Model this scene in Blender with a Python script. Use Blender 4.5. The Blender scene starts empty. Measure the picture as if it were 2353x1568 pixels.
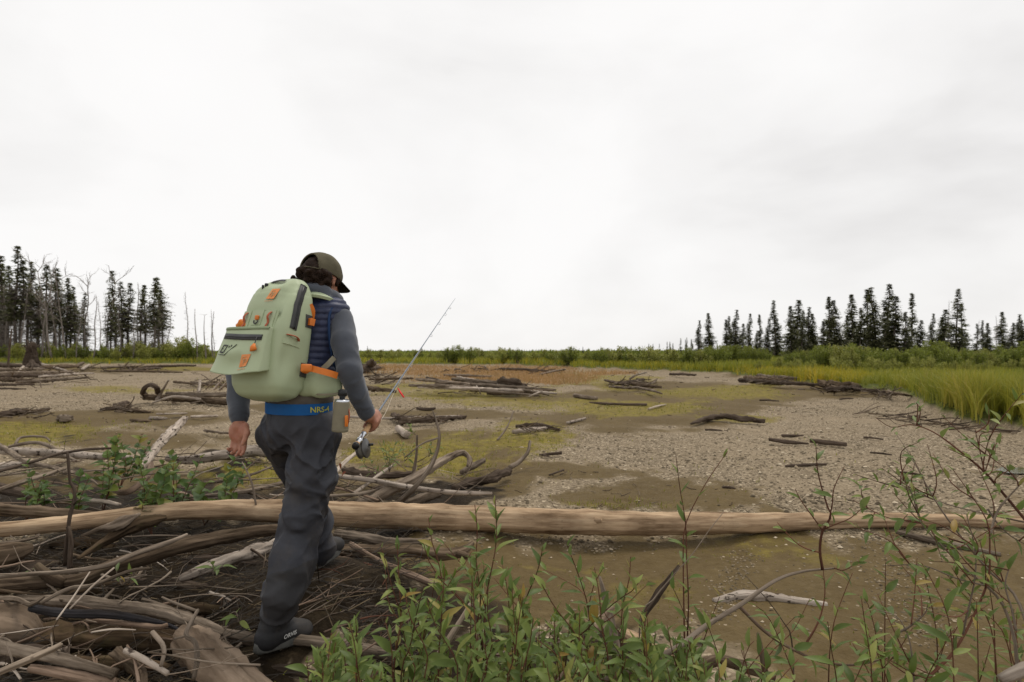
import bpy, math, random
import numpy as np
from mathutils import Vector, Matrix

# ------------------------------------------------------------------ camera, sky, sun, exposure
scene = bpy.context.scene
COL = scene.collection
H = 1.55                                   # eye height above the river bed
F, CX, HY = 1372.6, 1176.5, 806.0          # focal length, centre column and horizon row in units of the picture
cam_d = bpy.data.cameras.new('camera')
cam_d.sensor_width = 36.0
cam_d.lens = 21.0
cam_d.shift_y = 22.0 / 2353.0
cam_d.clip_start, cam_d.clip_end = 0.05, 8000
cam = bpy.data.objects.new('camera', cam_d); COL.objects.link(cam)
cam.location = (0, 0, H); cam.rotation_euler = (math.radians(90), 0, 0)
cam_d.dof.use_dof = True
cam_d.dof.focus_distance = 2.9
cam_d.dof.aperture_fstop = 4.0
scene.camera = cam

def node(nt, typ, ins=None, **props):
    n = nt.nodes.new(typ)
    for k, v in props.items(): setattr(n, k, v)
    for k, v in (ins or {}).items():
        s = n.inputs[k]
        if isinstance(v, bpy.types.NodeSocket): nt.links.new(v, s)
        else: s.default_value = v
    return n
def ramp(nt, fac, stops, interp='LINEAR'):
    r = node(nt, 'ShaderNodeValToRGB', {'Fac': fac})
    e = r.color_ramp.elements; r.color_ramp.interpolation = interp
    while len(e) < len(stops): e.new(0.5)
    for el, (p, c) in zip(e, stops):
        el.position = p; el.color = (c[0], c[1], c[2], 1) if not isinstance(c, (int, float)) else (c, c, c, 1)
    return r.outputs['Color']
def mixc(nt, fac, a, b, mode='MIX'):
    m = node(nt, 'ShaderNodeMix', data_type='RGBA', blend_type=mode)
    for i, v in ((0, fac), (6, a), (7, b)):
        if isinstance(v, bpy.types.NodeSocket): nt.links.new(v, m.inputs[i])
        else: m.inputs[i].default_value = v if (i == 0 or len(v) == 4) else (*v, 1)
    return m.outputs[2]
def mth(nt, op, a, b=0.0, c=None, clamp=False):
    m = node(nt, 'ShaderNodeMath', operation=op, use_clamp=clamp)
    for i, v in enumerate((a, b) if c is None else (a, b, c)):
        if isinstance(v, bpy.types.NodeSocket): nt.links.new(v, m.inputs[i])
        else: m.inputs[i].default_value = v
    return m.outputs[0]
def noise(nt, vec, scale, detail=4, rough=0.55, dist=0.0):
    d = {'Scale': scale, 'Detail': detail, 'Roughness': rough, 'Distortion': dist}
    if vec is not None: d['Vector'] = vec
    return node(nt, 'ShaderNodeTexNoise', d).outputs['Fac']

SUN_EL, SUN_AZ = math.radians(66), math.radians(25)      # soft light through cloud, high and a little ahead of the camera
world = bpy.data.worlds.new('World'); scene.world = world; world.use_nodes = True
wt = world.node_tree; wt.nodes.clear()
sky = node(wt, 'ShaderNodeTexSky', sky_type='NISHITA', sun_disc=False, sun_elevation=SUN_EL, sun_rotation=SUN_AZ)
tc = node(wt, 'ShaderNodeTexCoord')
mp = node(wt, 'ShaderNodeMapping', {'Vector': tc.outputs['Generated'], 'Scale': (1.0, 1.0, 1.9), 'Location': (0.35, 0.1, 0.2)})
n1 = noise(wt, mp.outputs[0], 1.55, 5, 0.5, 0.5)
n2 = noise(wt, mp.outputs[0], 4.6, 4, 0.5, 0.3)
nn = mth(wt, 'ADD', mth(wt, 'MULTIPLY', n1, 0.78), mth(wt, 'MULTIPLY', n2, 0.22))
cl = ramp(wt, nn, [(0.34, (8.1, 7.95, 7.85)), (0.45, (9.4, 9.26, 9.14)), (0.58, (10.15, 10.02, 9.9)), (0.75, (10.35, 10.22, 10.12))])
csk = mixc(wt, 0.97, sky.outputs[0], cl)
bg = node(wt, 'ShaderNodeBackground', {'Color': csk, 'Strength': 0.098})
wo = node(wt, 'ShaderNodeOutputWorld', {'Surface': bg.outputs[0]})

sun_d = bpy.data.lights.new('sun', 'SUN'); sun_d.energy = 1.5; sun_d.angle = math.radians(14); sun_d.color = (1.0, 0.93, 0.83)
sun = bpy.data.objects.new('sun', sun_d); COL.objects.link(sun)
sdir = Vector((math.sin(SUN_AZ) * math.cos(SUN_EL), math.cos(SUN_AZ) * math.cos(SUN_EL), math.sin(SUN_EL)))
sun.rotation_euler = (-sdir).to_track_quat('-Z', 'Y').to_euler()
sun.location = (0, 0, 30)

vs = scene.view_settings
vs.view_transform = 'Standard'; vs.look = 'None'; vs.exposure = 0.0; vs.gamma = 1.0; vs.use_curve_mapping = False
scene.cycles.use_denoising = True
scene.cycles.max_bounces = 6; scene.cycles.diffuse_bounces = 2; scene.cycles.glossy_bounces = 2
scene.cycles.transmission_bounces = 3; scene.cycles.transparent_max_bounces = 6
scene.cycles.use_adaptive_sampling = True

# ------------------------------------------------------------------ helpers
rng = np.random.default_rng(7)
def P(x, y, d): return np.array([(x - CX) / F * d, d, H - (y - HY) / F * d])
def G(x, y, z=0.0):
    d = (H - z) * F / (y - HY)
    return np.array([(x - CX) / F * d, d, z])

def mesh_np(name, V, faces, mats=(), uv=None, attrs=None, smooth=True, mat_idx=None):
    """faces: list of index arrays (k columns each); uv per vertex; attrs: dict name -> float per vertex or (n,3) colour"""
    me = bpy.data.meshes.new(name)
    V = np.asarray(V, dtype=np.float32)
    if not isinstance(faces, (list, tuple)): faces = [faces]
    faces = [np.asarray(f, dtype=np.int32) for f in faces if len(f)]
    me.vertices.add(len(V)); me.vertices.foreach_set('co', V.ravel())
    loops = np.concatenate([f.ravel() for f in faces])
    tot = np.concatenate([np.full(len(f), f.shape[1], dtype=np.int32) for f in faces])
    start = np.concatenate([[0], np.cumsum(tot)[:-1]]).astype(np.int32)
    me.loops.add(len(loops)); me.loops.foreach_set('vertex_index', loops)
    me.polygons.add(len(tot)); me.polygons.foreach_set('loop_start', start); me.polygons.foreach_set('loop_total', tot)
    if mat_idx is not None: me.polygons.foreach_set('material_index', np.asarray(mat_idx, dtype=np.int32))
    me.polygons.foreach_set('use_smooth', np.full(len(tot), bool(smooth)))
    if uv is not None:
        ul = me.uv_layers.new(name='UVMap'); ul.data.foreach_set('uv', np.asarray(uv, dtype=np.float32)[loops].ravel())
    for k, a in (attrs or {}).items():
        a = np.asarray(a, dtype=np.float32)
        if a.ndim == 1:
            at = me.attributes.new(k, 'FLOAT', 'POINT'); at.data.foreach_set('value', a)
        else:
            at = me.attributes.new(k, 'FLOAT_COLOR', 'POINT')
            at.data.foreach_set('color', np.concatenate([a, np.ones((len(a), 1), np.float32)], 1).ravel())
    for m in mats: me.materials.append(m)
    me.update(calc_edges=True); me.validate()
    return me

def ob(name, me, parent=None, loc=None):
    o = bpy.data.objects.new(name, me); COL.objects.link(o)
    if parent is not None: o.parent = parent
    if loc is not None: o.location = loc
    return o
def T(o, label=None, cat=None, group=None, kind=None):
    if label: o['label'] = label
    if cat: o['category'] = cat
    if group: o['group'] = group
    if kind: o['kind'] = kind
    return o
def empty(name, loc=(0, 0, 0)):
    o = bpy.data.objects.new(name, None); COL.objects.link(o); o.location = loc; o.empty_display_size = 0.1
    return o

class MB:
    """collects pieces into one mesh"""
    def __init__(s): s.V = []; s.Q = []; s.T = []; s.uv = []; s.a = []; s.n = 0
    def add(s, V, Q=None, Tr=None, uv=None, a=0.5):
        V = np.asarray(V, float).reshape(-1, 3)
        if Q is not None and len(Q): s.Q.append(np.asarray(Q, int) + s.n)
        if Tr is not None and len(Tr): s.T.append(np.asarray(Tr, int) + s.n)
        s.V.append(V); s.uv.append(np.zeros((len(V), 2)) if uv is None else uv)
        s.a.append(np.full(len(V), a) if np.isscalar(a) else np.asarray(a)); s.n += len(V)
    def mesh(s, name, mats, smooth=True):
        f = []
        if s.Q: f.append(np.concatenate(s.Q))
        if s.T: f.append(np.concatenate(s.T))
        return mesh_np(name, np.concatenate(s.V), f, mats, uv=np.concatenate(s.uv), attrs={'rnd': np.concatenate(s.a)}, smooth=smooth)

def catmull(pts, n):
    p = np.asarray(pts, float)
    if len(p) == 2: return p[0] + (p[1] - p[0]) * np.linspace(0, 1, n)[:, None]
    q = np.vstack([2 * p[0] - p[1], p, 2 * p[-1] - p[-2]])
    seg = np.linalg.norm(np.diff(p[:, :3], axis=0), axis=1); cum = np.concatenate([[0], np.cumsum(seg)]); cum /= cum[-1]
    out = []
    for t in np.linspace(0, 1, n):
        i = min(np.searchsorted(cum, t, side='right') - 1, len(p) - 2)
        u = (t - cum[i]) / max(cum[i + 1] - cum[i], 1e-9)
        a, b, c, d = q[i], q[i + 1], q[i + 2], q[i + 3]
        out.append(0.5 * (2 * b + (c - a) * u + (2 * a - 5 * b + 4 * c - d) * u * u + (3 * b - a - 3 * c + d) * u ** 3))
    return np.array(out)

def tube(pts, rad, sides=8, rough=0.0, seed=0, cap=True, flat=1.0, uvoff=0.0, flute=0.0):
    """tube along pts; returns V, Q, Tr, uv (u round in m, v along in m)"""
    p = np.asarray(pts, float); n = len(p); r = np.broadcast_to(np.asarray(rad, float), (n,)).copy()
    t = np.gradient(p, axis=0); t /= np.linalg.norm(t, axis=1)[:, None] + 1e-12
    ref = np.array([0, 0, 1.0]) if abs(t[0][2]) < 0.85 else np.array([0, 1.0, 0])
    a = np.cross(t[0], ref); a /= np.linalg.norm(a)
    A = [a]
    for i in range(1, n):
        a = A[-1] - t[i] * np.dot(A[-1], t[i]); a /= np.linalg.norm(a) + 1e-12; A.append(a)
    A = np.array(A); B = np.cross(t, A)
    ang = np.linspace(0, 2 * np.pi, sides, endpoint=False)
    rr = np.repeat(r[:, None], sides, 1)
    if rough > 0:
        g = np.random.default_rng(seed)
        L = np.concatenate([[0], np.cumsum(np.linalg.norm(np.diff(p, axis=0), axis=1))])
        for _ in range(6):
            k = g.integers(1, 5); f = g.uniform(1.0, 9.0) / max(0.25, 6 * r.mean()); ph = g.uniform(0, 6.28, 2)
            rr *= 1 + rough * g.uniform(.3, .8) * np.sin(k * ang[None] + ph[0] + 0.8 * np.sin(f * L[:, None] * .6 + ph[1])) * np.cos(f * L[:, None] + ph[1])
        rr *= 1 + rough * g.uniform(-.35, .35, rr.shape)
    if flute > 0:
        g = np.random.default_rng(seed + 77); L = np.concatenate([[0], np.cumsum(np.linalg.norm(np.diff(p, axis=0), axis=1))])[:, None]
        for _ in range(5):
            k = int(g.integers(4, max(5, sides // 3))); s_ = np.sin(k * ang[None] + g.uniform(0, 6.28) + g.uniform(-1.5, 1.5) * L + .8 * np.sin(g.uniform(1, 4) * L + g.uniform(0, 6.28)))
            rr *= 1 - flute * np.maximum(0, s_) ** 4 * (.4 + .6 * np.sin(g.uniform(1.5, 5) * L + g.uniform(0, 6.28)) ** 2)
        rr *= 1 + flute * .35 * g.normal(0, 1, rr.shape)
    V = p[:, None] + rr[..., None] * (np.cos(ang)[None, :, None] * A[:, None] + flat * np.sin(ang)[None, :, None] * B[:, None])
    L = np.concatenate([[0], np.cumsum(np.linalg.norm(np.diff(p, axis=0), axis=1))]) + uvoff
    uv = np.stack([np.repeat((np.abs(ang / np.pi - 1))[None], n, 0) * np.pi * r.mean(), np.repeat(L[:, None], sides, 1)], -1).reshape(-1, 2)
    i = np.arange(n - 1)[:, None] * sides; j = np.arange(sides)[None]; k = (j + 1) % sides
    Q = np.stack([i + j, i + k, i + sides + k, i + sides + j], -1).reshape(-1, 4)
    V = V.reshape(-1, 3); Tr = np.zeros((0, 3), int)
    if cap:
        m = len(V); V = np.vstack([V, p[0] - t[0] * r[0] * .12, p[-1] + t[-1] * r[-1] * .12]); uv = np.vstack([uv, [0, L[0]], [0, L[-1]]])
        jj = np.arange(sides); kk = (jj + 1) % sides
        Tr = np.vstack([np.stack([kk, jj, np.full(sides, m)], 1), np.stack([jj + (n - 1) * sides, kk + (n - 1) * sides, np.full(sides, m + 1)], 1)])
    return V, Q, Tr, uv

def box(c, s, R=None, bev=0.0):
    """box of size s round c (12-face bevelled when bev>0); R columns are its axes"""
    s = np.asarray(s, float) / 2
    R = np.eye(3) if R is None else np.asarray(R, float)
    if bev <= 0:
        V = np.array([[x, y, z] for x in (-1, 1) for y in (-1, 1) for z in (-1, 1)]) * s
        Q = [[0, 1, 3, 2], [4, 6, 7, 5], [0, 4, 5, 1], [2, 3, 7, 6], [0, 2, 6, 4], [1, 5, 7, 3]]
        return V @ R.T + np.asarray(c), np.array(Q)
    # rounded rectangle in local x,z extruded along y with a bevelled rim
    pts = []
    b = min(bev, s[0] * .95, s[2] * .95)
    for cx, cz, a0 in ((1, 1, 0), (-1, 1, 90), (-1, -1, 180), (1, -1, 270)):
        for q in (0, 30, 60, 90):
            t = math.radians(a0 + q); pts.append((cx * (s[0] - b) + b * math.cos(t), cz * (s[2] - b) + b * math.sin(t)))
    pts = np.array(pts); n = len(pts); e = min(b * .4, s[1] * .8)
    rings = []
    for y, ins in ((-s[1], e), (-s[1] + e, 0), (s[1] - e, 0), (s[1], e)):
        k = 1 - ins / np.maximum(np.abs(s[[0, 2]]), 1e-6)
        rings.append(np.stack([pts[:, 0] * k[0], np.full(n, y), pts[:, 1] * k[1]], 1))
    V = np.vstack(rings + [[[0, -s[1], 0]], [[0, s[1], 0]]])
    Q = []; 
    for r in range(3):
        for j in range(n): k = (j + 1) % n; Q.append([r * n + j, r * n + k, (r + 1) * n + k, (r + 1) * n + j])
    Tr = []
    for j in range(n):
        k = (j + 1) % n; Tr.append([k, j, 4 * n]); Tr.append([3 * n + j, 3 * n + k, 4 * n + 1])
    return V @ R.T + np.asarray(c), np.array(Q), np.array(Tr)

def vnoise(p, scale=1.0, seed=0):
    """cheap smooth value noise in -1..1 from summed sines"""
    g = np.random.default_rng(seed); p = np.asarray(p) * scale; o = np.zeros(p.shape[:-1])
    for _ in range(7):
        w = g.normal(size=p.shape[-1]); w *= g.uniform(.6, 2.2) / np.linalg.norm(w)
        o += np.sin(p @ w + g.uniform(0, 6.28) + 1.3 * np.sin(p @ np.roll(w, 1) * .7 + g.uniform(0, 6.28)))
    return o / 4.0
def sstep(a, b, x):
    t = np.clip((x - a) / (b - a), 0, 1); return t * t * (3 - 2 * t)
# ------------------------------------------------------------------ materials
def newmat(name):
    m = bpy.data.materials.new(name); m.use_nodes = True; nt = m.node_tree; nt.nodes.clear()
    out = node(nt, 'ShaderNodeOutputMaterial')
    return m, nt, out
def bsdf(nt, out, col, rough=0.8, spec=0.3, bump=None, bstr=0.3, bdist=0.01, metal=0.0, coat=None):
    p = node(nt, 'ShaderNodeBsdfPrincipled', {'Roughness': rough, 'Specular IOR Level': spec, 'Metallic': metal})
    if isinstance(col, bpy.types.NodeSocket): nt.links.new(col, p.inputs['Base Color'])
    else: p.inputs['Base Color'].default_value = (*col, 1)
    if bump is not None:
        b = node(nt, 'ShaderNodeBump', {'Strength': bstr, 'Distance': bdist, 'Height': bump}); nt.links.new(b.outputs[0], p.inputs['Normal'])
    nt.links.new(p.outputs[0], out.inputs[0])
    return p

def wood(name, dark, mid, light, moss=0.0, patch=None, grain=1.0, bstr=0.75):
    m, nt, out = newmat(name)
    uv = node(nt, 'ShaderNodeUVMap').outputs[0]
    oi = node(nt, 'ShaderNodeObjectInfo')
    off = node(nt, 'ShaderNodeCombineXYZ', {'X': mth(nt, 'MULTIPLY', oi.outputs['Random'], 37.0), 'Y': mth(nt, 'MULTIPLY', oi.outputs['Random'], 91.0)})
    va = node(nt, 'ShaderNodeVectorMath', {0: uv, 1: off.outputs[0]}, operation='ADD').outputs[0]
    g = node(nt, 'ShaderNodeMapping', {'Vector': va, 'Scale': (42 * grain, 2.4, 1)}).outputs[0]
    g2 = node(nt, 'ShaderNodeMapping', {'Vector': va, 'Scale': (110 * grain, 5.5, 1)}).outputs[0]
    b = node(nt, 'ShaderNodeMapping', {'Vector': va, 'Scale': (9, 3, 1)}).outputs[0]
    fine = noise(nt, g, 1.0, 6, 0.65, 0.6); fine2 = noise(nt, g2, 1.0, 4, 0.6, 0.3); big = noise(nt, b, 1.0, 4, 0.6)
    h = mth(nt, 'ADD', mth(nt, 'MULTIPLY', fine, 0.55), mth(nt, 'ADD', mth(nt, 'MULTIPLY', big, 0.35), mth(nt, 'MULTIPLY', fine2, 0.15)))
    c = ramp(nt, h, [(0.39, dark), (0.5, mid), (0.61, light)])
    spots = noise(nt, va, 46, 3, 0.6)
    c = mixc(nt, mth(nt, 'MULTIPLY', ramp(nt, spots, [(0.64, 0.0), (0.74, 1.0)]), 0.6), c, tuple(v * .35 for v in dark))
    c = mixc(nt, 0.42, c, ramp(nt, noise(nt, node(nt, 'ShaderNodeMapping', {'Vector': va, 'Scale': (16, 1.6, 1)}).outputs[0], 1.0, 5, 0.65), [(0.38, (0.035, 0.024, 0.015)), (0.6, light)]))
    if patch is not None:
        pm = noise(nt, node(nt, 'ShaderNodeMapping', {'Vector': va, 'Scale': (22, 11, 1)}).outputs[0], 1.0, 4, 0.6)
        c = mixc(nt, ramp(nt, pm, [(0.56, 0.0), (0.62, 1.0)]), c, patch)
    if moss > 0:
        tcn = node(nt, 'ShaderNodeNewGeometry')
        mm = noise(nt, tcn.outputs['Position'], 9, 4, 0.65)
        c = mixc(nt, mth(nt, 'MULTIPLY', ramp(nt, mm, [(0.52, 0.0), (0.68, 1.0)]), moss), c, (0.05, 0.055, 0.018))
    hv = node(nt, 'ShaderNodeHueSaturation', {'Color': c, 'Saturation': 1.0, 'Value': mth(nt, 'ADD', mth(nt, 'MULTIPLY', oi.outputs['Random'], 0.5), 0.75)})
    crack = ramp(nt, fine, [(0.3, 0.0), (0.44, 1.0)])
    hh = mth(nt, 'ADD', mth(nt, 'MULTIPLY', fine2, 0.4), mth(nt, 'ADD', mth(nt, 'MULTIPLY', crack, 0.6), mth(nt, 'MULTIPLY', spots, 0.2)))
    bsdf(nt, out, hv.outputs[0], 0.9, 0.08, hh, bstr, 0.008)
    return m

M = {}
M['log_tan'] = wood('log_tan', (0.16, 0.098, 0.055), (0.37, 0.245, 0.145), (0.6, 0.44, 0.285), bstr=0.35)
M['grey'] = wood('wood_weathered_grey', (0.045, 0.033, 0.023), (0.125, 0.095, 0.069), (0.28, 0.225, 0.172))
M['bark'] = wood('bark_pale_brown', (0.075, 0.05, 0.033), (0.155, 0.112, 0.077), (0.26, 0.195, 0.14), grain=.22, bstr=1.0)
M['brown'] = wood('wood_brown', (0.025, 0.017, 0.011), (0.078, 0.053, 0.034), (0.175, 0.128, 0.087), moss=0.15, bstr=.8)
M['rotten'] = wood('wood_rotten', (0.016, 0.01, 0.006), (0.052, 0.034, 0.02), (0.125, 0.085, 0.05), moss=0.25, grain=.6, bstr=.9)
M['dark'] = wood('wood_dark', (0.022, 0.016, 0.012), (0.055, 0.04, 0.03), (0.12, 0.09, 0.068))  # dark driftwood, toned down further to deepen the shade in the pile
M['pale'] = wood('wood_pale', (0.2, 0.155, 0.12), (0.36, 0.29, 0.23), (0.5, 0.43, 0.36))
M['birch'] = wood('birch_bark', (0.18, 0.14, 0.11), (0.36, 0.295, 0.24), (0.5, 0.43, 0.36), patch=(0.045, 0.033, 0.026))
M['charred'] = wood('wood_charred', (0.006, 0.006, 0.007), (0.013, 0.013, 0.015), (0.03, 0.03, 0.034))
M['pink'] = wood('bark_reddish', (0.1, 0.066, 0.046), (0.19, 0.13, 0.092), (0.29, 0.21, 0.155))
M['twig'] = wood('twig_grey_brown', (0.075, 0.056, 0.04), (0.155, 0.12, 0.089), (0.27, 0.218, 0.17))
M['twig_red'] = wood('twig_red_brown', (0.05, 0.02, 0.014), (0.11, 0.045, 0.03), (0.18, 0.085, 0.055))
M['trunk'] = wood('bark_spruce', (0.05, 0.042, 0.035), (0.11, 0.092, 0.078), (0.2, 0.17, 0.15))
M['snag'] = wood('bark_dead_grey', (0.11, 0.092, 0.078), (0.19, 0.16, 0.138), (0.27, 0.235, 0.21))

def leafmat(name, stops, trans=0.35, attr=True, rough=0.5, spec=0.35):
    m, nt, out = newmat(name)
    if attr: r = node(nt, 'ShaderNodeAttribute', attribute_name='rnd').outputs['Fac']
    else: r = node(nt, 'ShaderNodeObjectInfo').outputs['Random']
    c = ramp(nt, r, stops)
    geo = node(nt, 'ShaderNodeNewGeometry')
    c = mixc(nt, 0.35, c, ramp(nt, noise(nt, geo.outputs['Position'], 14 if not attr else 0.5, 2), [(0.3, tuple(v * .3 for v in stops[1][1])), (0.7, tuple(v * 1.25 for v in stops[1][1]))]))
    if not attr:
        c = mixc(nt, mth(nt, 'MULTIPLY', geo.outputs['Backfacing'], 0.45), c, (0.17, 0.2, 0.12))
    p = node(nt, 'ShaderNodeBsdfPrincipled', {'Base Color': c, 'Roughness': rough, 'Specular IOR Level': spec})
    t = node(nt, 'ShaderNodeBsdfTranslucent', {'Color': mixc(nt, 0.4, c, (0.16, 0.22, 0.02))})
    mx = node(nt, 'ShaderNodeMixShader', {0: trans, 1: p.outputs[0], 2: t.outputs[0]})
    nt.links.new(mx.outputs[0], out.inputs[0])
    return m
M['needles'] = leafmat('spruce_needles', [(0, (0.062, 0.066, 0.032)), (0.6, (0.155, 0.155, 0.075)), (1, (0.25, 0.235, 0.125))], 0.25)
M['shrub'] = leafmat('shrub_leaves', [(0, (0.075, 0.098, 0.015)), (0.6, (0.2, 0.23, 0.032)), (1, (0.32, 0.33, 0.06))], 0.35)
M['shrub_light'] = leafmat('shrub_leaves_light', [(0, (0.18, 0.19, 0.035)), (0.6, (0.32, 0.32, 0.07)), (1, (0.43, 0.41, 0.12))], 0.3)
M['tallgrass'] = leafmat('tall_grass', [(0, (0.13, 0.155, 0.02)), (0.5, (0.29, 0.29, 0.034)), (0.8, (0.45, 0.38, 0.048)), (1, (0.52, 0.38, 0.085))], 0.3)
M['goldgrass'] = leafmat('gold_grass', [(0, (0.22, 0.22, 0.022)), (0.5, (0.45, 0.36, 0.025)), (1, (0.6, 0.37, 0.035))], 0.3)
M['tangrass'] = leafmat('tan_grass', [(0, (0.28, 0.17, 0.075)), (0.5, (0.48, 0.27, 0.125)), (1, (0.56, 0.36, 0.19))], 0.3)
M['sprigs'] = leafmat('yellow_green_sprigs', [(0, (0.14, 0.14, 0.022)), (0.5, (0.26, 0.25, 0.03)), (1, (0.4, 0.36, 0.04))], 0.3)
M['straw'] = leafmat('dry_straw', [(0, (0.016, 0.011, 0.007)), (0.65, (0.045, 0.032, 0.019)), (0.85, (0.1, 0.072, 0.042)), (1, (0.32, 0.23, 0.12))], 0.1)
M['willow'] = leafmat('willow_leaf', [(0, (0.065, 0.105, 0.022)), (0.45, (0.135, 0.19, 0.04)), (0.78, (0.22, 0.265, 0.065)), (0.93, (0.32, 0.35, 0.09)), (1, (0.42, 0.22, 0.05))], 0.32, attr=False)
M['poplar'] = leafmat('poplar_leaf', [(0, (0.035, 0.075, 0.015)), (0.5, (0.075, 0.13, 0.022)), (0.85, (0.16, 0.2, 0.028)), (1, (0.33, 0.23, 0.025))], 0.32, attr=False)
M['redleaf'] = leafmat('red_leaf', [(0, (0.12, 0.012, 0.01)), (1, (0.2, 0.04, 0.02))], 0.25, attr=False)

def plain(name, col, rough=0.6, spec=0.35, metal=0.0, nscale=30.0, nvar=0.15, bump=0.15, bdist=0.002):
    m, nt, out = newmat(name)
    tcn = node(nt, 'ShaderNodeTexCoord').outputs['Object']
    n = noise(nt, tcn, nscale, 4, 0.6)
    c = mixc(nt, ramp(nt, n, [(0.3, 0.0), (0.7, 1.0)]), tuple(v * (1 - nvar) for v in col), tuple(min(1, v * (1 + nvar)) for v in col))
    bsdf(nt, out, c, rough, spec, n, bump, bdist, metal)
    return m
# ------------------------------------------------------------------ ground
EDGE = np.array([(-900, 842), (0, 839), (300, 838), (480, 839), (860, 839), (1150, 842), (1330, 847), (1480, 852), (1640, 859), (1720, 868), (1860, 884), (1970, 897), (2090, 912), (2118, 930), (2160, 958), (2230, 978), (2353, 992), (2700, 1040), (3300, 1120), (5200, 1350)], float)
def edge_d(px): return H * F / (np.interp(px, EDGE[:, 0], EDGE[:, 1]) - HY)
def bank_amt(x, y):
    yy = np.maximum(y, 0.3); px = CX + x / yy * F
    de = edge_d(px) * (1 + 0.025 * np.sin(px * .05) + .02 * np.sin(px * .17))
    w = np.maximum(0.035 * de, .35)
    return sstep(0, 1, (y - de) / w) * (y > 0.5)
MOUND = [(-1.15, 3.35, .42, .3), (-1.1, 2.75, .35, .13), (-2.2, 3.4, .9, .05), (-2.6, 2.6, .8, .03), (-1.9, 4.3, .8, .1), (-3.3, 4.4, .9, .1), (-0.55, 2.9, .35, .1), (-0.75, 3.7, .4, .12), (-.55, 4.9, .6, .1), (-4, 3, 1.2, .05)]
def height(x, y):
    p = np.stack([x, y], -1)
    z = 0.022 * vnoise(p, .8, 3) + 0.014 * vnoise(p, 2.3, 4) + 0.01 * vnoise(p, 5, 5)
    z = z * sstep(0, 4, y) + .09 * vnoise(p, .12, 9) * sstep(9, 30, np.hypot(x, y)) * (1 - sstep(45, 90, y))
    z = z + (.016 * np.tanh(7 * vnoise(p, .55, 14)) + .011 * np.tanh(8 * vnoise(p, 1.4, 15))) * sstep(3.8, 5.5, y) * (1 - sstep(30, 60, y))
    for mx, my, r, a in MOUND: z = z + a * np.exp(-((x - mx) ** 2 + (y - my) ** 2) / (2 * r * r * .55))
    z = z - .10 * np.exp(-((x + 2.0) ** 2 / .8 + (y - 3.0) ** 2 / .08)) - .06 * np.exp(-((x - .6) ** 2 / 1.2 + (y - 4.75) ** 2 / .12))
    z = z + .045 * vnoise(p, 7, 11) * np.exp(-((x + 2) ** 2 / 4 + (y - 3.2) ** 2 / 2))
    z = z + (.005 * vnoise(p, 16, 17) + .004 * vnoise(p, 34, 18)) * (y < 9)
    z = z + bank_amt(x, y) * (0.30 + .06 * vnoise(p, .4, 12))
    z = z + .1 * sstep(1.6, -.5, y)
    return z
def hz(x, y): return float(height(np.array([x], float), np.array([y], float))[0])
def axis_pts(dense_lo, dense_hi, step, lo, hi, grow=1.06):
    a = list(np.arange(dense_lo, dense_hi, step)); s = step
    while a[-1] < hi: s *= grow; a.append(a[-1] + s)
    s = step
    while a[0] > lo: s *= grow; a.insert(0, a[0] - s)
    return np.array(a)
gx = axis_pts(-5.0, 5.5, 0.04, -2600, 2600, 1.05); gy = axis_pts(1.6, 9.0, 0.035, -60, 3200, 1.035)
GX, GY = np.meshgrid(gx, gy); GZ = height(GX, GY)
# patches: px centre x,y and half-sizes in picture units, projected to the bed
PATCH = {
 'mud': [(1500, 1330, 900, 105), (2200, 1420, 700, 190), (1500, 1142, 230, 30), (1270, 1075, 90, 16), (1130, 1120, 110, 40), (1400, 965, 210, 30), (1440, 985, 160, 9), (1560, 972, 90, 8), (1640, 905, 230, 24), (1300, 915, 260, 14),
         (1010, 1010, 120, 25), (1080, 1050, 110, 60), (250, 962, 260, 18), (80, 985, 200, 24), (300, 1010, 220, 14), (700, 935, 140, 10), (1040, 952, 180, 9), (330, 850, 280, 7), (1340, 1085, 110, 13), (1570, 940, 150, 30), (900, 1060, 130, 60), (1960, 905, 120, 6), (400, 1120, 700, 50)],
 'moss': [(1050, 905, 230, 16), (960, 890, 140, 12), (1180, 925, 190, 14), (1210, 1010, 90, 40), (1330, 870, 170, 14), (1440, 885, 90, 16), (1650, 900, 160, 14), (1480, 940, 170, 16), (270, 893, 130, 7), (80, 985, 170, 18), (20, 1000, 120, 22), (1060, 1040, 90, 50), (980, 1060, 80, 40), (1400, 1160, 160, 10),
          (1750, 1260, 190, 30), (1300, 1310, 150, 20), (1450, 1360, 200, 30), (1900, 1290, 100, 20), (1680, 960, 110, 8), (870, 1050, 90, 30), (560, 880, 100, 8), (330, 848, 200, 4), (900, 1290, 120, 30), (600, 1090, 120, 30)],
 'tan': [(1010, 855, 170, 10), (1150, 850, 150, 8), (1240, 868, 100, 10), (930, 846, 90, 6), (1060, 872, 120, 7), (1400, 856, 60, 5)],
 'soil': [(860, 1470, 330, 110), (320, 1420, 520, 270), (760, 1380, 200, 140), (700, 1200, 200, 60), (150, 1180, 500, 70), (1180, 1550, 420, 130), (1000, 1140, 170, 26)],  # dark soil among the wood, with shade of the hollows in its colour
}
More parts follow.
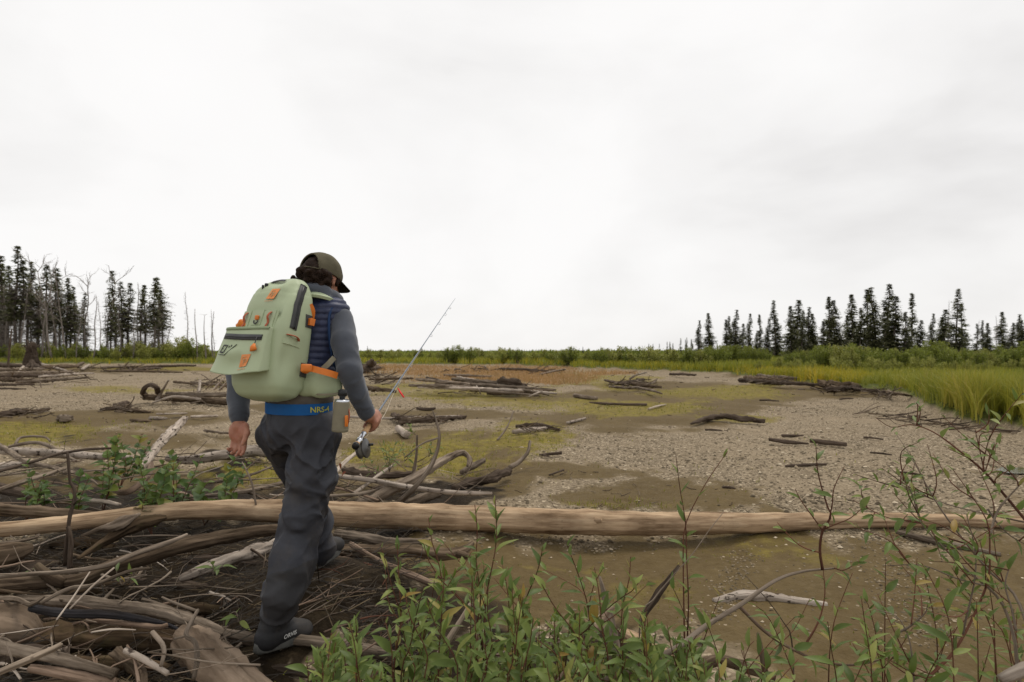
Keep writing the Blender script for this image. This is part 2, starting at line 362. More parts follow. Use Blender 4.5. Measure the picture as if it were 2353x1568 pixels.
def patch_mask(kind, x, y):
    yy = np.maximum(y, 0.4); px = CX + x / yy * F; py = HY + H / yy * F
    o = np.zeros_like(x)
    q = np.stack([x / yy * 16, np.log(yy) * 9], -1); sd = len(kind)
    w = .55 * vnoise(q, 1, 40 + sd) + .4 * vnoise(q, 2.7, 50 + sd) + .25 * vnoise(q, 6.5, 60 + sd)
    for cx, cy, a, b in PATCH[kind]:
        e = ((px - cx) / a) ** 2 + ((py - cy) / b) ** 2
        o = np.maximum(o, (.5 if kind == 'moss' and cy > 1150 else 1) - (.5 if kind == 'moss' and cy > 1150 else 1) * sstep(0.0, 2.1, e * (1 + .6 * w) + .7 * w))
    return o * (y > 0.5)
ga = {k: patch_mask(k, GX, GY).ravel() for k in PATCH}
ga['bank'] = bank_amt(GX, GY).ravel()
ny, nx = GX.shape
ii = (np.arange(ny - 1)[:, None] * nx + np.arange(nx - 1)[None]).ravel()
gq = np.stack([ii, ii + 1, ii + nx + 1, ii + nx], 1)

m, nt, out = newmat('river_bed')
geo = node(nt, 'ShaderNodeNewGeometry'); pos = geo.outputs['Position']
def att(n): return node(nt, 'ShaderNodeAttribute', attribute_name=n).outputs['Fac']
nz1 = noise(nt, pos, 1.1, 6, 0.62); nz2 = noise(nt, pos, 6.0, 5, 0.65); nz3 = noise(nt, pos, 40.0, 3, 0.6)
vor = node(nt, 'ShaderNodeTexVoronoi', {'Vector': pos, 'Scale': 34.0, 'Randomness': 1.0}); vor2 = node(nt, 'ShaderNodeTexVoronoi', {'Vector': pos, 'Scale': 75.0})
sep = node(nt, 'ShaderNodeSeparateColor', {'Color': vor.outputs['Color']})
peb = ramp(nt, sep.outputs[0], [(0.0, (0.09, 0.071, 0.046)), (0.35, (0.18, 0.143, 0.096)), (0.7, (0.275, 0.22, 0.152)), (0.9, (0.41, 0.335, 0.235)), (1.0, (0.6, 0.5, 0.36))])
peb = mixc(nt, ramp(nt, vor.outputs['Distance'], [(0.45, 0.0), (0.8, 0.75)]), peb, (0.14, 0.108, 0.07))
grav = mixc(nt, ramp(nt, nz1, [(0.3, 0.0), (0.7, 0.6)]), peb, (0.255, 0.198, 0.128))
sand = ramp(nt, nz2, [(0.3, (0.215, 0.168, 0.11)), (0.7, (0.34, 0.27, 0.182))])
grav = mixc(nt, ramp(nt, noise(nt, pos, .35, 5, .6), [(0.48, 0.0), (0.66, 0.75)]), grav, sand)
nzm = noise(nt, pos, 17.0, 5, 0.7)
mudc = ramp(nt, mth(nt, 'ADD', mth(nt, 'MULTIPLY', nz1, 0.35), mth(nt, 'ADD', mth(nt, 'MULTIPLY', nz2, 0.35), mth(nt, 'MULTIPLY', nzm, 0.3))), [(0.3, (0.07, 0.046, 0.017)), (0.55, (0.112, 0.079, 0.033)), (0.7, (0.18, 0.13, 0.06))])
mudc = mixc(nt, ramp(nt, vor2.outputs['Distance'], [(0.0, 0.4), (0.1, 0.0)]), mudc, (0.3, 0.24, 0.16))
mossc = ramp(nt, nz2, [(0.3, (0.105, 0.08, 0.018)), (0.55, (0.195, 0.158, 0.024)), (0.75, (0.3, 0.245, 0.03))])
soil_shade = ramp(nt, nz2, [(0.3, (0.012, 0.008, 0.005)), (0.55, (0.027, 0.019, 0.011)), (0.8, (0.055, 0.04, 0.022))])  # soil colour lowered so the voids under the logs look shaded
tanc = ramp(nt, nz2, [(0.3, (0.16, 0.11, 0.06)), (0.7, (0.3, 0.19, 0.1))])
bankc = ramp(nt, nz2, [(0.3, (0.05, 0.06, 0.015)), (0.7, (0.12, 0.13, 0.03))])
def edge(a, amp=0.9, lo=0.35, hi=0.62):
    j = mth(nt, 'ADD', mth(nt, 'MULTIPLY', nz1, 0.45), mth(nt, 'ADD', mth(nt, 'MULTIPLY', nz2, 0.3), mth(nt, 'MULTIPLY', noise(nt, pos, .3, 5, .65), .25)))
    return ramp(nt, mth(nt, 'ADD', a, mth(nt, 'MULTIPLY', mth(nt, 'SUBTRACT', j, 0.5), amp)), [(lo, 0.0), (hi, 1.0)])
mudm = mth(nt, 'MULTIPLY', edge(att('mud'), 2.0, 0.22, 0.72), 0.94)
c = mixc(nt, mudm, grav, mudc)
mossm = mth(nt, 'MULTIPLY', edge(att('moss'), 3.0, 0.4, 1.0), 0.75)
c = mixc(nt, mossm, c, mossc)
c = mixc(nt, edge(att('tan'), 1.5, 0.3, 0.8), c, tanc)
soil_shade_mask = edge(att('soil'), 0.9, 0.35, 0.7)
c = mixc(nt, soil_shade_mask, c, soil_shade)
c = mixc(nt, edge(att('bank'), 0.5, 0.3, 0.6), c, bankc)
gb = mth(nt, 'SUBTRACT', 1.0, mth(nt, 'MULTIPLY', vor.outputs['Distance'], 1.0))
hgt = mth(nt, 'ADD', mth(nt, 'MULTIPLY', gb, mth(nt, 'SUBTRACT', 1.0, mth(nt, 'MULTIPLY', mudm, 0.85))), mth(nt, 'ADD', mth(nt, 'MULTIPLY', nz2, 0.9), mth(nt, 'ADD', mth(nt, 'MULTIPLY', nzm, 0.8), mth(nt, 'MULTIPLY', nz3, 0.4))))
bsdf(nt, out, c, mth(nt, 'SUBTRACT', 0.92, mth(nt, 'MULTIPLY', mudm, 0.14)), 0.08, hgt, 0.55, 0.03)
M['ground'] = m
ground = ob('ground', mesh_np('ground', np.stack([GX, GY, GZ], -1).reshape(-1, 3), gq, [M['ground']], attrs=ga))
T(ground, 'grey gravel and brown mud river bed with mossy patches', 'river bed', kind='structure')

# ---- pebbles, real stones on the gravel
def scatter(n, d0, d1, px0, px1, fn, g):
    """points on the bed, thinned by fn(x,y) in 0..1"""
    t = (g.uniform(px0, px1, n) - CX) / F; d = 1 / g.uniform(1 / d1, 1 / d0, n); x = t * d
    k = g.uniform(0, 1, n) < fn(x, d)
    return x[k], d[k]
def gravel_amt(x, y):
    p = np.stack([x, y], -1)
    m = np.clip(1 - patch_mask('mud', x, y) * 1.35 - patch_mask('moss', x, y) * .7 - patch_mask('soil', x, y) * 1.2 - patch_mask('tan', x, y) - bank_amt(x, y), 0, 1)
    return np.clip(m * (.75 + .5 * vnoise(p, 1.3, 21)), 0.012 * (patch_mask('soil', x, y) < .3), 1)
OCT = np.array([[1, 0, 0], [.35, .95, 0], [-.8, .6, 0], [-.8, -.6, 0], [.35, -.95, 0], [.1, .1, .62], [0, 0, -.5]])
OCTF = np.array([[0, 1, 5], [1, 2, 5], [2, 3, 5], [3, 4, 5], [4, 0, 5], [1, 0, 6], [2, 1, 6], [3, 2, 6], [4, 3, 6], [0, 4, 6]])
g = np.random.default_rng(31)
sx, sy = scatter(90000, 3.2, 17, -80, 2450, gravel_amt, g); sx2, sy2 = scatter(42000, 15, 42, -80, 2450, gravel_amt, g); sx, sy = np.concatenate([sx, sx2]), np.concatenate([sy, sy2])
st_x, st_y, st_n = [], [], 0
for (xa, ya), (xb, yb), k, w in [((1710, 1255), (1655, 1430), 420, 26), ((1980, 1215), (2160, 1490), 900, 45), ((1900, 1225), (2100, 1260), 300, 22), ((1150, 1235), (1420, 1250), 260, 12)]:
    t = g.uniform(0, 1, k); q = np.array([G(xa + (xb - xa) * a + g.normal(0, w), ya + (yb - ya) * a + g.normal(0, w * .3)) for a in t]); st_x.append(q[:, 0]); st_y.append(q[:, 1]); st_n += k
sx, sy = np.concatenate([sx] + st_x), np.concatenate([sy] + st_y); n = len(sx)
sz = np.clip(g.lognormal(-4.55, .42, n), .005, .04) * (1 + .02 * sy); sz[-st_n:] *= .62; sz[sy < 4.6] = np.minimum(sz[sy < 4.6], .012)
base = OCT[None] * g.uniform(.7, 1.3, (n, 7, 3))
base *= np.stack([sz, sz * g.uniform(.6, 1, n), sz * g.uniform(.55, 1, n)], 1)[:, None]
a = g.uniform(0, 6.28, n); ca, sa = np.cos(a)[:, None], np.sin(a)[:, None]
V = np.stack([base[..., 0] * ca - base[..., 1] * sa + sx[:, None], base[..., 0] * sa + base[..., 1] * ca + sy[:, None], base[..., 2] + (height(sx, sy) + sz * .18)[:, None]], -1)
Fc = (OCTF[None] + (np.arange(n) * 7)[:, None, None]).reshape(-1, 3)
m, nt, out = newmat('pebble')
cc = ramp(nt, node(nt, 'ShaderNodeAttribute', attribute_name='rnd').outputs['Fac'], [(0, (0.085, 0.068, 0.045)), (0.35, (0.175, 0.14, 0.094)), (0.65, (0.265, 0.21, 0.14)), (0.85, (0.38, 0.305, 0.21)), (1, (0.58, 0.49, 0.36))])
bsdf(nt, out, cc, 0.9, 0.1)
T(ob('gravel', mesh_np('gravel', V.reshape(-1, 3), Fc, [m], attrs={'rnd': np.repeat(g.uniform(0, 1, n) ** 1.2 * np.where(np.arange(n) >= n - st_n, .82, 1), 7)}, smooth=False)), 'loose grey and tan gravel pebbles spread over the river bed', 'gravel', kind='stuff')

# ---- blades
def blades(name, x, y, z, h, w, mat, g, lean=.35, rnd=None, label=None, cat='grass', seg=2, lean_dir=None):
    n = len(x); a = g.uniform(0, 6.28, n); la = g.uniform(0, 6.28, n) if lean_dir is None else lean_dir + g.normal(0, .7, n)
    ln = np.abs(g.normal(0, lean, n)) * h
    wx, wy = np.cos(a) * w, np.sin(a) * w; V = []
    for k in range(seg + 1):
        t = k / seg; cx = x + np.cos(la) * ln * t * t; cy = y + np.sin(la) * ln * t * t; cz = z + h * (t - .25 * (ln / h) * t * t)
        wd = (1 - t) ** .7 * .5
        if k < seg: V += [np.stack([cx - wx * wd, cy - wy * wd, cz], -1), np.stack([cx + wx * wd, cy + wy * wd, cz], -1)]
        else: V += [np.stack([cx, cy, cz], -1)]
    V = np.stack(V, 1); k = V.shape[1]; b = (np.arange(n) * k)[:, None]
    Q = np.concatenate([np.array([[2 * i, 2 * i + 1, 2 * i + 3, 2 * i + 2]]) + b for i in range(seg - 1)]) if seg > 1 else np.zeros((0, 4), int)
    Tr = np.array([[2 * seg - 2, 2 * seg - 1, 2 * seg]]) + b
    rnd = g.uniform(0, 1, n) if rnd is None else rnd
    o = ob(name, mesh_np(name, V.reshape(-1, 3), [Q, Tr], [mat], attrs={'rnd': np.repeat(rnd, k)}, smooth=False))
    return T(o, label, cat, kind='stuff')

# ---- puddle at the far right
g = np.random.default_rng(66); pc = G(2352, 1086, 0.0); t = np.linspace(0, 2 * np.pi, 40, endpoint=False)
pr = 1 + .25 * np.sin(2 * t + 1) + .16 * np.sin(3 * t + 2) + .08 * np.sin(7 * t); X, Y = pc[0] + .3 * pr * np.cos(t), pc[1] + .22 * pr * np.sin(t)
zt = float(height(X, Y).max()) + .006
m, nt, out = newmat('puddle_water'); bsdf(nt, out, (.05, .045, .035), .06, .6, noise(nt, None, 30, 2), .05, .002)
T(ob('puddle', mesh_np('puddle', np.vstack([np.stack([X, Y, np.full(40, zt)], 1), [[pc[0], pc[1], zt]]]), np.stack([np.arange(40), (np.arange(40) + 1) % 40, np.full(40, 40)], 1), [m])), 'small pale puddle on the gravel at the right frame edge', 'puddle', kind='structure')
# ------------------------------------------------------------------ grass on the banks and ground cover
g = np.random.default_rng(51)
def px_of(x, y): return CX + x / y * F
# tall grass of the near right bank
def on_bank(x, y): return sstep(.35, .8, bank_amt(x, y))
x, y = scatter(90000, 9.5, 40, 1650, 2600, on_bank, g)
near = np.clip(1.4 - y / 60, .6, 1.2)
z = height(x, y)
p = np.stack([x, y], -1); cl = vnoise(p, .9, 71); big = vnoise(p, .25, 72)
r = np.clip(.38 + .28 * cl + .2 * g.normal(size=len(x)) + .25 * big, 0, 1)
hh = (.52 + .13 * cl + .1 * big) * g.uniform(.6, 1.25, len(x)) * np.where((px_of(x, y) > 2080) & (y < 19), 1.35, 1.0) * np.interp(y, [18, 26], [1, .72])
blades('tall_grass', x, y, z - .03, hh, .011 * (1 + y / 14), M['tallgrass'], g, .45, r, 'tall yellow green sedge grass covering the near river bank', seg=3)
# golden rim of the bank in front
x, y = scatter(80000, 24, 82, -120, 2000, lambda x, y: sstep(.25, .5, bank_amt(x, y)) * (y < edge_d(px_of(x, y)) * np.where(px_of(x, y) < 700, 1.1, 1.22)), g)
p = np.stack([x, y], -1)
blades('rim_grass', x, y, height(x, y) - .05, g.uniform(.3, .62, len(x)) * (1 + .3 * vnoise(p, .5, 77)), .012 * (1 + y / 11), M['goldgrass'], g, .4, np.clip(.4 + .35 * vnoise(p, .35, 75) + .15 * g.normal(size=len(x)), 0, 1), 'golden sedge fringe along the edge of the far bank')
# the meadow far behind
x, y = scatter(120000, 38, 260, -150, 2500, lambda x, y: sstep(.6, .95, bank_amt(x, y)), g)
p = np.stack([x, y], -1)
blades('meadow_grass', x, y, height(x, y) - .05, g.uniform(.3, .7, len(x)) * (1 + .25 * vnoise(p, .2, 78)), .016 * (1 + y / 12), M['tallgrass'], g, .3, np.clip(.3 + .3 * vnoise(p, .12, 79) + .16 * g.normal(size=len(x)), 0, 1), 'green meadow grass growing back to the distant trees')
# tan grass
x, y = scatter(26000, 24, 75, 840, 1480, lambda x, y: patch_mask('tan', x, y) ** .7 * (1 - bank_amt(x, y)), g)
blades('tan_grass', x, y, height(x, y) - .02, g.uniform(.12, .34, len(x)), .012 * (1 + y / 14), M['tangrass'], g, .5, None, 'dry reddish tan grass in the middle of the gravel flat')
# sprigs of low plants
x, y = scatter(60000, 5.2, 48, -60, 2000, lambda x, y: np.clip(patch_mask('moss', x, y) * 1.1 + .012, 0, 1) * np.clip(.55 + .8 * vnoise(np.stack([x, y], -1), 1.6, 81), 0, 1) * (patch_mask('soil', x, y) < .5), g)
blades('sprig_cover', x, y, height(x, y) - .01, g.uniform(.015, .06, len(x)) * (1 + y / 28), .007 * (1 + y / 9), M['sprigs'], g, .8, None, 'yellow green sprigs sprouting from the mossy mud')
x, y = scatter(16000, 2.3, 5.2, 600, 2400, lambda x, y: np.clip(patch_mask('moss', x, y) + .05, 0, 1) * np.clip(.4 + .8 * vnoise(np.stack([x, y], -1), 2.5, 82), 0, 1), g)
blades('moss_sprigs', x, y, height(x, y) - .004, g.uniform(.01, .03, len(x)), .007, M['sprigs'], g, .9, None, 'tiny green sprouts dotting the mud below the long log')

# ------------------------------------------------------------------ spruces
def spruce_mesh(seed, h=12.0, R=1.25, bare=0.08, dens=1.0, droop=.35, dead=0.0):
    g = np.random.default_rng(seed); mb = MB(); dm = MB(); tm = MB()
    lean = g.normal(0, .012, 2)
    def axis(z): return np.array([lean[0] * z + .05 * math.sin(z * .7 + seed), lean[1] * z + .05 * math.cos(z * .5 + seed), z])
    zs = np.linspace(-.3, h, 12); tm.add(*tube([axis(z) for z in zs], .11 * (1 - np.clip(zs / h, 0, 1)) ** .8 + .012, 7, .08, seed))
    z = h * bare
    gap = [(g.uniform(0, 6.28), g.uniform(.15, .9) * h, g.uniform(.4, 1.1)) for _ in range(7)]
    top = g.uniform(.82, .92)
    while z < h * .995:
        f = z / h
        prof = min(1.0, (1 - f) ** .72 * 1.15 + .05) * (.55 + .45 * min(1, (f - bare) / .18 + .3))
        if f > top: prof = max(prof, .13 + .05 * math.sin(z * 5)) * (1.15 - (f - top) * 4 if f < .97 else .7)
        nb = int(g.integers(6, 10))
        for b in range(nb):
            az = g.uniform(0, 6.28); L = R * prof * g.uniform(.55, 1.15) * (1 + .18 * math.sin(z * 2.3 + az + seed))
            k = 1.0
            for ga_, gz, gr in gap:
                if abs((az - ga_ + np.pi) % (2 * np.pi) - np.pi) < .8 and abs(z - gz) < gr: k = 0
            if k == 0 or g.uniform() > dens: continue
            if L < .12: L = .12
            a0 = axis(z); d = np.array([math.cos(az), math.sin(az), 0]); s = np.array([-d[1], d[0], 0])
            m = max(2, int(L / .2))
            for i in range(m):
                t = (i + g.uniform(.4, 1)) / m
                c = a0 + d * L * t + np.array([0, 0, -droop * L * t * (1.25 - .6 * t) + g.normal(0, .03)])
                for q in range(3):
                    ln = g.uniform(.26, .52) * (1.1 - .4 * t) * (.55 + .45 * prof); wd = ln * g.uniform(.42, .68)
                    yaw = g.normal(0, .75); dd = d * math.cos(yaw) + s * math.sin(yaw); ss = -d * math.sin(yaw) + s * math.cos(yaw)
                    pit = g.uniform(-.95, .15)
                    tip = c + dd * ln * math.cos(pit) + np.array([0, 0, ln * math.sin(pit)])
                    tw = np.array([0, 0, g.uniform(-1, 1) * wd * .8])
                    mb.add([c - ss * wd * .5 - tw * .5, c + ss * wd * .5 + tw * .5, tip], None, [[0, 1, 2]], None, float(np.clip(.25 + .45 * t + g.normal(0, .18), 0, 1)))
            if g.uniform() < .25: dm.add(*tube([a0, a0 + d * L * .5 + [0, 0, -.1 * L], a0 + d * L + [0, 0, -droop * L * .6]], [.018, .012, .006], 3, cap=False))
        z += g.uniform(.1, .19)
    z = .5
    while z < h * (bare + dead):
        for b in range(3):
            az = g.uniform(0, 6.28); L = R * g.uniform(.4, 1.0); a0 = axis(z); d = np.array([math.cos(az), math.sin(az), 0])
            e = a0 + d * L + [0, 0, -.3 * L]; dm.add(*tube([a0, (a0 + e) / 2 + [0, 0, .06], e], [.022, .016, .008], 3, cap=False))
            for _ in range(5):
                t = g.uniform(.3, 1); q = a0 + (e - a0) * t; dm.add(*tube([q, q + g.normal(0, .2, 3) + d * .12 - [0, 0, .1]], [.012, .006], 3, cap=False))
        z += g.uniform(.12, .22)
    return (tm.mesh('trunk', [M['trunk']]), mb.mesh('crown', [M['needles']], smooth=False), dm.mesh('dead_branches', [M['snag']]) if dm.n else None, h)
SPR = [spruce_mesh(101, 12, 1.25, .05), spruce_mesh(102, 12, .95, .06, .95), spruce_mesh(103, 12, 1.5, .04, 1.0), spruce_mesh(104, 12, .8, .1, .85), spruce_mesh(105, 12, 1.15, .08, .7, .2, dead=.2),
       spruce_mesh(111, 12, 1.2, .36, .7, .4, dead=.3), spruce_mesh(112, 12, 1.05, .42, .66, .4, dead=.3), spruce_mesh(113, 12, 1.45, .3, .62, .45, dead=.4)]
def place_tree(protos, kind, px, top, d, label, group, wmul=1.0, nm='spruce_tree', seed=0, dead=True):
    tm, cm, dm, h = protos[kind]
    x = (px - CX) / F * d; z0 = hz(x, d); hh = H + (HY - top) / F * d - z0
    o = empty(nm, (x, d, z0)); s = hh / h; gg = random.Random(int(px * 7 + top + seed))
    o.scale = (s * wmul * gg.uniform(.9, 1.15),) * 2 + (s,); o.rotation_euler = (gg.gauss(0, .012), gg.gauss(0, .012), gg.uniform(0, 6.28))
    ob('trunk', tm, o)
    if cm: ob('crown', cm, o)
    if dm and dead: ob('dead_branches' if cm else 'bare_branches', dm, o)['kind'] = 'stuff'
    return T(o, label, 'tree', group)
R_TREES = [(447,290,1),(515,247,0),(612,285,3),(635,265,1),(657,228,1),(708,310,2),(738,250,1),(803,255,3),(845,280,1),(785,365,0),(905,172,1),(1020,172,2),(995,205,0),(1052,230,1),(1090,212,1),(1125,250,0),(1208,150,3),(1250,172,2),(1180,295,0),(1325,260,0),(1360,135,0),(1395,215,1),(1448,105,3),(1490,92,1),(1540,75,1),(1585,150,2),(1660,240,3),(1690,130,3),(1740,290,2),(1805,250,1),(1862,272,0),(1887,228,2),(1950,105,4),(1990,190,4),(2080,310,4),(2112,290,1),(2142,305,0),(2225,240,2),(2282,305,2),(2322,255,1),(2348,290,2)]
LABR = {0: 'left edge of the right-hand spruce stand'}
order = ['first','second','third','fourth','fifth','sixth','seventh','eighth','ninth','tenth','eleventh','twelfth','thirteenth','fourteenth','fifteenth','sixteenth','seventeenth','eighteenth','nineteenth','twentieth','twenty-first','twenty-second','twenty-third','twenty-fourth','twenty-fifth','twenty-sixth','twenty-seventh','twenty-eighth','twenty-ninth','thirtieth','thirty-first','thirty-second','thirty-third','thirty-fourth','thirty-fifth','thirty-sixth','thirty-seventh','thirty-eighth','thirty-ninth','fortieth','forty-first']
gg = random.Random(5)
look = ['bushy dark', 'slim dark', 'broad dark', 'thin narrow', 'sparse grey green']
for i, (cx, cy, k) in enumerate(sorted(R_TREES)):
    px, top = 1428.6 + cx * .39286, 621.9 + cy * .39286
    d = gg.uniform(74, 92)
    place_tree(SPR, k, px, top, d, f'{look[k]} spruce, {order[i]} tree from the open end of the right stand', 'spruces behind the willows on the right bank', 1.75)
FAR = [(345,395),(380,390),(412,400),(265,415),(155,425),(220,428),(30,450),(300,425),(120,440),(560,425),(690,400)]
for cx, cy in FAR:
    px, top = 1428.6 + cx * .39286, 621.9 + cy * .39286
    place_tree(SPR, (cx // 5) % 5, px, top, gg.uniform(170, 210), 'small far spruce on the skyline before the right stand', 'small far spruces on the skyline', 1.3, dead=False)
for px, top in [(845, 795), (852, 801), (1080, 797), (1180, 803), (1255, 799), (1340, 797), (1395, 800), (1450, 795), (1500, 790), (1540, 785), (1575, 780)]:
    place_tree(SPR, int(px) % 4, px, top, gg.uniform(200, 260), 'tiny spruce rising over the far bushes in the middle distance', 'tiny spruces in the middle distance', 1.4, dead=False)
L_TREES = [(5,250,7),(35,180,5),(70,260,6),(125,95,5),(165,215,6),(215,222,6),(300,420,7),(330,400,7),(375,250,5),(445,270,7),(500,330,6),(548,360,5),(590,470,7),(625,435,6),(685,480,7),(960,305,5),(1012,385,7),(1052,400,5),(920,470,7),(1150,450,6),(1195,420,5),(1270,355,6),(1315,350,7),(1345,460,6)]
look = {5: 'tall dark', 6: 'narrow dark', 7: 'broad grey-green'}
for i, (cx, cy, k) in enumerate(sorted(L_TREES)):
    d = gg.uniform(76, 90)
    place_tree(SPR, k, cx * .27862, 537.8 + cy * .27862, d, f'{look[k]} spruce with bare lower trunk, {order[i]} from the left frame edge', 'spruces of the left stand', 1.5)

# ------------------------------------------------------------------ dead trees
def snag_mesh(seed, h, kind):
    g = np.random.default_rng(seed); tm = MB(); bm_ = MB()
    lean = g.normal(0, .05, 2)
    n = 9; zs = np.linspace(-.3, h * (.8 if kind == 'fork' else 1), n)
    pts = np.array([[lean[0] * z + .1 * math.sin(z * .9 + seed), lean[1] * z + .1 * math.cos(z * .8), z] for z in zs])
    tm.add(*tube(pts, np.linspace(.1, .025, n), 6, .1, seed))
    def limb(p, d, L, r, lv):
        q = [p]
        for i in range(4):
            d = d + g.normal(0, .16, 3) + [0, 0, .1]; d /= np.linalg.norm(d); q.append(q[-1] + d * L / 4)
        (tm if lv == 0 else bm_).add(*tube(q, np.linspace(r, r * .4, 5), 4, cap=False))
        if lv < 3:
            for _ in range(4 if lv < 2 else 3):
                t = g.integers(1, 5); e = d + g.normal(0, .6, 3); e /= np.linalg.norm(e); limb(q[t], e, L * g.uniform(.35, .6), r * .5, lv + 1)
    if kind == 'fork':
        for _ in range(7):
            i = g.integers(4, n); az = g.uniform(0, 6.28); limb(pts[i], np.array([math.cos(az) * .6, math.sin(az) * .6, .8]), h * g.uniform(.1, .22), .04, 1)
    elif kind == 'twig':
        for z in np.arange(1, h * .97, .16):
            az = g.uniform(0, 6.28); p = np.array([np.interp(z, zs, pts[:, 0]), np.interp(z, zs, pts[:, 1]), z]); L = g.uniform(.35, 1.1) * (1.1 - z / h)
            e = p + [math.cos(az) * L, math.sin(az) * L, -.2 * L]; bm_.add(*tube([p, e], [.022, .008], 3, cap=False))
            for _ in range(3): q = p + (e - p) * g.uniform(.3, 1); bm_.add(*tube([q, q + g.normal(0, .16, 3)], [.011, .006], 3, cap=False))
    else:
        for _ in range(6):
            i = g.integers(3, n); az = g.uniform(0, 6.28); L = g.uniform(.2, .6); bm_.add(*tube([pts[i], pts[i] + [math.cos(az) * L, math.sin(az) * L, .1]], [.02, .008], 3, cap=False))
    return (tm.mesh('trunk', [M['snag']]), None, bm_.mesh('bare_branches', [M['snag']]), h)
SNG = [snag_mesh(201, 12, 'fork'), snag_mesh(202, 12, 'fork'), snag_mesh(203, 12, 'twig'), snag_mesh(204, 6, 'bare'), snag_mesh(205, 12, 'twig'), snag_mesh(206, 6, 'bare')]
D_TREES = [(430,140,0),(330,175,1),(700,285,1),(855,240,0),(548,250,1),(775,505,2),(1130,400,2),(250,330,2),(480,420,4),(620,560,4),(840,560,2),(1000,540,4),(1100,620,2),(60,420,2),(150,480,4),(390,480,4),(720,600,2),(1360,640,4),(900,640,4)]
for i, (cx, cy, k) in enumerate(sorted(D_TREES)):
    place_tree(SNG, k, cx * .27862, 537.8 + cy * .27862, gg.uniform(72, 80), f'bare grey dead tree, {order[i]} dead one from the left frame edge', 'dead trees among the left spruces', 1.15, 'dead_tree')
for cx, cy, k, lab in [(1560,480,2,'leaning bare dead tree standing alone beside the spruces'),(1622,620,3,'dark bare snag, left of the three by the green backpack'),(1693,670,5,'dark bare snag, middle of the three by the green backpack'),(1747,640,3,'bare snag nearest the green backpack pocket'),(1775,625,4,'thin twiggy dead tree touching the backpack outline')]:
    place_tree(SNG, k, cx * .27862, 537.8 + cy * .27862, gg.uniform(70, 76), lab, 'snags near the backpack', .9, 'dead_tree')
for px, top in [(2010, 700), (2180, 690), (2290, 725), (2240, 735), (1905, 720), (1610, 745), (1780, 745)]:
    place_tree(SNG, 2 if px % 20 else 4, px, top, gg.uniform(72, 88), 'thin dead spruce standing among the green ones of the right stand', 'dead spruces of the right stand', .8, 'dead_tree')

# ------------------------------------------------------------------ shrubs
def shrub_mesh(seed, h=2.2, w=1.5, n=2600, mat='shrub', tall=1.0, size=.12):
    g = np.random.default_rng(seed); sm = MB(); lm = MB(); k = 0
    tips = []
    for _ in range(16):
        az = g.uniform(0, 6.28); r = w * .5 * math.sqrt(g.uniform()); top = h * g.uniform(.7, 1.08) * (1 - .45 * (r / (w * .5)) ** 2)
        b = np.array([math.cos(az) * r * .3, math.sin(az) * r * .3, 0]); t = np.array([math.cos(az) * r * 1.15, math.sin(az) * r * 1.15, top])
        mid = (b + t) / 2 + [math.cos(az) * .12, math.sin(az) * .12, .1]
        q = catmull([b, mid, t], 5); sm.add(*tube(q, np.linspace(.022, .006, 5), 3, cap=False)); tips.append((b, mid, t))
    for _ in range(n):
        b, mid, t = tips[g.integers(len(tips))]; u = g.uniform(.12, 1) ** .8
        c = (1 - u) ** 2 * b + 2 * u * (1 - u) * mid + u * u * t + g.normal(0, .16 * (1.1 - .6 * u), 3)
        if c[2] < .05: c[2] = g.uniform(.05, .3)
        s = size * g.uniform(.6, 1.3); d = g.normal(0, 1, 3) + [0, 0, .35]; d /= np.linalg.norm(d); e = np.cross(d, g.normal(0, 1, 3)); e /= np.linalg.norm(e)
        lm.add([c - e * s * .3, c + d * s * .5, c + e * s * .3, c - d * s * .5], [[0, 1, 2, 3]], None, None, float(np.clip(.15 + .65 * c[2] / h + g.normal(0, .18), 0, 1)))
    return (sm.mesh('stems', [M['twig']]), lm.mesh('leaves', [M[mat]], smooth=False), h)
SHR = [shrub_mesh(301), shrub_mesh(302, 2.2, 2.1, 3000), shrub_mesh(303, 2.0, 1.1, 1800), shrub_mesh(304, 2.2, 1.6, 2200, 'shrub_light'), shrub_mesh(305, 1.6, 2.2, 2400, 'shrub_light')]
def place_shrub(k, px, top, d, label, group, wm=1.0):
    sm, lm, h = SHR[k]; x = (px - CX) / F * d; z0 = hz(x, d) - .03; hh = H + (HY - top) / F * d - z0
    o = empty('willow_shrub', (x, d, z0)); s = hh / h; r = random.Random(int(px * 3 + top))
    o.scale = (s * wm, s * wm * r.uniform(.9, 1.1), s); o.rotation_euler.z = r.uniform(0, 6.28)
    ob('stems', sm, o)['kind'] = 'stuff'; ob('leaves', lm, o)['kind'] = 'stuff'
    return T(o, label, 'shrub', group)
r = random.Random(77)
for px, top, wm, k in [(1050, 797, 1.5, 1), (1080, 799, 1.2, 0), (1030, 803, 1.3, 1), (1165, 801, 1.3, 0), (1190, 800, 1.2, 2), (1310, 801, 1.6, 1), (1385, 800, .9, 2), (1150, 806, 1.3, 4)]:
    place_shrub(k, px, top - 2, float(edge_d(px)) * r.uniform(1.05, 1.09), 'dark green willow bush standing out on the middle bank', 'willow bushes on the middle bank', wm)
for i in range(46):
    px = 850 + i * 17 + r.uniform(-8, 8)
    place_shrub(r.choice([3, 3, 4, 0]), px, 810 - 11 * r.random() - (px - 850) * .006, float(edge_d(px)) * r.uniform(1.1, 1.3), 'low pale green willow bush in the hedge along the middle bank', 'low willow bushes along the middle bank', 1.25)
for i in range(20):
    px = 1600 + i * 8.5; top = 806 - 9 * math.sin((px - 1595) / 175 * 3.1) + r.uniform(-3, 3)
    place_shrub(r.choice([0, 1, 1]), px, top, r.uniform(46, 52), 'round dense willow bush in the clump before the first spruces', 'willow clump before the first spruces', .85)
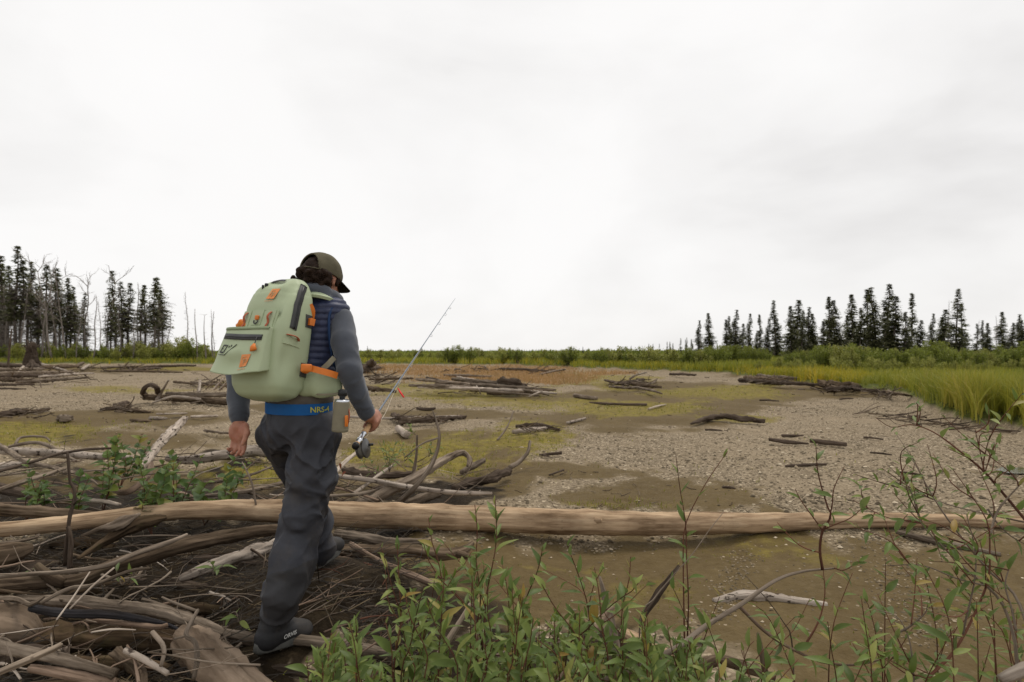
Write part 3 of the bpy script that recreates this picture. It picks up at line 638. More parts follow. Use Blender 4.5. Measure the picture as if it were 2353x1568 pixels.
for px, top in [(1745, 826), (1790, 818), (1775, 835)]:
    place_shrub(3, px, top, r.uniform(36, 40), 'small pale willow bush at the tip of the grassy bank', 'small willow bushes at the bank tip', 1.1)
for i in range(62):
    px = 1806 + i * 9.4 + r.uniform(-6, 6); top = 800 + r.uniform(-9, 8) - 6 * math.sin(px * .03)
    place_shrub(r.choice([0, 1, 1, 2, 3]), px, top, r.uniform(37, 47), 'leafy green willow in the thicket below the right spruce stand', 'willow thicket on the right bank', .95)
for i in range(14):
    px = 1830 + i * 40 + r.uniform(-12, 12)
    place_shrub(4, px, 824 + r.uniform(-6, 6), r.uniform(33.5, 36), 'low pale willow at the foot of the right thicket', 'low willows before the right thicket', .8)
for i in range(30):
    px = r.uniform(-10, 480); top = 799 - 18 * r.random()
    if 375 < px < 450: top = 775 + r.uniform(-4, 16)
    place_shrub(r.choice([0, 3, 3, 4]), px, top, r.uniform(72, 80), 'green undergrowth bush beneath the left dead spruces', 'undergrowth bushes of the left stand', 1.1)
# distant forest line
x, y = scatter(9000, 260, 600, -300, 2700, lambda x, y: np.full_like(x, 1.0), g)
blades('distant_treeline', x, y, np.full(len(x), -.2), g.uniform(1.2, 2.3, len(x)) * (1 + .35 * vnoise(np.stack([x, y], -1), .02, 90)), g.uniform(.8, 1.6, len(x)), M['shrub'], g, .1, None, 'low distant line of scrub and woods on the horizon', 'woods')
# ------------------------------------------------------------------ driftwood
LOGN = [0]
def wpt(p):
    """(x, y, z): centre at height z on the line of sight; (x, y, None, d): at depth d"""
    return G(p[0], p[1], p[2]) if p[2] is not None else P(p[0], p[1], p[3])
def log(name, label, cat, pts, r, mat, group=None, sides=12, rough=.08, stubs=0, flat=1.0, bend=0.0, extra=None, seg=None):
    """r: radii in picture units along pts (list or pair)"""
    LOGN[0] += 1; g = np.random.default_rng(1000 + LOGN[0])
    W = np.array([wpt(p) for p in pts]); rr = np.interp(np.linspace(0, 1, len(W)), np.linspace(0, 1, len(r)), r)
    rad = rr * W[:, 1] / F
    L = np.linalg.norm(np.diff(W, axis=0), axis=1).sum()
    n = seg or int(np.clip(L / .03, 6, 90))
    C = catmull(np.hstack([W, rad[:, None]]), n); c, rad = C[:, :3], np.maximum(C[:, 3], .0012)
    if bend: c = c + bend * rad.mean() * np.stack([vnoise(c, 4 / max(L, .4), LOGN[0]), vnoise(c, 5 / max(L, .4), LOGN[0] + 3), .6 * vnoise(c, 6 / max(L, .4), LOGN[0] + 7)], 1)
    # stand the pieces on the ground rather than in it
    near = (W[:, 1].min() < 7.5 and rr.max() > 7) or (W[:, 1].min() < 30 and rr.max() > 3.5 and mat in ('dark', 'brown', 'grey'))
    if near: sides = max(sides, 30)
    mb = MB(); mb.add(*tube(c, rad, sides, rough, LOGN[0], flat=flat, flute=(.05 if mat == 'log_tan' else .13) if near else 0))
    for _ in range(stubs):
        i = g.integers(1, n - 1); t = c[min(i + 1, n - 1)] - c[i - 1]; t /= np.linalg.norm(t)
        d = g.normal(0, 1, 3); d[2] = abs(d[2]); d -= t * d.dot(t) * .6; d /= np.linalg.norm(d); sl = rad[i] * g.uniform(1.05, 1.25 if mat == 'log_tan' else 2.6)
        mb.add(*tube([c[i], c[i] + d * rad[i] * .9, c[i] + d * sl + t * .3 * sl], [rad[i] * .45, rad[i] * .3, rad[i] * .16], 6, .15, g.integers(99)))
    for e in (extra or []):
        E = np.array([wpt(p) for p in e[0]]); er = np.interp(np.linspace(0, 1, len(E)), np.linspace(0, 1, len(e[1])), e[1]) * E[:, 1] / F
        Cc = catmull(np.hstack([E, er[:, None]]), max(6, 4 * len(E))); mb.add(*tube(Cc[:, :3], np.maximum(Cc[:, 3], .001), 8, rough, LOGN[0] + 5))
    o = ob(name, mb.mesh(name, [M[mat]]))
    return T(o, label, cat, group)

# the long log across the picture
log('fallen_log', 'long bare tan log lying right across the foreground', 'log',
    [(-120, 1226, .3), (0, 1217, .31), (144, 1204, .33), (287, 1187, .34), (430, 1174, .34), (588, 1172, .31), (760, 1181, .27), (1000, 1189, .2), (1300, 1199, .15), (1500, 1203, .13), (1700, 1202, .115), (1900, 1198, .1), (2100, 1196, .1), (2353, 1200, .09), (2650, 1206, .09), (3000, 1212, .08)],
    [17, 17, 18, 19, 21, 25, 29, 30, 29, 27, 24, 19, 16, 14, 13, 11], 'log_tan', sides=36, rough=.035, stubs=5, seg=200)
PILE = 'logs of the left foreground pile'
log('driftwood_log', 'brown log just behind the long log at the left frame edge', 'log', [(-60, 1166, .36), (0, 1171, .36), (120, 1178, .35), (254, 1184, .33)], [17, 15, 12, 6], 'brown', PILE, stubs=2)
log('driftwood_log', 'twisted brown root slab leaning against the long log', 'log', [(180, 1285, .3), (246, 1243, .34), (308, 1208, .4), (350, 1196, .42), (384, 1190, .42)], [5, 14, 22, 20, 7], 'rotten', PILE, flat=.6, rough=.2, sides=16, bend=.3)
log('driftwood_branch', 'grey splintered branch resting on the twisted root', 'branch', [(187, 1231, .36), (235, 1215, .4), (270, 1205, .43), (322, 1181, .46)], [3, 7, 12, 3], 'grey', PILE, rough=.22)
log('driftwood_log', 'sweeping grey brown log running below the long log to the man', 'log', [(-60, 1350, .2), (0, 1347, .22), (110, 1338, .25), (181, 1334, .27), (246, 1308, .3), (349, 1274, .33), (452, 1247, .34), (588, 1222, .33), (650, 1217, .32)], [22, 20, 15, 17, 20, 19, 17, 14, 12], 'brown', PILE, sides=14, extra=[([(150, 1342, .26), (112, 1325, .29), (86, 1300, .33)], [13, 12, 8])])
log('driftwood_branch', 'thin pale branch lying along the sweeping log', 'branch', [(-20, 1327, .3), (70, 1320, .32), (144, 1314, .34), (246, 1298, .37), (308, 1273, .4), (390, 1245, .42), (430, 1228, .42)], [5, 5, 5, 6, 6, 5, 3], 'twig', PILE, rough=.1, bend=.5)
log('driftwood_log', 'pale lichen-covered broken log pointing at the man\'s knee', 'log', [(412, 1331, .26), (450, 1315, .28), (520, 1288, .3), (588, 1266, .3), (640, 1250, .3)], [8, 12, 14, 15, 13], 'birch', PILE, rough=.2)
log('driftwood_log', 'curved tan log ending under the man\'s rear boot', 'log', [(40, 1378, .2), (164, 1384, .22), (287, 1397, .23), (370, 1407, .23), (443, 1430, .22), (513, 1458, .2), (585, 1474, .18)], [9, 15, 16, 16, 16, 15, 15], 'grey', PILE, sides=14, stubs=2)
log('charred_log', 'black charred log lying on the curved tan log', 'log', [(74, 1397, .26), (110, 1405, .27), (164, 1410, .28), (255, 1412, .28), (325, 1423, .27), (380, 1434, .25), (428, 1456, .22)], [10, 10, 10, 10, 8, 4, 3], 'charred', PILE, rough=.06)
log('driftwood_log', 'fat rotten brown log buried below the charred log', 'log', [(40, 1478, .06), (164, 1474, .07), (287, 1473, .07), (430, 1478, .05)], [30, 36, 34, 28], 'rotten', PILE, rough=.18, sides=16)
log('driftwood_log', 'broad brown broken stump end at the left frame edge', 'log', [(-90, 1455, .12), (-20, 1452, .13), (50, 1452, .13), (88, 1462, .11)], [50, 56, 52, 22], 'bark', PILE, rough=.12, sides=16)
log('driftwood_log', 'thick pale brown log end sticking out of the bottom edge', 'log', [(415, 1474, .2), (440, 1484, .21), (520, 1545, .2), (620, 1640, .15)], [26, 44, 48, 48], 'bark', PILE, rough=.1, sides=24)
log('driftwood_log', 'grey log slanting along the bottom left corner', 'log', [(-60, 1478, .25), (0, 1488, .26), (123, 1512, .26), (200, 1530, .25), (266, 1549, .24)], [16, 15, 13, 12, 11], 'grey', PILE, sides=14)
log('driftwood_log', 'reddish cut log near the bottom left corner', 'log', [(70, 1536, .22), (150, 1549, .22), (262, 1574, .2)], [9, 12, 15], 'pink', PILE, sides=14)
log('driftwood_branch', 'grey stick laid across the bottom left logs', 'branch', [(-30, 1556, .3), (8, 1541, .31), (70, 1515, .33), (127, 1489, .34), (140, 1482, .34)], [7, 8, 8, 7, 6], 'grey', PILE, rough=.12, stubs=2)
log('driftwood_log', 'dull fat log poking in from the left frame edge', 'log', [(-80, 1286, .22), (0, 1276, .24), (45, 1266, .25), (76, 1258, .26)], [26, 27, 22, 9], 'brown', PILE)
log('driftwood_branch', 'split plank of driftwood by the left frame edge', 'branch', [(-30, 1252, .3), (40, 1244, .31), (80, 1236, .31), (88, 1228, .32)], [7, 7, 6, 3], 'grey', PILE, flat=.5)
log('driftwood_log', 'brown log at the very bottom of the left pile', 'log', [(20, 1600, .1), (160, 1572, .14), (300, 1580, .12)], [16, 16, 12], 'brown', PILE)
log('driftwood_branch', 'bent knobbly branch standing up in the bottom of the pile', 'branch', [(268, 1498, .24), (290, 1520, .24), (322, 1548, .24), (330, 1600, .24)], [13, 13, 13, 12], 'brown', PILE, rough=.15)
log('driftwood_branch', 'ringed pale stick in the bottom of the pile', 'branch', [(288, 1494, .3), (330, 1515, .29), (385, 1548, .27)], [6, 7, 6], 'birch', PILE, rough=.1)
log('driftwood_branch', 'forked grey twig hooking down past the charred log', 'branch', [(452, 1404, .36), (440, 1430, .35), (428, 1462, .34), (448, 1478, .33), (452, 1520, .3), (445, 1560, .28)], [4, 4, 5, 5, 6, 5], 'twig', PILE, bend=.6, extra=[([(452, 1404, .36), (400, 1385, .38), (372, 1372, .4)], [3, 3, 2]), ([(428, 1462, .34), (400, 1468, .34)], [3, 2])])
log('driftwood_branch', 'second grey twig hanging beside the forked one', 'branch', [(350, 1455, .33), (372, 1478, .33), (378, 1500, .32), (370, 1530, .3)], [5, 5, 5, 4], 'twig', PILE, bend=.6)
log('driftwood_branch', 'reddish branch lying below the charred log', 'branch', [(200, 1425, .22), (290, 1433, .24), (360, 1442, .25), (385, 1436, .26)], [5, 6, 6, 5], 'pink', PILE)
log('driftwood_branch', 'split pale splinter on the rotten log', 'branch', [(210, 1453, .24), (260, 1446, .25), (312, 1448, .25)], [3, 4, 2], 'pale', PILE, flat=.5)
log('driftwood_branch', 'long grey twig crossing above the charred log', 'branch', [(95, 1385, .3), (160, 1352, .35), (215, 1345, .38), (300, 1312, .42), (345, 1306, .42)], [4, 5, 5, 4, 3], 'grey', PILE, bend=.5)
log('driftwood_branch', 'knobbly grey stick at the left edge above the stump end', 'branch', [(-20, 1372, .28), (40, 1376, .29), (70, 1388, .29), (100, 1370, .31)], [5, 5, 5, 4], 'grey', PILE, rough=.16, bend=.5)
log('driftwood_branch', 'pair of thin straight stalks slanting over the curved log', 'branch', [(130, 1425, .36), (170, 1370, .42), (206, 1315, .46)], [2, 2, 1.5], 'pale', PILE, rough=.03)
log('driftwood_branch', 'pale straw stalk leaning over the curved log', 'branch', [(160, 1400, .36), (215, 1345, .44), (262, 1305, .48)], [2, 2.4, 2], 'pale', PILE, rough=.03)
log('dead_shoot', 'upright crooked grey stick standing before the long log', 'branch', [(150, 1300, None, 3.72), (153, 1260, None, 3.72), (157, 1210, None, 3.73), (168, 1160, None, 3.76), (170, 1125, None, 3.76), (162, 1110, None, 3.76), (156, 1060, None, 3.76), (154, 1040, None, 3.76)], [4.5, 4, 4, 3.5, 3, 3, 3, 2], 'dark', rough=.25, bend=.4, extra=[([(157, 1210, None, 3.73), (163, 1250, None, 3.7), (160, 1310, None, 3.66)], [4, 5, 5]), ([(168, 1160, None, 3.76), (178, 1150, None, 3.72)], [3, 1])])
# logs beyond the long log, left
BEY = 'pale logs behind the left bushes'
log('birch_log', 'white birch log lying far left behind the bushes', 'log', [(-60, 1032, .22), (12, 1036, .22), (123, 1042, .22), (190, 1047, .2), (300, 1052, .18)], [9, 9, 10, 9, 7], 'birch', BEY)
log('birch_log', 'short pale birch log cut off by the left frame edge', 'log', [(-60, 1080, .22), (0, 1073, .23), (41, 1069, .24), (90, 1066, .24)], [9, 9, 9, 7], 'birch', BEY)
log('birch_log', 'spotted birch trunk leaning up out of the bushes', 'log', [(425, 962, None, 8.0), (398, 990, None, 7.4), (369, 1018, None, 6.9), (345, 1050, None, 6.4), (325, 1085, None, 6.0)], [7, 10, 10, 9, 8], 'birch', BEY, rough=.12)
log('birch_log', 'peeling birch log lying behind the man\'s hanging hand', 'log', [(385, 1054, .16), (440, 1056, .16), (500, 1048, .16), (560, 1040, .17), (600, 1037, .17), (660, 1042, .15)], [8, 10, 12, 13, 14, 12], 'birch', BEY, rough=.16, stubs=2)
log('driftwood_branch', 'arched grey branch over the left birch log', 'branch', [(0, 1034, .25), (41, 1022, .3), (82, 1017, .33), (115, 1026, .3), (140, 1042, .22), (175, 1060, .2)], [3, 4, 4, 4, 4, 3], 'twig', BEY, bend=.3, extra=[([(35, 1020, .3), (50, 1005, .36), (100, 1004, .36), (115, 1014, .32)], [3, 3, 2.5, 2])])
log('driftwood_branch', 'grey branch crossing down in front of the left birch logs', 'branch', [(-10, 1020, .32), (30, 1045, .3), (60, 1062, .28), (140, 1080, .26), (200, 1098, .24), (230, 1118, .2)], [5, 6, 6, 4, 3, 2], 'grey', BEY, bend=.4)
log('driftwood_branch', 'dark thin branch running through the left bushes', 'branch', [(-10, 1085, .34), (80, 1060, .38), (140, 1042, .4), (220, 1032, .42), (300, 1030, .42)], [4, 3.5, 3, 3, 2], 'dark', BEY, bend=.4)
log('driftwood_branch', 'worn grey branch left of the bushes', 'branch', [(0, 1125, .32), (60, 1105, .34), (110, 1090, .36), (150, 1076, .38)], [5, 6, 5, 4], 'grey', BEY)
log('driftwood_log', 'dark weathered log at the left edge behind the brown log', 'log', [(-30, 1120, .2), (0, 1122, .2), (60, 1136, .2), (105, 1146, .18)], [14, 13, 10, 8], 'dark', BEY)
log('driftwood_branch', 'pinkish branch stub behind the long log', 'branch', [(408, 1133, .3), (430, 1143, .3), (462, 1158, .3)], [6, 9, 9], 'pink', BEY)
log('driftwood_branch', 'pink peeled branch inside the left bushes', 'branch', [(335, 1030, .36), (345, 1080, .36), (300, 1128, .34), (255, 1130, .3)], [4, 7, 7, 6], 'pink', BEY)
log('driftwood_branch', 'pale stick lying just behind the long log', 'branch', [(190, 1150, .32), (240, 1153, .32), (275, 1160, .32)], [5, 5, 4], 'pale', BEY)
log('driftwood_branch', 'thin bent sapling stem rising behind the long log near the man', 'branch', [(588, 1160, None, 4.6), (580, 1115, None, 4.6), (566, 1080, None, 4.62), (556, 1062, None, 4.64)], [2.4, 2.3, 2, 1.3], 'twig', BEY, rough=.05, extra=[([(566, 1080, None, 4.62), (585, 1062, None, 4.6), (602, 1050, None, 4.6)], [1.8, 1.4, 1])])
log('driftwood_branch', 'long thin grey stick between bushes and man', 'branch', [(440, 1112, .24), (520, 1104, .25), (580, 1090, .26), (625, 1072, .26)], [3, 3, 3, 2], 'twig', BEY)
log('driftwood_branch', 'curved grey stick low behind the man', 'branch', [(470, 1140, .22), (560, 1130, .22), (640, 1112, .22), (680, 1098, .22)], [4, 5, 5, 4], 'grey', BEY)
# right of the man
RT = 'driftwood right of the man'
log('driftwood_log', 'smooth log just behind the stepping boot', 'log', [(770, 1226, .3), (830, 1234, .28), (904, 1247, .25), (985, 1246, .23)], [10, 11, 11, 8], 'grey', RT)
log('driftwood_log', 'root-ended brown log below the long log', 'log', [(770, 1262, .26), (850, 1268, .24), (940, 1265, .22), (1010, 1274, .2), (1060, 1268, .2), (1086, 1248, .22)], [13, 15, 15, 14, 12, 5], 'brown', RT, sides=14, extra=[([(1050, 1272, .2), (1075, 1280, .18), (1092, 1290, .14)], [10, 7, 4])])
log('driftwood_branch', 'straight brown stick slanting down toward the willows', 'branch', [(805, 1250, .32), (881, 1295, .28), (960, 1328, .22), (1010, 1350, .18)], [6, 7, 8, 7], 'pink', RT, rough=.06)
log('driftwood_log', 'pale log running from the rear boot into the willows', 'log', [(660, 1470, .2), (746, 1478, .2), (836, 1494, .18), (930, 1517, .15), (1010, 1545, .12)], [12, 13, 14, 15, 15], 'grey', RT, sides=14)
log('driftwood_branch', 'white bare pole lying in front of the branch tangle', 'branch', [(755, 1092, .3), (853, 1104, .28), (981, 1126, .22), (1060, 1133, .18), (1130, 1134, .15)], [5, 6, 6, 5.5, 4], 'birch', RT, rough=.06, stubs=3)
log('driftwood_branch', 'thick grey branch bowing up and over in the tangle', 'branch', [(820, 1158, .1), (860, 1146, .13), (901, 1124, .2), (956, 1097, .28), (1013, 1062, .36), (1046, 1045, .38), (1065, 1041, .38), (1077, 1052, .34), (1074, 1072, .26)], [12, 12, 13, 12, 10, 8, 7, 5, 3], 'grey', RT, stubs=1)
log('driftwood_branch', 'tall thin grey branch curving up from the tangle', 'branch', [(905, 1165, .05), (917, 1156, .08), (949, 1126, None, 5.6), (981, 1087, None, 5.7), (1001, 1048, None, 5.8), (1010, 1006, None, 5.85), (1004, 971, None, 5.9), (994, 942, None, 5.9)], [7, 7, 6, 5, 4.5, 3.5, 2.5, 1.2], 'twig', RT, bend=.3, extra=[([(1010, 1006, None, 5.85), (970, 1020, None, 5.8), (930, 1052, None, 5.7)], [2.5, 2, 1.5]), ([(1004, 985, None, 5.9), (1015, 965, None, 5.9)], [1.6, .8])])
log('driftwood_log', 'stout grey log end under the white pole', 'log', [(925, 1165, .06), (965, 1148, .1), (1010, 1132, .12)], [11, 12, 10], 'grey', RT)
log('driftwood_branch', 'short forked log beyond the bowed branch', 'branch', [(1060, 1086, .07), (1084, 1073, .1), (1112, 1058, .12)], [6, 8, 6], 'grey', RT, extra=[([(1084, 1073, .1), (1080, 1050, .2)], [6, 4])])
log('driftwood_branch', 'curved upright stick at the gravel edge', 'branch', [(1172, 1075, .05), (1195, 1060, .1), (1212, 1040, .2), (1218, 1014, .32)], [6, 5, 4, 3], 'twig', RT)
log('driftwood_branch', 'slender pale twig rising from the mud beyond the tangle', 'branch', [(1143, 1012, .02), (1165, 982, .2), (1180, 945, .46)], [2.5, 2, 1.4], 'twig', RT)
log('driftwood_branch', 'bent pale stick beside the fishing reel', 'branch', [(755, 1110, .3), (770, 1088, .34), (795, 1060, .38), (825, 1036, .42)], [5, 5, 5, 4], 'pale', RT)
log('driftwood_log', 'muddy dark root half sunk at the gravel edge', 'log', [(1040, 1124, .05), (1085, 1108, .08), (1130, 1098, .1), (1172, 1082, .08)], [7, 10, 12, 8], 'dark', RT, rough=.25)
log('driftwood_branch', 'thin straight twig crossing the tangle', 'branch', [(811, 1136, .2), (885, 1082, .28), (906, 1068, .3)], [4, 3.5, 2.5], 'pale', RT)
log('driftwood_branch', 'upright grey twig inside the tangle', 'branch', [(950, 1086, None, 6.0), (957, 1045, None, 6.0), (958, 1000, None, 6.0)], [4, 3, 2], 'twig', RT)
log('driftwood_branch', 'low twig bundle lying left of the tangle', 'branch', [(755, 1140, .22), (830, 1135, .2), (890, 1118, .2)], [3, 4, 3], 'twig', RT)
log('driftwood_branch', 'reddish twig low behind the long log', 'branch', [(740, 1116, .26), (800, 1128, .22), (870, 1150, .14)], [3, 3, 2], 'pink', RT)
log('driftwood_log', 'dark rotten stub beneath the white pole', 'log', [(790, 1080, .2), (830, 1090, .18), (900, 1092, .16), (950, 1088, .14)], [8, 10, 8, 5], 'dark', RT, rough=.2)
log('driftwood_log', 'short pale log chunk beyond the reel', 'log', [(915, 985, .08), (935, 1000, .08)], [8, 9], 'pale', RT)
# on the gravel flat
FL = 'driftwood pieces on the gravel flat'
log('driftwood_log', 'dark bent log lying alone on the right gravel', 'log', [(1588, 974, .06), (1625, 962, .1), (1665, 957, .12), (1710, 963, .1), (1758, 968, .07)], [3, 8, 8, 9, 6], 'dark', FL, rough=.16, sides=16, stubs=4, flat=.8)
log('driftwood_branch', 'dark stick right of the pair on the gravel', 'branch', [(1862, 1013, .05), (1900, 1017, .05), (1945, 1022, .05)], [5, 6, 5], 'dark', FL)
log('driftwood_branch', 'dark stick left of the pair on the gravel', 'branch', [(1768, 1010, .05), (1810, 1016, .05), (1858, 1020, .03)], [4, 5, 2], 'dark', FL)
log('driftwood_branch', 'short dark bark strip above the pair of sticks', 'branch', [(1796, 1001, .03), (1846, 1002, .03)], [3, 3], 'dark', FL)
log('driftwood_branch', 'thin dark stick low on the open gravel', 'branch', [(1805, 1072, .02), (1850, 1069, .03), (1898, 1067, .02)], [3, 4, 3], 'dark', FL)
log('driftwood_branch', 'straight dark pole lying on the mid gravel', 'branch', [(1355, 926, .03), (1420, 929, .05), (1486, 930, .03)], [3, 3, 3], 'dark', FL)
log('driftwood_branch', 'small white stick lying on the olive mud', 'branch', [(1303, 972, .03), (1345, 962, .05)], [3, 3], 'birch', FL)
log('driftwood_log', 'pale broken log with dark debris on the mid flat', 'log', [(1178, 993, .05), (1215, 988, .07), (1255, 984, .06)], [5, 6, 4], 'pale', FL, rough=.15)
log('driftwood_log', 'dark crumbling log behind the pale broken one', 'log', [(1185, 980, .05), (1235, 978, .08), (1285, 988, .05)], [3, 6, 4], 'dark', FL, rough=.25)
log('driftwood_log', 'short grey log lying beyond the mud bar', 'log', [(1320, 909, .1), (1345, 913, .1), (1372, 916, .1)], [5, 5, 4], 'grey', FL)
log('driftwood_branch', 'long thin pole with dark roots beyond the fisherman\'s hand', 'branch', [(800, 958, .06), (900, 962, .08), (960, 960, .08), (1060, 957, .06)], [3, 3, 3.5, 3], 'pale', FL)
log('driftwood_log', 'dark rooty log lying on the gravel band right of the hand', 'log', [(900, 952, .1), (930, 966, .1), (985, 966, .08), (1070, 958, .05)], [4, 8, 6, 4], 'dark', FL, rough=.3)
log('driftwood_branch', 'dark short stick on the left gravel beyond the hand', 'branch', [(958, 939, .04), (985, 941, .04), (1000, 938, .03)], [3, 4, 2], 'dark', FL)
log('driftwood_branch', 'small dark twig lying on the wet mud tongue', 'branch', [(1262, 1092, .02), (1295, 1080, .03)], [2, 2.5], 'dark', FL)
log('driftwood_branch', 'dark stick at the tip of the mud tongue', 'branch', [(1245, 1046, .03), (1290, 1041, .04)], [3, 4], 'dark', FL)
log('driftwood_branch', 'pale crooked twig lying beyond the dark bent log', 'branch', [(1490, 940, .03), (1510, 934, .05), (1530, 930, .03)], [2, 2.5, 1.5], 'pale', FL)
log('driftwood_branch', 'curved bleached branch on the far gravel crest', 'branch', [(1447, 870, .1), (1462, 862, .35), (1486, 856, .5)], [2, 2, 1.5], 'birch', FL)
for k, (x0, y0, x1, y1, r_, mt, lb) in enumerate([(2085, 958, 2130, 960, 3, 'dark', 'dark twig at the start of the debris line under the right grass'), (1930, 918, 1960, 916, 2, 'dark', 'small dark twig on the pale right gravel'), (1745, 920, 1790, 922, 2, 'dark', 'thin dark twig on the middle gravel crest'), (2060, 1085, 2120, 1092, 2.5, 'dark', 'dark twig half hidden behind the right willow leaves'), (1620, 988, 1660, 990, 2, 'dark', 'short twig below the dark bent log'), (1240, 1045, 1262, 1050, 2, 'dark', 'tiny twig near the curved upright stick'), (1660, 1120, 1690, 1124, 3, 'dark', 'small dark chip on the near gravel'), (2000, 1040, 2050, 1046, 2, 'dark', 'thin stick right of the pair on the gravel'), (1985, 1005, 2030, 1010, 2, 'dark', 'thin dark twig on the gravel near the right willow tips')]):
    log('driftwood_branch', lb, 'branch', [(x0, y0, .02), ((x0 + x1) / 2, (y0 + y1) / 2 - 1, .03), (x1, y1, .02)], [r_, r_, r_ * .7], mt, FL, rough=.2)
# far pile in the middle
CP = 'logs of the driftwood pile in the middle distance'
gg = random.Random(9)
cl = [(955, 872, 1120, 889, 4.5, 'grey'), (940, 886, 1130, 893, 4.5, 'grey'), (960, 890, 1200, 899, 4, 'pale'), (1040, 872, 1190, 888, 5.5, 'grey'), (1010, 880, 1278, 897, 4, 'grey'), (1100, 893, 1280, 905, 4, 'pale'), (1150, 902, 1272, 897, 3.5, 'brown'), (1080, 898, 1240, 910, 3, 'grey'), (1050, 866, 1190, 893, 2.5, 'birch'), (980, 868, 1030, 880, 3, 'dark'), (1120, 905, 1270, 903, 4, 'brown'), (1170, 890, 1262, 908, 3, 'grey'), (1105, 906, 1092, 882, 2, 'pale'), (1215, 912, 1250, 898, 2, 'pale'), (1000, 884, 1080, 886, 5, 'brown')]
desc = ['first and topmost at the left end', 'lowest pole at the left end', 'long pale pole through the middle', 'thick grey log on top', 'longest grey log across the pile', 'pale pole at the right end', 'brown log at the right end', 'grey pole along the front', 'thin white stick lying over the top', 'short dark stick at the upper left', 'brown front log at the right', 'slanting grey stick at the right', 'upright pale stick in the middle', 'small pale prop stick at the right end', 'short brown log in the left half']
for (x0, y0, x1, y1, r_, mt), ds in zip(cl, desc):
    z0 = .1 + max(0, (905 - y0)) * .012; z1 = .1 + max(0, (905 - y1)) * .012
    log('driftwood_log', f'pile in the middle distance: {ds}', 'log', [(x0, y0, z0), ((x0 + x1) / 2, (y0 + y1) / 2 - 1, (z0 + z1) / 2 + .05), (x1, y1, z1)], [r_ * .7, r_, r_ * .6], mt, CP, rough=.15, sides=8, bend=.4)
log('root_mass', 'dark root ball on the middle driftwood pile', 'log', [(1135, 888, .3), (1160, 880, .45), (1185, 882, .42), (1210, 888, .3)], [6, 11, 11, 4], 'dark', CP, rough=.4, sides=12)
BT = 'branch tangle on the right of the flat'
for (x0, y0, xm, ym, x1, y1, r_, mt, lb) in [(1390, 874, 1420, 880, 1470, 884, 3, 'dark', 'dark stick at the left of the far branch tangle'), (1415, 882, 1450, 879, 1480, 872, 5, 'dark', 'knotted dark root in the far branch tangle'), (1440, 880, 1480, 886, 1520, 890, 4, 'brown', 'brown branch in the far branch tangle'), (1462, 890, 1500, 898, 1522, 905, 3, 'grey', 'grey stick trailing off the far branch tangle'), (1480, 884, 1500, 880, 1510, 872, 2, 'grey', 'thin upright prong of the far branch tangle'), (1400, 889, 1440, 891, 1470, 890, 3, 'grey', 'grey stick along the front of the far branch tangle')]:
    log('driftwood_branch', lb, 'branch', [(x0, y0, .15), (xm, ym, .2), (x1, y1, .12)], [r_ * .8, r_, r_ * .6], mt, BT, rough=.25, sides=8)
# left middle ground
LM = 'driftwood of the left middle ground'
log('driftwood_log', 'long dark log behind the man\'s left forearm', 'log', [(331, 914, .12), (400, 915, .14), (470, 920, .14), (560, 928, .12)], [6, 8, 8, 8], 'brown', LM)
log('driftwood_log', 'grey upper log of the pair behind the man\'s left forearm', 'log', [(384, 905, .25), (450, 908, .24), (560, 906, .22)], [5, 6, 6], 'grey', LM)
log('driftwood_branch', 'dark root curling into a ring on the left gravel', 'branch', [(345, 915, .1), (330, 905, .25), (332, 892, .45), (345, 885, .55), (358, 890, .5), (365, 905, .25)], [7, 6, 5, 5, 6, 6], 'dark', LM, rough=.12)
log('driftwood_branch', 'pale forked prong beside the curled root', 'branch', [(360, 920, .1), (372, 900, .35), (387, 874, .75)], [4, 3, 2], 'pale', LM)
log('driftwood_branch', 'pale stick crossing in front of the curled root', 'branch', [(350, 926, .1), (400, 912, .25), (460, 918, .2)], [2, 3, 3], 'pale', LM)
for lb, a in [('pale short prong left of the pack, standing on the gravel', (456, 905, 460, 875, 4, 'birch')), ('white stick leaning beside the backpack base', (492, 895, 512, 872, 3, 'birch')), ('second white stick leaning beside the backpack base', (505, 896, 522, 878, 3, 'birch')), ('grey log beside the pocket bottom', (440, 880, 520, 886, 4, 'grey')), ('dull log just left of the pack', (400, 878, 470, 884, 3, 'brown'))]:
    x0, y0, x1, y1, r_, mt = a; log('driftwood_branch', lb, 'branch', [(x0, y0, .1), (x1, y1, .12 if abs(x1 - x0) > 40 else .5)], [r_, r_ * .7], mt, LM, rough=.15, sides=8)
for lb, a in [('dark log at the left edge of the gravel', (-20, 958, 60, 944, 8, 'dark')), ('thin dark log beside the left-edge log', (50, 950, 112, 940, 4, 'dark')), ('stubby round log chunk on the left moss', (138, 962, 160, 962, 9, 'grey')), ('dark debris log on the left gravel', (232, 944, 300, 932, 5, 'dark')), ('brown chip log by the dark debris log', (270, 940, 345, 948, 4, 'brown')), ('dark spiky root chunk on the left gravel', (262, 934, 292, 926, 6, 'dark')), ('white short stick on the mud near the birches', (345, 961, 382, 962, 4, 'birch')), ('thin pale stick on the mud by the man', (360, 952, 430, 950, 2, 'pale')), ('low brown stick on the mud', (300, 966, 348, 968, 3, 'brown')), ('small pale stick left of the hanging hand', (440, 958, 500, 956, 3, 'pale')), ('fallen grey stick behind the hanging hand', (470, 990, 530, 996, 3, 'grey'))]:
    x0, y0, x1, y1, r_, mt = a; log('driftwood_branch', lb, 'branch', [(x0, y0, .05), ((x0 + x1) / 2, (y0 + y1) / 2, .08), (x1, y1, .05)], [r_, r_, r_ * .8], mt, LM, rough=.22, sides=10)
LP = 'logs of the jam at the far left'
cnt = 0
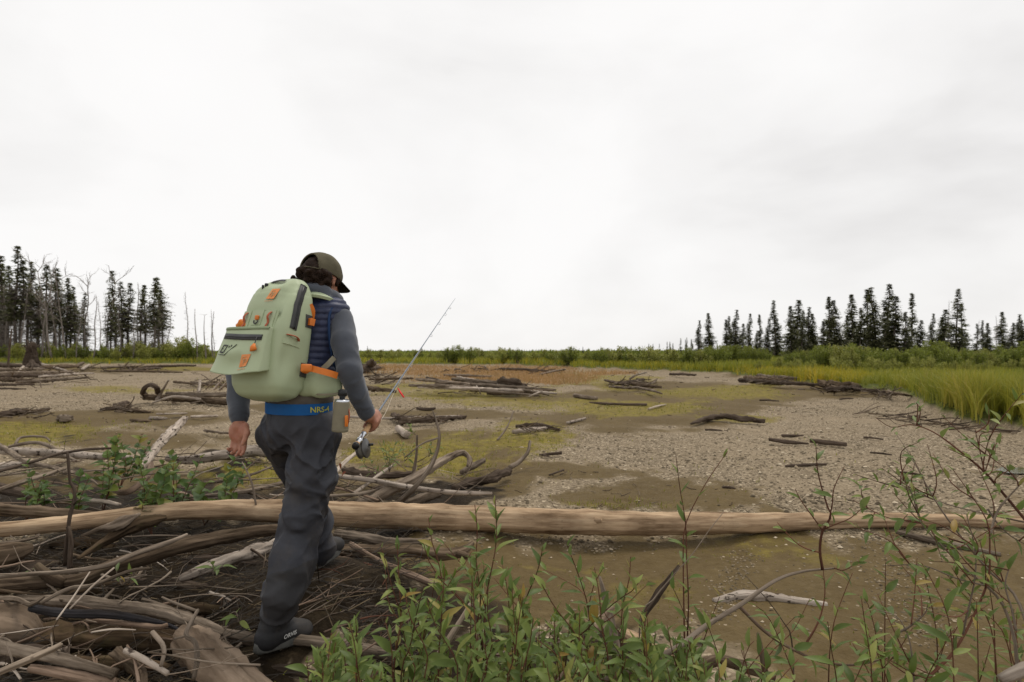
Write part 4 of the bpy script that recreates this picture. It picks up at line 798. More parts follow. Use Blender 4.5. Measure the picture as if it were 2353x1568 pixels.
for (x0, y0, x1, y1, r_, mt, lb) in [(-20, 852, 100, 848, 4, 'grey', 'grey top log running into the far left jam'), (0, 858, 170, 856, 4, 'grey', 'long grey log across the far left jam'), (-10, 866, 150, 862, 4, 'dark', 'dark log under the long grey one of the far left jam'), (0, 872, 110, 877, 5, 'brown', 'brown log at the front of the far left jam'), (40, 880, 200, 868, 4, 'grey', 'grey log slanting to the right of the far left jam'), (-10, 884, 80, 884, 3, 'dark', 'lowest dark stick of the far left jam'), (90, 866, 215, 858, 3, 'pale', 'pale pole at the right of the far left jam'), (100, 846, 180, 842, 6, 'brown', 'tapering brown trunk right of the stump'), (88, 836, 155, 852, 3, 'pale', 'pale root running down from the stump'), (60, 838, 40, 856, 2.5, 'pale', 'pale root left of the stump base'), (175, 842, 196, 832, 3, 'grey', 'raised grey stick end right of the jam'), (190, 850, 205, 838, 3, 'birch', 'white stick end right of the jam'), (230, 845, 310, 842, 3, 'grey', 'grey log at the foot of the far left grass'), (310, 850, 370, 846, 3, 'dark', 'dark log at the foot of the far left grass'), (330, 843, 450, 840, 3, 'dark', 'long dark log below the left grass'), (240, 852, 420, 856, 2.5, 'brown', 'thin brown log on the far left gravel'), (0, 893, 60, 894, 2, 'dark', 'thin dark stick on the moss at far left'), (-20, 838, 60, 842, 5, 'dark', 'dark log in the grass at the left edge')]:
    log('driftwood_log', lb, 'log', [(x0, y0, .15), ((x0 + x1) / 2, (y0 + y1) / 2 - .5, .2), (x1, y1, .15)], [r_, r_, r_ * .6], mt, LP, rough=.2, sides=8, bend=.4)
o = log('tree_stump', 'dark broken stump standing over the far left log jam', 'stump', [(72, 842, None, 52), (71, 825, None, 52), (72, 806, None, 52), (75, 792, None, 52), (74, 786, None, 52)], [17, 12, 9, 7, 3], 'dark', rough=.3, sides=18, stubs=5, extra=[([(72, 838, None, 51.5), (58, 846, None, 50), (44, 852, None, 49)], [7, 4, 2]), ([(74, 838, None, 51.5), (92, 845, None, 50), (108, 852, None, 49)], [7, 4, 2]), ([(73, 832, None, 51.5), (76, 848, None, 50)], [6, 3])])
log('dead_shoot', 'thin dark snag leaning beside the far stump', 'branch', [(18, 848, None, 48), (22, 800, None, 48), (27, 755, None, 48)], [2.5, 2, 1], 'dark')
# right bank
RB = 'logs under the right bank'
for (x0, y0, x1, y1, r_, mt, lb) in [(1712, 868, 1800, 876, 5, 'brown', 'brown log at the tip of the right bank'), (1700, 874, 1870, 884, 5, 'dark', 'dark log along the tip of the right bank'), (1740, 864, 1850, 872, 4, 'grey', 'grey log on top at the bank tip'), (1760, 880, 1880, 884, 4, 'dark', 'low dark log at the bank tip'), (1885, 882, 1975, 888, 8, 'brown', 'fat brown log under the right bank'), (1900, 896, 1975, 890, 6, 'dark', 'dark log beneath the fat brown one'), (1960, 894, 2040, 902, 4, 'dark', 'dark log trailing right along the bank foot'), (2030, 900, 2095, 910, 3, 'brown', 'small brown log at the bank foot'), (2040, 898, 2060, 908, 2.5, 'grey', 'short grey stick leaning on the bank foot'), (1540, 860, 1600, 862, 3, 'dark', 'dark clump on the far gravel crest'), (1150, 848, 1260, 853, 3, 'dark', 'far dark log on the tan grass'), (1020, 862, 1130, 866, 3, 'grey', 'grey log at the back of the flat'), (850, 872, 950, 870, 3, 'brown', 'brown log beyond the man\'s arm'), (842, 892, 912, 899, 5, 'brown', 'thick brown log just right of the man\'s elbow'), (843, 850, 880, 845, 4, 'dark', 'dark log near the far dead root'), (1240, 860, 1300, 848, 2, 'grey', 'thin stick on the far tan grass')]:
    log('driftwood_log', lb, 'log', [(x0, y0, .15), ((x0 + x1) / 2, (y0 + y1) / 2 - .5, .22), (x1, y1, .15)], [r_, r_, r_ * .7], mt, RB, rough=.2, sides=8, bend=.5)
log('root_mass', 'dark upturned root showing behind the man\'s elbow', 'stump', [(842, 852, .2), (850, 840, .5), (856, 828, 1.0)], [9, 8, 3], 'dark', rough=.35, sides=10)

# ---- sticks too alike to tell apart
g = np.random.default_rng(88)
def stick(px, py, z, L, az, tilt, r, mat, label, group, kink=.12, nm='stick'):
    c = G(px, py, z); d = np.array([math.cos(az) * math.cos(tilt), math.sin(az) * math.cos(tilt), math.sin(tilt)])
    n = 5; q = [c - d * L / 2]; dd = d.copy()
    for _ in range(n): dd = dd + g.normal(0, kink, 3); dd /= np.linalg.norm(dd); q.append(q[-1] + dd * L / n)
    q = np.array(q); gz = height(q[:, 0], q[:, 1]); q[:, 2] = np.maximum(q[:, 2], gz + r * .6)
    mb = MB(); mb.add(*tube(catmull(q, 9), np.linspace(r, r * .55, 9), 6, .1, g.integers(1e6)))
    for _ in range(g.integers(0, 3)):
        i = g.integers(2, 5); e = dd + g.normal(0, .7, 3); e /= np.linalg.norm(e); mb.add(*tube([q[i], q[i] + e * L * .18, q[i] + (e + g.normal(0, .25, 3)) * L * .3], [r * .5, r * .4, r * .25], 4, cap=False))
    if label is None: return mb
    label = {'twig': 'grey-brown', 'grey': 'grey', 'brown': 'brown', 'dark': 'dark', 'pink': 'reddish', 'pale': 'pale', 'twig_red': 'red-brown'}[mat] + ' ' + label
    return T(ob(nm, mb.mesh(nm, [M[mat]])), label, 'stick', group)
mats_ = ['twig', 'grey', 'brown', 'dark', 'pink', 'pale', 'twig', 'grey']
for _ in range(115):
    px, py = g.uniform(-20, 660), g.uniform(1225, 1566)
    c = G(px, py, .15)
    if px > 520 and py > 1400: continue
    if px > 540 and py < 1480 and py > 1300: continue
    stick(px, py, hz(c[0], c[1]) + g.uniform(.02, .2), g.uniform(.15, .6), g.normal(0.1, .8) + (np.pi if g.uniform() < .5 else 0), g.normal(0, .16), abs(g.normal(0, .0045)) + .0022, mats_[g.integers(8)], 'thin weathered stick tucked among the logs of the left foreground pile', 'loose sticks in the left foreground pile')
for _ in range(55):
    px, py = g.uniform(-20, 740), g.uniform(1040, 1170)
    c = G(px, py, .2)
    stick(px, py, .12 + g.uniform(.02, .25), g.uniform(.25, .9), g.normal(0.1, .5), g.normal(0, .14), g.uniform(.004, .011), mats_[g.integers(8)], 'thin weathered stick lying in the brush behind the long log', 'loose sticks behind the long log')
for _ in range(34):
    px, py = g.uniform(750, 1120), g.uniform(1040, 1165)
    stick(px, py, g.uniform(.03, .2), g.uniform(.2, .7), g.normal(0.2, .8), g.normal(0, .25), g.uniform(.003, .009), mats_[g.integers(8)], 'thin stick scattered in the branch tangle right of the man', 'loose sticks in the branch tangle')
for _ in range(26):
    px, py = g.uniform(690, 900), g.uniform(1320, 1480)
    stick(px, py, g.uniform(.15, .3), g.uniform(.2, .55), g.normal(.9, .4), g.normal(.1, .2), g.uniform(.002, .005), ['pink', 'twig_red', 'twig'][g.integers(3)], 'slim stick in the brush between the boots and the willows', 'loose sticks between boots and willows')
for _ in range(50):
    px = g.uniform(1990, 2330); py = np.interp(px, [1990, 2100, 2250, 2353], [945, 962, 983, 992]) + abs(g.normal(0, 7)) - 4
    stick(px, py, .03, g.uniform(.15, .7), g.normal(-.4, .5), g.normal(0, .1), g.uniform(.006, .02), ['dark', 'brown', 'grey'][g.integers(3)], 'stick in the wrack line below the right grass', 'wrack line sticks below the right grass')
drift = {k: MB() for k in ('dark', 'brown', 'grey')}
def loose(mb, m): m.V += mb.V; m.Q += [q + m.n for q in mb.Q]; m.T += [q + m.n for q in mb.T]; m.uv += mb.uv; m.a += mb.a; m.n += mb.n
for _ in range(110):
    px, py = g.uniform(1150, 2330), g.uniform(1000, 1180); k = ('dark', 'brown', 'grey')[g.integers(3)]
    loose(stick(px, py, .008, g.uniform(.04, .2), g.uniform(0, 3.1), 0, g.uniform(.002, .006), k, None, None), drift[k])
for _ in range(230):
    px, py = g.uniform(-20, 2000), 850 + 150 * g.uniform() ** 1.3; k = ('dark', 'brown', 'grey', 'dark')[g.integers(4)]
    if bank_amt(*[np.array([v]) for v in G(px, py, 0)[:2]])[0] > .2: continue
    loose(stick(px, py, .03, g.uniform(.2, 1.1) * 12 / (py - 835), g.normal(0, .5), g.normal(0, .06), g.uniform(.01, .028) * 80 / (py - 790), k, None, None), drift[k])
for cx_, cy_, sx_, sy_, n_ in [(1110, 895, 90, 8, 26), (1450, 884, 50, 7, 22), (100, 862, 100, 12, 50), (430, 914, 70, 7, 24), (1790, 877, 60, 5, 26), (1930, 892, 45, 6, 22), (275, 938, 40, 7, 18), (980, 962, 60, 6, 18), (1230, 985, 40, 6, 14), (490, 882, 40, 8, 20), (60, 950, 50, 7, 14), (1110, 850, 60, 3, 14), (1250, 853, 40, 3, 12), (880, 870, 40, 10, 18), (300, 848, 90, 5, 26), (2030, 904, 40, 5, 18), (850, 842, 14, 7, 14)]:
    for _ in range(int(n_ * 1.7)):
        px, py = cx_ + g.normal(0, sx_ * .55), cy_ + g.normal(0, sy_ * .6); k = ('dark', 'brown', 'grey', 'grey')[g.integers(4)]
        if py < 838: continue
        d_ = H * F / (py - HY); loose(stick(px, py, g.uniform(.02, .2), g.uniform(10, 55) * d_ / F, g.normal(0, .7), g.normal(0, .22), g.uniform(.5, 1.7) * d_ / F, k, None, None), drift[k])
for k, lb in (('dark', 'dark drift twigs scattered over the flat'), ('brown', 'brown drift twigs scattered over the flat'), ('grey', 'grey drift twigs scattered over the flat')):
    T(ob('drift_twigs', drift[k].mesh('drift_twigs', [M[k]])), lb, 'drift twigs', kind='stuff')
# half-buried logs filling the pile from below
for i, (x0, y0, x1, y1, r_, mt, lb) in enumerate([(-30, 1310, 130, 1300, 16, 'dark', 'dark log under the sweeping log at the left edge'), (120, 1370, 330, 1350, 14, 'rotten', 'dark log beneath the curved tan log'), (300, 1340, 520, 1360, 15, 'dark', 'sunken dark log in the hollow behind the man'), (380, 1400, 560, 1410, 13, 'rotten', 'rotten log in the hollow left of the rear boot'), (-20, 1520, 160, 1500, 17, 'dark', 'dark log below the bottom left grey log'), (150, 1520, 400, 1540, 15, 'rotten', 'rotten log below the ringed pale stick'), (560, 1540, 760, 1560, 14, 'dark', 'dark log at the bottom edge beside the boot'), (420, 1290, 620, 1300, 12, 'dark', 'dark log below the pale lichen log'), (120, 1250, 260, 1262, 12, 'rotten', 'rotten chunk under the twisted root slab'), (700, 1330, 900, 1350, 10, 'dark', 'dark root in the hollow before the stepping boot')]):
    log('driftwood_log', lb, 'log', [(x0, y0, .1), ((x0 + x1) / 2, (y0 + y1) / 2 - 6, .13), (x1, y1, .1)], [r_ * .8, r_, r_ * .7], mt, PILE, rough=.18, bend=.5)
# straw and bark litter in the pile
n = 5000
px, py = g.uniform(-40, 960, n), g.uniform(1120, 1640, n)
q = np.array([G(a, b, .08) for a, b in zip(px, py)]); z = height(q[:, 0], q[:, 1]) + g.uniform(0, .09, n)
L = g.uniform(.03, .22, n); az = g.normal(.1, .7, n); tl = g.normal(0, .3, n); w = g.uniform(.001, .0028, n)
d = np.stack([np.cos(az) * np.cos(tl), np.sin(az) * np.cos(tl), np.sin(tl)], 1) * L[:, None]; s = np.stack([-np.sin(az), np.cos(az), np.zeros(n)], 1) * w[:, None]; u = np.zeros((n, 3)); u[:, 2] = w * 1.4
c = np.stack([q[:, 0], q[:, 1], z], 1)
keep = (np.hypot(c[:, 0] + 1.06, c[:, 1] - 2.74) > .26) & (np.hypot(c[:, 0] + 1.06, c[:, 1] - 3.42) > .2)
c, s, u, d = c[keep], s[keep], u[keep], d[keep]; n = len(c)
V = np.stack([c - s, c + s, c + u, c + d - s, c + d + s, c + d + u], 1)
Fq = (np.array([[0, 1, 4, 3], [1, 2, 5, 4], [2, 0, 3, 5]])[None] + (np.arange(n) * 6)[:, None, None]).reshape(-1, 4)
T(ob('brush_litter', mesh_np('brush_litter', V.reshape(-1, 3), Fq, [M['straw']], attrs={'rnd': np.repeat(g.uniform(0, 1, n), 6)}, smooth=False)), 'dry straw and bark bits strewn through the driftwood', 'litter', kind='stuff')
# ------------------------------------------------------------------ the walking fisherman
def surface_nets(D, lo, h):
    s = D < 0
    cnt = np.zeros(tuple(n - 1 for n in D.shape), np.int8)
    C8 = [(a, b, c) for a in (0, 1) for b in (0, 1) for c in (0, 1)]
    sl = lambda A, c: A[c[0]:A.shape[0] - 1 + c[0], c[1]:A.shape[1] - 1 + c[1], c[2]:A.shape[2] - 1 + c[2]]
    for c in C8: cnt += sl(s, c)
    act = (cnt > 0) & (cnt < 8); ci = np.argwhere(act)
    idx = np.full(act.shape, -1, np.int32); idx[act] = np.arange(len(ci))
    val = {c: D[ci[:, 0] + c[0], ci[:, 1] + c[1], ci[:, 2] + c[2]] for c in C8}
    acc = np.zeros((len(ci), 3)); num = np.zeros(len(ci))
    for a in C8:
        for ax in range(3):
            if a[ax]: continue
            b = list(a); b[ax] = 1; b = tuple(b); da, db = val[a], val[b]; m = (da < 0) != (db < 0)
            t = np.where(m, da / np.where(m, da - db, 1), 0); p = np.tile(np.array(a, float), (len(ci), 1)); p[:, ax] += t
            acc[m] += p[m]; num[m] += 1
    V = (ci + acc / np.maximum(num, 1)[:, None]) * h + lo
    Q = []
    for ax in range(3):
        o1, o2 = [(1, 2), (2, 0), (0, 1)][ax]
        A = np.moveaxis(s, ax, 0); e = np.argwhere(A[:-1] != A[1:])
        sg = A[e[:, 0], e[:, 1], e[:, 2]]
        full = np.zeros_like(e); rest = [i for i in range(3) if i != ax]; full[:, ax] = e[:, 0]; full[:, rest[0]] = e[:, 1]; full[:, rest[1]] = e[:, 2]
        ok = np.all(full[:, rest] >= 1, 1) & np.all(full[:, rest] < np.array(act.shape)[rest], 1); full, sg = full[ok], sg[ok]
        def cell(d1, d2):
            q = full.copy(); q[:, o1] += d1; q[:, o2] += d2; return idx[q[:, 0], q[:, 1], q[:, 2]]
        q = np.stack([cell(-1, -1), cell(0, -1), cell(0, 0), cell(-1, 0)], 1); q[~sg] = q[~sg][:, ::-1]
        Q.append(q)
    return V, np.concatenate(Q)

class Sdf:
    def __init__(s, lo, hi, h):
        s.lo, s.h = np.array(lo, float), h; s.n = np.ceil((np.array(hi) - s.lo) / h).astype(int) + 1
        s.D = np.full(s.n, 9.0, np.float32)
    def _sub(s, lo, hi, m):
        a = np.clip(((lo - m - s.lo) / s.h).astype(int), 0, s.n - 1); b = np.clip(((hi + m - s.lo) / s.h).astype(int) + 2, 1, s.n)
        ax = [s.lo[i] + s.h * np.arange(a[i], b[i]) for i in range(3)]
        return tuple(slice(a[i], b[i]) for i in range(3)), np.stack(np.meshgrid(*ax, indexing='ij'), -1)
    def _join(s, sl, d, k, sub=False):
        e = s.D[sl]
        if sub: s.D[sl] = np.maximum(e, -d); return
        if k <= 0: s.D[sl] = np.minimum(e, d); return
        hh = np.clip(.5 + .5 * (e - d) / k, 0, 1); s.D[sl] = e + (d - e) * hh - k * hh * (1 - hh)
    def cone(s, a, b, ra, rb, k=.02, sub=False):
        a, b = np.asarray(a, float), np.asarray(b, float); m = max(ra, rb) + k + 3 * s.h
        sl, p = s._sub(np.minimum(a, b), np.maximum(a, b), m); ba = b - a
        t = np.clip(((p - a) @ ba) / (ba @ ba + 1e-12), 0, 1); d = np.linalg.norm(p - a - t[..., None] * ba, axis=-1) - (ra + (rb - ra) * t)
        s._join(sl, d, k, sub)
    def chain(s, pts, rad, k=.02):
        for i in range(len(pts) - 1): s.cone(pts[i], pts[i + 1], rad[i], rad[i + 1], k)
    def ell(s, c, r, R=None, k=.02, sub=False):
        c = np.asarray(c, float); r = np.asarray(r, float); R = np.eye(3) if R is None else R
        m = r.max() + k + 3 * s.h; sl, p = s._sub(c, c, m); q = (p - c) @ R
        k0 = np.linalg.norm(q / r, axis=-1); k1 = np.linalg.norm(q / r ** 2, axis=-1) + 1e-9
        s._join(sl, k0 * (k0 - 1) / k1, k, sub)
    def fold(s, fn, band=.05):
        near = np.abs(s.D) < band; ijk = np.argwhere(near); p = ijk * s.h + s.lo; s.D[near] += fn(p).astype(np.float32)
    def mesh(s): return surface_nets(s.D, s.lo, s.h)
def relax(V, Q, n=1, lam=.5):
    for _ in range(n):
        acc = np.zeros_like(V); c = np.zeros(len(V))
        for i in range(4):
            for j in (1, 3): np.add.at(acc, Q[:, i], V[Q[:, (i + j) % 4]]); np.add.at(c, Q[:, i], 1)
        V = V * (1 - lam) + lam * acc / np.maximum(c, 1)[:, None]
    return V

HEAD = math.radians(24)
FW = np.array([math.sin(HEAD), math.cos(HEAD), 0]); RT_ = np.array([math.cos(HEAD), -math.sin(HEAD), 0]); UP = np.array([0, 0, 1.0])
pbase = P(655, 1500, 2.68)
person = empty('person', tuple(pbase))
T(person, 'walking man seen from behind in dark waders, navy vest and olive cap', 'person')
def part(name, V, faces, mats, parent=person, base=pbase, **kw):
    return ob(name, mesh_np(name, np.asarray(V) - base, faces, mats, **kw), parent)

# -- materials of clothes
def fabric(name, col, var=.25, rough=.8, weave=900, bstr=.2, spec=.2, soil=0.0, big=.35, sheen=0.0):
    m, nt, out = newmat(name)
    o = node(nt, 'ShaderNodeTexCoord').outputs['Object']
    a = noise(nt, o, 7, 4, .6); f = noise(nt, o, weave, 2, .5); b = noise(nt, o, 45, 4, .6)
    c = mixc(nt, ramp(nt, a, [(.3, 0.), (.7, 1.)]), tuple(v * (1 - var) for v in col), tuple(v * (1 + var) for v in col))
    if soil: c = mixc(nt, mth(nt, 'MULTIPLY', ramp(nt, noise(nt, o, 5, 5, .65), [(.5, 0.), (.72, 1.)]), soil), c, (.12, .095, .065))
    h = mth(nt, 'ADD', mth(nt, 'MULTIPLY', f, .3), mth(nt, 'MULTIPLY', b, big))
    p = bsdf(nt, out, c, rough, spec, h, bstr, .006)
    if sheen: p.inputs['Sheen Weight'].default_value = sheen
    return m
M['wader'] = fabric('wader_fabric', (.033, .035, .044), .22, .6, 700, .35, .3, soil=.3, big=.6)
M['wader_dark'] = fabric('wader_shin_fabric', (.028, .028, .031), .22, .6, 700, .3, .3, soil=.3)
M['taupe'] = fabric('wader_top_fabric', (.105, .09, .075), .2, .7, 700, .4)
M['sweater'] = fabric('sweater_knit', (.07, .078, .096), .2, .92, 1400, .25, .1, sheen=.3)
M['vest'] = fabric('vest_nylon', (.022, .03, .075), .25, .5, 700, .3, .4, big=.7)
M['vesttrim'] = fabric('vest_trim', (.012, .035, .1), .1, .6)
M['capm'] = fabric('cap_cotton', (.115, .103, .068), .3, .9, 900, .3, .1)
M['brimm'] = fabric('cap_brim', (.022, .02, .014), .2, .9, 900, .3, .1)
M['belt'] = fabric('belt_webbing', (.006, .085, .27), .08, .6, 500, .2)
M['print_yellow'] = plain('yellow_print', (.42, .4, .05), .6)
M['hair'] = plain('hair_dark_brown', (.02, .011, .007), .7, .12, nscale=120, nvar=.5, bump=.6, bdist=.004)
M['boot'] = fabric('boot_upper', (.022, .022, .024), .3, .7, 600, .4, .3, soil=.3, big=.8)
M['sole'] = plain('boot_sole', (.1, .1, .092), .8, nvar=.3)
M['white_print'] = plain('white_print', (.6, .6, .58), .6)
m, nt, out = newmat('skin')
o_ = node(nt, 'ShaderNodeTexCoord').outputs['Object']
c = ramp(nt, noise(nt, o_, 40, 4, .6), [(.3, (.3, .135, .085)), (.7, (.42, .205, .135))])
c = mixc(nt, mth(nt, 'MULTIPLY', ramp(nt, noise(nt, o_, 16, 3, .6), [(.45, 0.), (.65, 1.)]), .4), c, (.36, .12, .08))
p_ = bsdf(nt, out, c, .5, .4, noise(nt, o_, 150, 3), .15, .002)
p_.inputs['Subsurface Weight'].default_value = .12; p_.inputs['Subsurface Radius'].default_value = (.01, .004, .002)
M['skin'] = m

# -- joints
pel = P(690, 968, 2.90); wst = P(690, 912, 2.91)
rhip, rkn, rank = P(728, 1005, 2.85), P(695, 1195, 2.80), P(634, 1436, 2.7)
lhip, lkn, lank = P(645, 1000, 2.95), P(700, 1125, 3.2), P(741, 1262, 3.31)
chest = P(718, 785, 2.97); neck = P(742, 690, 3.0)
rsh, relb, rwr = P(782, 735, 2.9), P(803, 850, 2.78), P(845, 955, 2.9)
lsh, lelb, lwr = P(606, 735, 3.04), P(546, 858, 2.98), P(550, 962, 2.86)
hc = P(741, 640, 3.0)
ha, hp = math.radians(26), math.radians(-17)
hf = np.array([math.sin(ha) * math.cos(hp), math.cos(ha) * math.cos(hp), math.sin(hp)]); hr = np.array([math.cos(ha), -math.sin(ha), 0]); hu = np.cross(hr, hf)
HR = np.stack([hr, hf, hu], 1)
def hd(x, y, z): return hc + hr * x + hf * y + hu * z
TR = np.stack([RT_, FW, UP], 1)
ROD0, ROD1 = P(818, 1024, 2.75), P(1046, 682, 5.25); rod_u = (ROD1 - ROD0) / np.linalg.norm(ROD1 - ROD0)

# -- body (one continuous skin)
B = Sdf((-1.47, 2.6, .3), (-.58, 3.46, 2.04), .005)
B.chain([pel, (pel + chest) / 2, chest, neck], [.1, .095, .11, .06], .05)
B.cone(rsh, lsh, .045, .045, .05); B.chain([neck, hd(0, -.02, -.07)], [.056, .054], .03)
B.chain([rhip, rkn, rank + (rkn - rank) * .16], [.07, .055, .035], .03); B.chain([lhip, lkn, lank], [.07, .055, .04], .03)
B.chain([rsh, relb, rwr], [.045, .036, .027], .02); B.chain([lsh, lelb, lwr], [.045, .036, .029], .02)
B.ell(hd(0, -.012, .012), (.075, .094, .1), HR, .02); B.ell(hd(0, .035, -.05), (.052, .056, .06), HR, .03); B.ell(hd(0, .055, -.09), (.026, .028, .022), HR, .03)
B.cone(hd(0, .082, .01), hd(0, .108, -.028), .008, .014, .012); B.ell(hd(0, .09, -.062), (.022, .01, .008), HR, .008)
for s in (-1, 1):
    B.ell(hd(s * .03, .083, .012), (.013, .008, .009), HR, .005); B.cone(hd(s * .045, .08, .028), hd(s * .012, .089, .028), .007, .008, .008)
    B.ell(hd(s * .078, -.005, -.005), (.008, .019, .032), HR, .006); B.ell(hd(s * .076, .002, -.03), (.008, .01, .012), HR, .006)
# left hand, palm to the rear
hx = np.array([.97, -.1, .05]); hx /= np.linalg.norm(hx); hn = np.array([-.08, -1, .12]); hn /= np.linalg.norm(hn); hdn = np.cross(hn, hx); hdn = hdn if hdn[2] < 0 else -hdn
def lh(x, y, z): return lwr + hx * x + hdn * y + hn * z        # across, towards the fingertips, out of the palm
B.chain([lwr, lh(0, .035, 0)], [.029, .03], .012)
B.ell(lh(.0, .07, .0), (.043, .052, .018), np.stack([hx, hdn, hn], 1), .012)
B.ell(lh(.027, .06, .014), (.02, .036, .017), np.stack([hx, hdn, hn], 1), .008)
B.ell(lh(-.03, .062, .01), (.015, .038, .015), np.stack([hx, hdn, hn], 1), .008)
for x0, L, curl in ((-.034, .8, 1.25), (-.012, .98, 1.0), (.011, 1.05, .85), (.032, .95, .75)):
    pts = [lh(x0 * .9, .105, -.004)]; a = .25 * curl
    for seg, da in ((.04, .55), (.026, .75), (.021, .6)):
        pts.append(pts[-1] + (hdn * math.cos(a) + hn * math.sin(a) + hx * x0 * .8) * seg * L); a += da * curl
    B.chain(pts, [.0105, .0098, .0088, .0075], .003)
tp = [lh(.036, .035, .01), lh(.052, .07, .02), lh(.046, .1, .03), lh(.038, .122, .035)]
B.chain(tp, [.017, .0135, .0115, .009], .006)
# right hand, closed round the grip
hg = ROD0 + rod_u * .235
wv = rwr - hg; wv = wv - rod_u * wv.dot(rod_u); wv /= np.linalg.norm(wv); vv = np.cross(rod_u, wv); vv = vv if vv[0] > 0 else -vv
def rh(u, ang, r): return hg + rod_u * u + (wv * math.cos(ang) + vv * math.sin(ang)) * r
B.chain([rwr, hg + wv * .04], [.027, .03], .02)
B.chain([rh(-.035, .35, .036), rh(.035, .35, .036)], [.02, .021], .012); B.chain([rh(-.03, 1.0, .034), rh(.034, 1.0, .034)], [.0155, .016], .01)
for i, u in enumerate((-.034, -.0125, .009, .0305)):
    rr_ = [.026, .0285, .029, .0275][i]
    B.chain([rh(u * 1.05, a, rr_ + (.006 if a < 1.5 else 0)) for a in (.9, 1.5, 2.2, 3.0, 3.8, 4.5)], [.0125, .012, .0108, .0102, .0095, .008], .003)
B.chain([rh(.02, -.35, .034), rh(.05, -.9, .028), rh(.075, -.6, .022), rh(.092, -.3, .02)], [.016, .0135, .0115, .009], .006)
V, Q = B.mesh(); V = relax(V, Q, 1, .35)
part('body', V, Q, [M['skin']])
del B

# -- cloth folds
def ridged(t): return 1 - 2 * np.abs(((t / np.pi) % 2) - 1)
def crease(p, along, ka, kx, seed, sharp=1.6):
    """ridged creases running in direction along"""
    d = np.asarray(along, float); d /= np.linalg.norm(d); c = p @ d; rest = p - c[:, None] * d
    n = vnoise(np.concatenate([rest * kx, (c * ka)[:, None]], 1) + .35 * vnoise(p, 6, seed + 50)[:, None], 1.0, seed)
    return (1 - np.minimum(np.abs(n) * sharp, 1)) ** 1.5 - .35
def pant_folds(p):
    def near(c, r): return np.exp(-((p - c) ** 2).sum(1) / (r * r))
    o = .0025 * vnoise(p, 20, 8) + .006 * vnoise(p, 8, 9)
    thigh = (rhip + rkn) / 2; sh = (rkn + rank) / 2
    A = 3.1
    o -= A * (.0085 * near(rkn + [0, 0, .01], .15) * crease(p, (.95, 0, -.3), 7, 30, 1) + .007 * near(thigh, .2) * crease(p, (.75, 0, .62), 7, 26, 2) + .0065 * near(thigh + [0, 0, .05], .22) * crease(p, (.8, 0, -.55), 7, 24, 12) + .0075 * near(rhip + [-.02, 0, 0], .18) * crease(p, (.6, 0, .7), 7, 26, 3))
    o -= A * (.007 * near(sh + [0, 0, .03], .2) * crease(p, (.55, 0, -.8), 6, 22, 4) + .006 * near(sh + [0, 0, -.05], .16) * crease(p, (.9, 0, .4), 6, 26, 14) + .009 * near(rank + [0, 0, .05], .13) * crease(p, (.95, 0, -.2), 8, 34, 5) + .007 * near(lhip, .17) * crease(p, (.5, 0, -.8), 7, 24, 6) + .008 * near((lkn + lank) / 2, .26) * crease(p, (.9, 0, .35), 7, 28, 7))
    return o
W = Sdf((-1.42, 2.5, .24), (-.66, 3.5, 1.36), .005)
W.ell(pel, (.168, .118, .13), TR, .06); W.chain([wst - [0, 0, .02], pel], [.11, .115], .05)
W.ell(wst, (.165, .118, .07), TR, .05); W.ell(P(653, 1000, 2.87), (.1, .085, .095), TR, .05); W.ell(P(731, 998, 2.84), (.098, .085, .095), TR, .05)
W.chain([rhip, P(714, 1085, 2.83), rkn, P(672, 1290, 2.75), P(649, 1365, 2.7), P(643, 1396, 2.69)], [.112, .112, .093, .094, .08, .072], .03)
W.chain([lhip, P(676, 1060, 3.08), lkn, P(722, 1195, 3.26), lank], [.112, .1, .086, .08, .07], .035)
W.fold(pant_folds)
V, Q = W.mesh(); V = relax(V, Q, 1, .25)
zc = V[Q].mean(1)
def shin(c): 
    t = np.clip(((c - rkn) @ (rank - rkn)) / ((rank - rkn) @ (rank - rkn)), 0, 1)
    return (c[:, 2] < .66) & (c[:, 1] < 2.98)
top = zc[:, 2] > P(690, 925, 2.9)[2]
mi = np.where(top, 2, np.where((c_ := zc)[:, 2] < .0, 1, 0))
low = (zc[:, 2] < P(660, 1312, 2.74)[2] + .05 * vnoise(zc, 12, 4)) & ((zc - rank) @ RT_ > -.035)
mi = np.where(low & ~top, 1, mi)
part('waders', V, Q, [M['wader'], M['wader_dark'], M['taupe']], mat_idx=mi)
del W

# -- sweater: sleeves, shoulders, hood
S = Sdf((-1.47, 2.55, 1.1), (-.58, 3.25, 2.0), .0065)
S.cone(lsh, rsh, .055, .055, .05); S.chain([chest, neck - [0, 0, .06]], [.11, .075], .05)
S.chain([rsh, P(791, 785, 2.84), relb, P(823, 905, 2.84), rwr + (relb - rwr) * .05], [.062, .061, .054, .047, .039], .012)
S.chain([lsh, P(574, 800, 3.02), lelb, P(548, 915, 2.92), lwr + (lelb - lwr) * .04], [.066, .06, .052, .048, .043], .012)
for i in range(15):                                                   # hood roll round the neck
    a = i / 14 * 2 * np.pi; c = neck + RT_ * .078 * math.cos(a) + FW * .085 * math.sin(a) + UP * (.012 - .035 * math.sin(a)) - FW * .02
    a2 = a + 2 * np.pi / 14; c2 = neck + RT_ * .078 * math.cos(a2) + FW * .085 * math.sin(a2) + UP * (.012 - .035 * math.sin(a2)) - FW * .02
    S.cone(c, c2, .03, .03, .012)
S.ell(P(703, 675, 2.93), (.085, .05, .04), TR, .02); S.ell(P(725, 690, 2.93), (.1, .05, .03), TR, .02)
